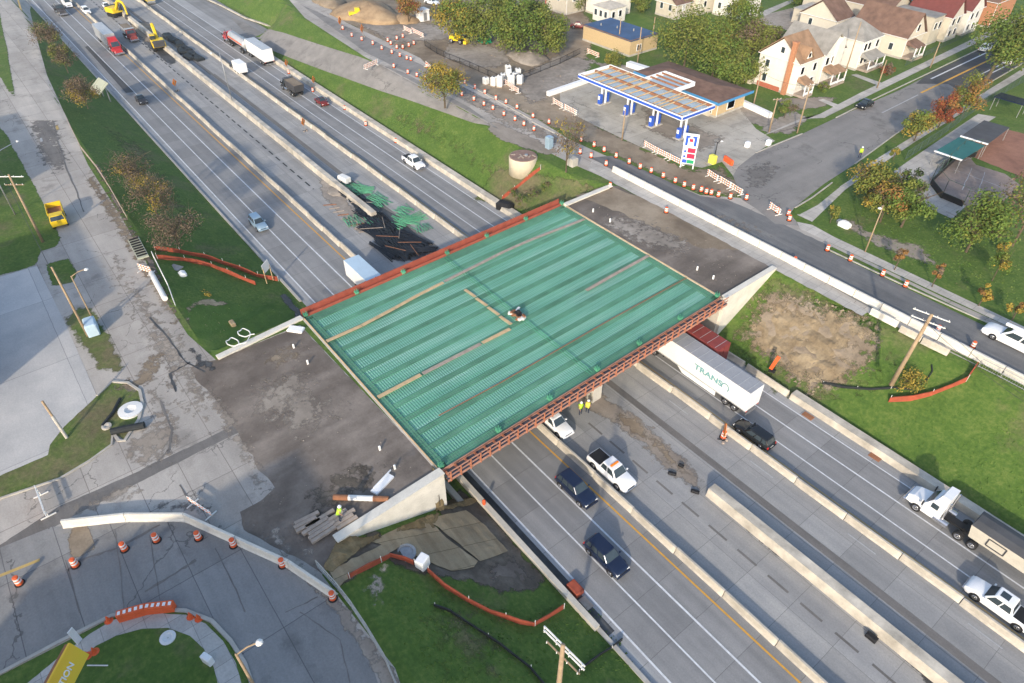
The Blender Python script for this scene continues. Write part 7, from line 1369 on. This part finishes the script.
def tree(name, label, base, top_y, rad, mats, n=1500, leaf=.4, trunk=.22, crown_lo=.28, z=None, group=None, bare=0.0, h=None, cx=0, cy=0, squash=1.0, seed=None, twig=18):
    z0 = G if z is None else z; B = P(*base, z0); H_ = h or max(2, hz(base, top_y, z0)); rnd = random.Random(seed or int(base[0] * 13 + base[1] * 7)); t = thing(name, label, 'tree' if 'bush' not in name else 'bush', B, 0, group)
    c = Vector((cx, cy, H_ * (1 + crown_lo) / 2)); rz_ = H_ * (1 - crown_lo) / 2
    tr = MB(); tr.tube([(0, 0, -.2), (cx * .2 + rnd.uniform(-.1, .1), cy * .2, H_ * .25), (cx * .6, cy * .6, H_ * .55), (cx, cy, H_ * .85)], [trunk, trunk * .8, trunk * .5, trunk * .12], 7)
    for k in range(twig):
        a = rnd.uniform(0, 2 * PI); zs = rnd.uniform(.2, .6) * H_; f = zs / H_; st = Vector((cx * f, cy * f, zs)); e = c + Vector((math.cos(a) * rad * rnd.uniform(.4, .95), math.sin(a) * rad * rnd.uniform(.4, .95), rz_ * rnd.uniform(-.3, .8)))
        m_ = st.lerp(e, .5) + Vector((rnd.uniform(-.3, .3), rnd.uniform(-.3, .3), .3)); tr.tube([st, m_, e], [trunk * .35, trunk * .2, .02], 4)
        if bare:
            for q in range(6):
                s0 = m_.lerp(e, rnd.random()); e2 = s0 + Vector((rnd.uniform(-1, 1), rnd.uniform(-1, 1), rnd.uniform(0, 1))) * rad * .35; tr.tube([s0, e2], [.035, .012], 3)
    tr.build('trunk', 'bark', t)
    K = max(7, int(rad * 7)); cl = []
    for k in range(K):
        while True:
            d = Vector((rnd.uniform(-1, 1), rnd.uniform(-1, 1), rnd.uniform(-.9, 1)))
            if .25 < d.length < 1: break
        taper = 1 - .35 * max(0, d.z); cl.append((c + Vector((d.x * rad * taper * .86, d.y * rad * taper * .86, d.z * rz_ * .86)), rnd.uniform(.27, .47) * rad * squash, rnd.randrange(len(mats))))
    vs, fs, mi = [], [], []
    n = int(n * 1.7); leaf *= .86
    for i in range(n):
        cc, cr, m_ = rnd.choice(cl); d = Vector((rnd.gauss(0, 1), rnd.gauss(0, 1), rnd.gauss(0, .8))); d.normalize(); p = cc + d * cr * (rnd.random() ** .4)
        nr = (d + Vector((rnd.gauss(0, .6), rnd.gauss(0, .6), rnd.gauss(.3, .6)))).normalized(); s_ = leaf * rnd.uniform(.6, 1.25); a = nr.orthogonal().normalized() * s_ * .5; b = nr.cross(a).normalized() * s_ * .4
        k = len(vs); vs += [p - a, p + b, p + a, p - b]; fs.append((k, k + 1, k + 2, k + 3)); mi.append(m_ if rnd.random() > .12 else rnd.randrange(len(mats)))
    me = bpy.data.meshes.new('crown'); me.from_pydata([tuple(v) for v in vs], [], fs); me.update()
    for m_ in mats: me.materials.append(MATS[m_])
    me.polygons.foreach_set('material_index', mi); o = bpy.data.objects.new('crown', me); COL.objects.link(o); o.parent = t; return t
Gm, Ol, Ye, Or, Re, Br, Dk = 'leaf_green', 'leaf_olive', 'leaf_yellow', 'leaf_orange', 'leaf_red', 'leaf_brown', 'leaf_dark'
tree('autumn_tree', 'round yellow leafed tree alone beside the far service road', (445, 107), 64, 4.6, [Ye, Ye, Ol], 2600, .4, bare=.5)
tree('bare_tree', 'thin half bare tree with yellow leaves beside the round tank', (566, 172), 116, 3.6, [Ye, Br, Br, Ol], 420, .35, bare=1, trunk=.16)
for x, y, ty, r_, ms, l in ((456, 42, -6, 5.6, [Ye, Ol, Ol, Gm], 'yellowing tree at the left end of the big tree row'), (484, 45, -6, 5.8, [Ol, Gm], 'second big green tree of the row over the gravel yard'), (516, 56, 2, 5.8, [Gm, Ol], 'third big green tree of the row, standing lowest'), (545, 56, 6, 5.8, [Gm, Ol], 'round green tree at the right end of the row'), (532, 40, -8, 4.6, [Gm, Ol, Dk], 'green tree behind the right end of the row'), (500, 25, -12, 4.5, [Ol, Gm], 'green tree behind the middle of the row')):
    tree('broadleaf_tree', l, (x, y), ty, r_, ms, 3200, .55, .3, .10, group='big trees over the gravel yard')
tree('autumn_tree', 'orange leafed tree beside the white shed at the top', (409, 24), -8, 3.6, [Or, Re, Or, Ol], 1500, .45, bare=.3)
for x, y, ty, r_, ms, l in ((684, 66, 4, 7.6, [Gm, Ol, Ol], 'huge green tree right of the blue roofed building'), (712, 78, 18, 6.0, [Gm, Ol], 'green tree directly behind the shop roof'), (748, 66, 20, 5.6, [Ol, Br, Ol], 'brownish tree beside the white victorian house'), (738, 42, -2, 6.0, [Ol, Ol, Gm], 'olive tree crown behind the brownish one'), (736, 86, 48, 5.0, [Gm, Ol], 'low green tree at the right end of the shop'), (722, 66, 30, 4.2, [Gm, Ol, Ye], 'green tree filling the middle of the tree clump')):
    tree('broadleaf_tree', l, (x, y), ty, r_, ms, 3600, .5, .3, .06, group='tree clump behind the shop')
for x, y, ty, r_, ms, l in ((914, 141, 108, 2.9, [Ol, Ye, Gm], 'yellow green street tree, left one of the three by the park fence'), (938, 128, 92, 2.7, [Re, Or, Re], 'red street tree, middle one of the three by the park fence'), (962, 117, 74, 3.3, [Ol, Or, Gm, Ye], 'orange and green street tree, right one of the three by the park fence')):
    tree('autumn_tree', l, (x, y), ty, r_, ms, 1700, .38, .18, .12, group='autumn trees by the park fence')
tree('large_tree', 'very large green tree covering the top right corner', (985, 82), -14, 7.6, [Gm, Ol, Gm], 8000, .5, .42, .30, h=14.5, cx=1.6, cy=2.0, squash=1.15)
tree('large_tree', 'large green tree crown at the right picture edge behind the corner tree', (1040, 76), -10, 6.0, [Gm, Ol], 2600, .5, .4, .3, h=14)
for x, y, ty, r_, ms, nl, l in ((866, 204, 165, 4.2, [Ol, Ye, Ol], 2200, 'wide yellow park tree at the cross street corner'), (880, 222, 184, 3.3, [Ol, Or, Ol, Ye], 2000, 'orange tinged park tree behind the lamp'), (901, 227, 180, 3.6, [Gm, Ol, Gm], 2400, 'green park tree with pale trunk near the paved court'), (905, 200, 170, 2.5, [Dk, Gm], 1100, 'dark green park tree next to the paved plaza'), (966, 252, 199, 4.6, [Gm, Ol, Gm], 3600, 'large round green park tree below the court'), (1012, 246, 166, 5.0, [Br, Ye, Ol, Br], 1300, 'half bare brown and yellow tree at the right edge')):
    tree('park_tree', l, (x, y), ty, r_, ms, nl, .4, .2, .22, group='park trees', bare=.4)
for x, y, ty, r_, ms, l in ((894, 270, 246, .9, [Or, Br], 'thin orange sapling above the sidewalk, left one'), (932, 287, 262, .9, [Or, Br], 'thin orange sapling above the sidewalk, second from left'), (978, 306, 284, 1.1, [Ye, Or], 'yellow sapling by the sidewalk, third from left'), (1010, 322, 300, 1.1, [Ye, Or], 'yellow sapling by the sidewalk near the bucket truck'), (992, 281, 245, 1.7, [Gm, Ye, Ol], 'young green and yellow tree on the park lawn'), (1001, 254, 243, 1.0, [Ye], 'small bright yellow shrub tree below the brown tree'), (830, 223, 205, 1.2, [Ol, Ye], 'small thin tree beside the bare soil'), (893, 160, 148, 1.0, [Ye, Ol], 'small yellow shrub by the park sidewalk'), (784, 118, 100, 2.0, [Gm, Ol, Br], 'bushy green tree beside the forecourt driveway')):
    tree('young_tree', l, (x, y), ty, r_, ms, 420 if r_ < 1.5 else 900, .28, .09, .25, group='young trees', twig=8)
tree('round_bush', 'yellow green bush behind the fuel canopy', (613, 66), 50, 2.6, [Ol, Ye, Ol], 900, .35, .1, .05); tree('round_bush', 'dark red bush before the cream house', (884, 74), 62, 1.8, [Re, Br], 500, .3, .1, .05); tree('round_bush', 'small garden bush before the white victorian house', (822, 92), 83, 1.4, [Ol, Gm], 400, .3, .1, .05)
tree('round_bush', 'yellow green bush at the foot of the right utility pole', (905, 386), 358, 2.2, [Ye, Ol, Ye], 700, .25, .06, .0, z=4.0, h=2.2); tree('round_bush', 'bright green bush on the left bank by the straw edge', (206, 302), 290, 1.4, [Gm, Ye], 500, .25, .06, .0, z=3.5, h=1.6)
for x, y, ty, r_, ms, bn, l, zz in ((52, 50, 22, 4.0, [Br, Br, Br, Ol], 2200, 'thin brown bare tree on the left bank, uppermost', 5.0), (68, 72, 42, 3.0, [Br, Br, Br, Ol], 1900, 'thin brown bare tree on the left bank, second from the top', 5.2), (88, 108, 78, 3.6, [Br, Ye, Br, Br], 2200, 'thin brown and yellow tree on the left bank below the guide sign', 5.3)):
    tree('bare_tree', l, (x, y), ty, r_, ms, bn, .28, .12, .2, z=zz, group='bare trees on the left bank', bare=1, twig=26)
for x, y, ty, r_, ms, bn, l, zz in ((140, 196, 150, 3.6, [Br, Ye, Br, Br], 1300, 'bare tree with sparse yellow leaves on the left bank, upper one', 4.8), (160, 222, 170, 3.9, [Ye, Br, Br, Br], 1700, 'bare tree with a golden leaf cluster on the left bank, middle one', 4.6), (182, 254, 206, 3.9, [Br, Br, Br], 1500, 'brown bare tree just above the orange fences', 4.4)):
    tree('bare_tree', l, (x, y), ty, r_, ms, bn, .25, .13, .15, z=zz, group='bare trees on the left bank', bare=1, twig=30)
rb = random.Random(5)
for i, (x, y) in enumerate([(520, 205), (532, 196), (548, 190), (560, 198), (545, 180), (575, 186), (515, 196)]): tree('round_bush', 'scrubby bush on the bank below the round tank, %s from the left' % ['third', 'fourth', 'fifth', 'sixth', 'second to last', 'last', 'first'][i] if 0 else 'scrubby low bush on the bank between the round tank and the bridge', (x, y), 0, rb.uniform(.9, 1.5), [Gm, Ol, Br], 220, .25, .04, .0, z=gz(*P(x, y, 3).xy) if 0 else 3.0 + rb.uniform(-1, 1), h=1.3, group='scrub by the tank', twig=4)
for x, y, ty, r_, ms, l in ((640, 12, -8, 3.6, [Gm, Ol], 'small green tree by the top lawn'), (576, 10, -12, 4.0, [Ol, Gm], 'green tree between the blue roofed house and the white house'), (770, 48, 26, 3.0, [Ol, Br], 'brownish small tree at the garage court corner'), (800, 6, -10, 3.4, [Gm, Ol], 'green tree at the top edge near the brick building'), (905, 10, -14, 3.4, [Gm, Ol], 'green tree behind the brown roofed houses')):
    tree('broadleaf_tree', l, (x, y), ty, r_, ms, 1500, .45, .2, .12)
# ---------------------------------------------------------------- light haze
hm = bpy.data.materials.new('haze_air'); hm.use_nodes = True; n = hm.node_tree.nodes; n.remove(n['Principled BSDF']); pv = n.new('ShaderNodeVolumePrincipled'); pv.inputs['Color'].default_value = (0.9, 0.92, 0.95, 1); pv.inputs['Density'].default_value = 0.00016; pv.inputs['Anisotropy'].default_value = 0.2
hm.node_tree.links.new(pv.outputs[0], n['Material Output'].inputs['Volume']); MATS['haze_air'] = hm
hz_ = MB().box((0, 150, 32), (2600, 2300, 68)).build('haze', 'haze_air'); struct(hz_, 'stuff')
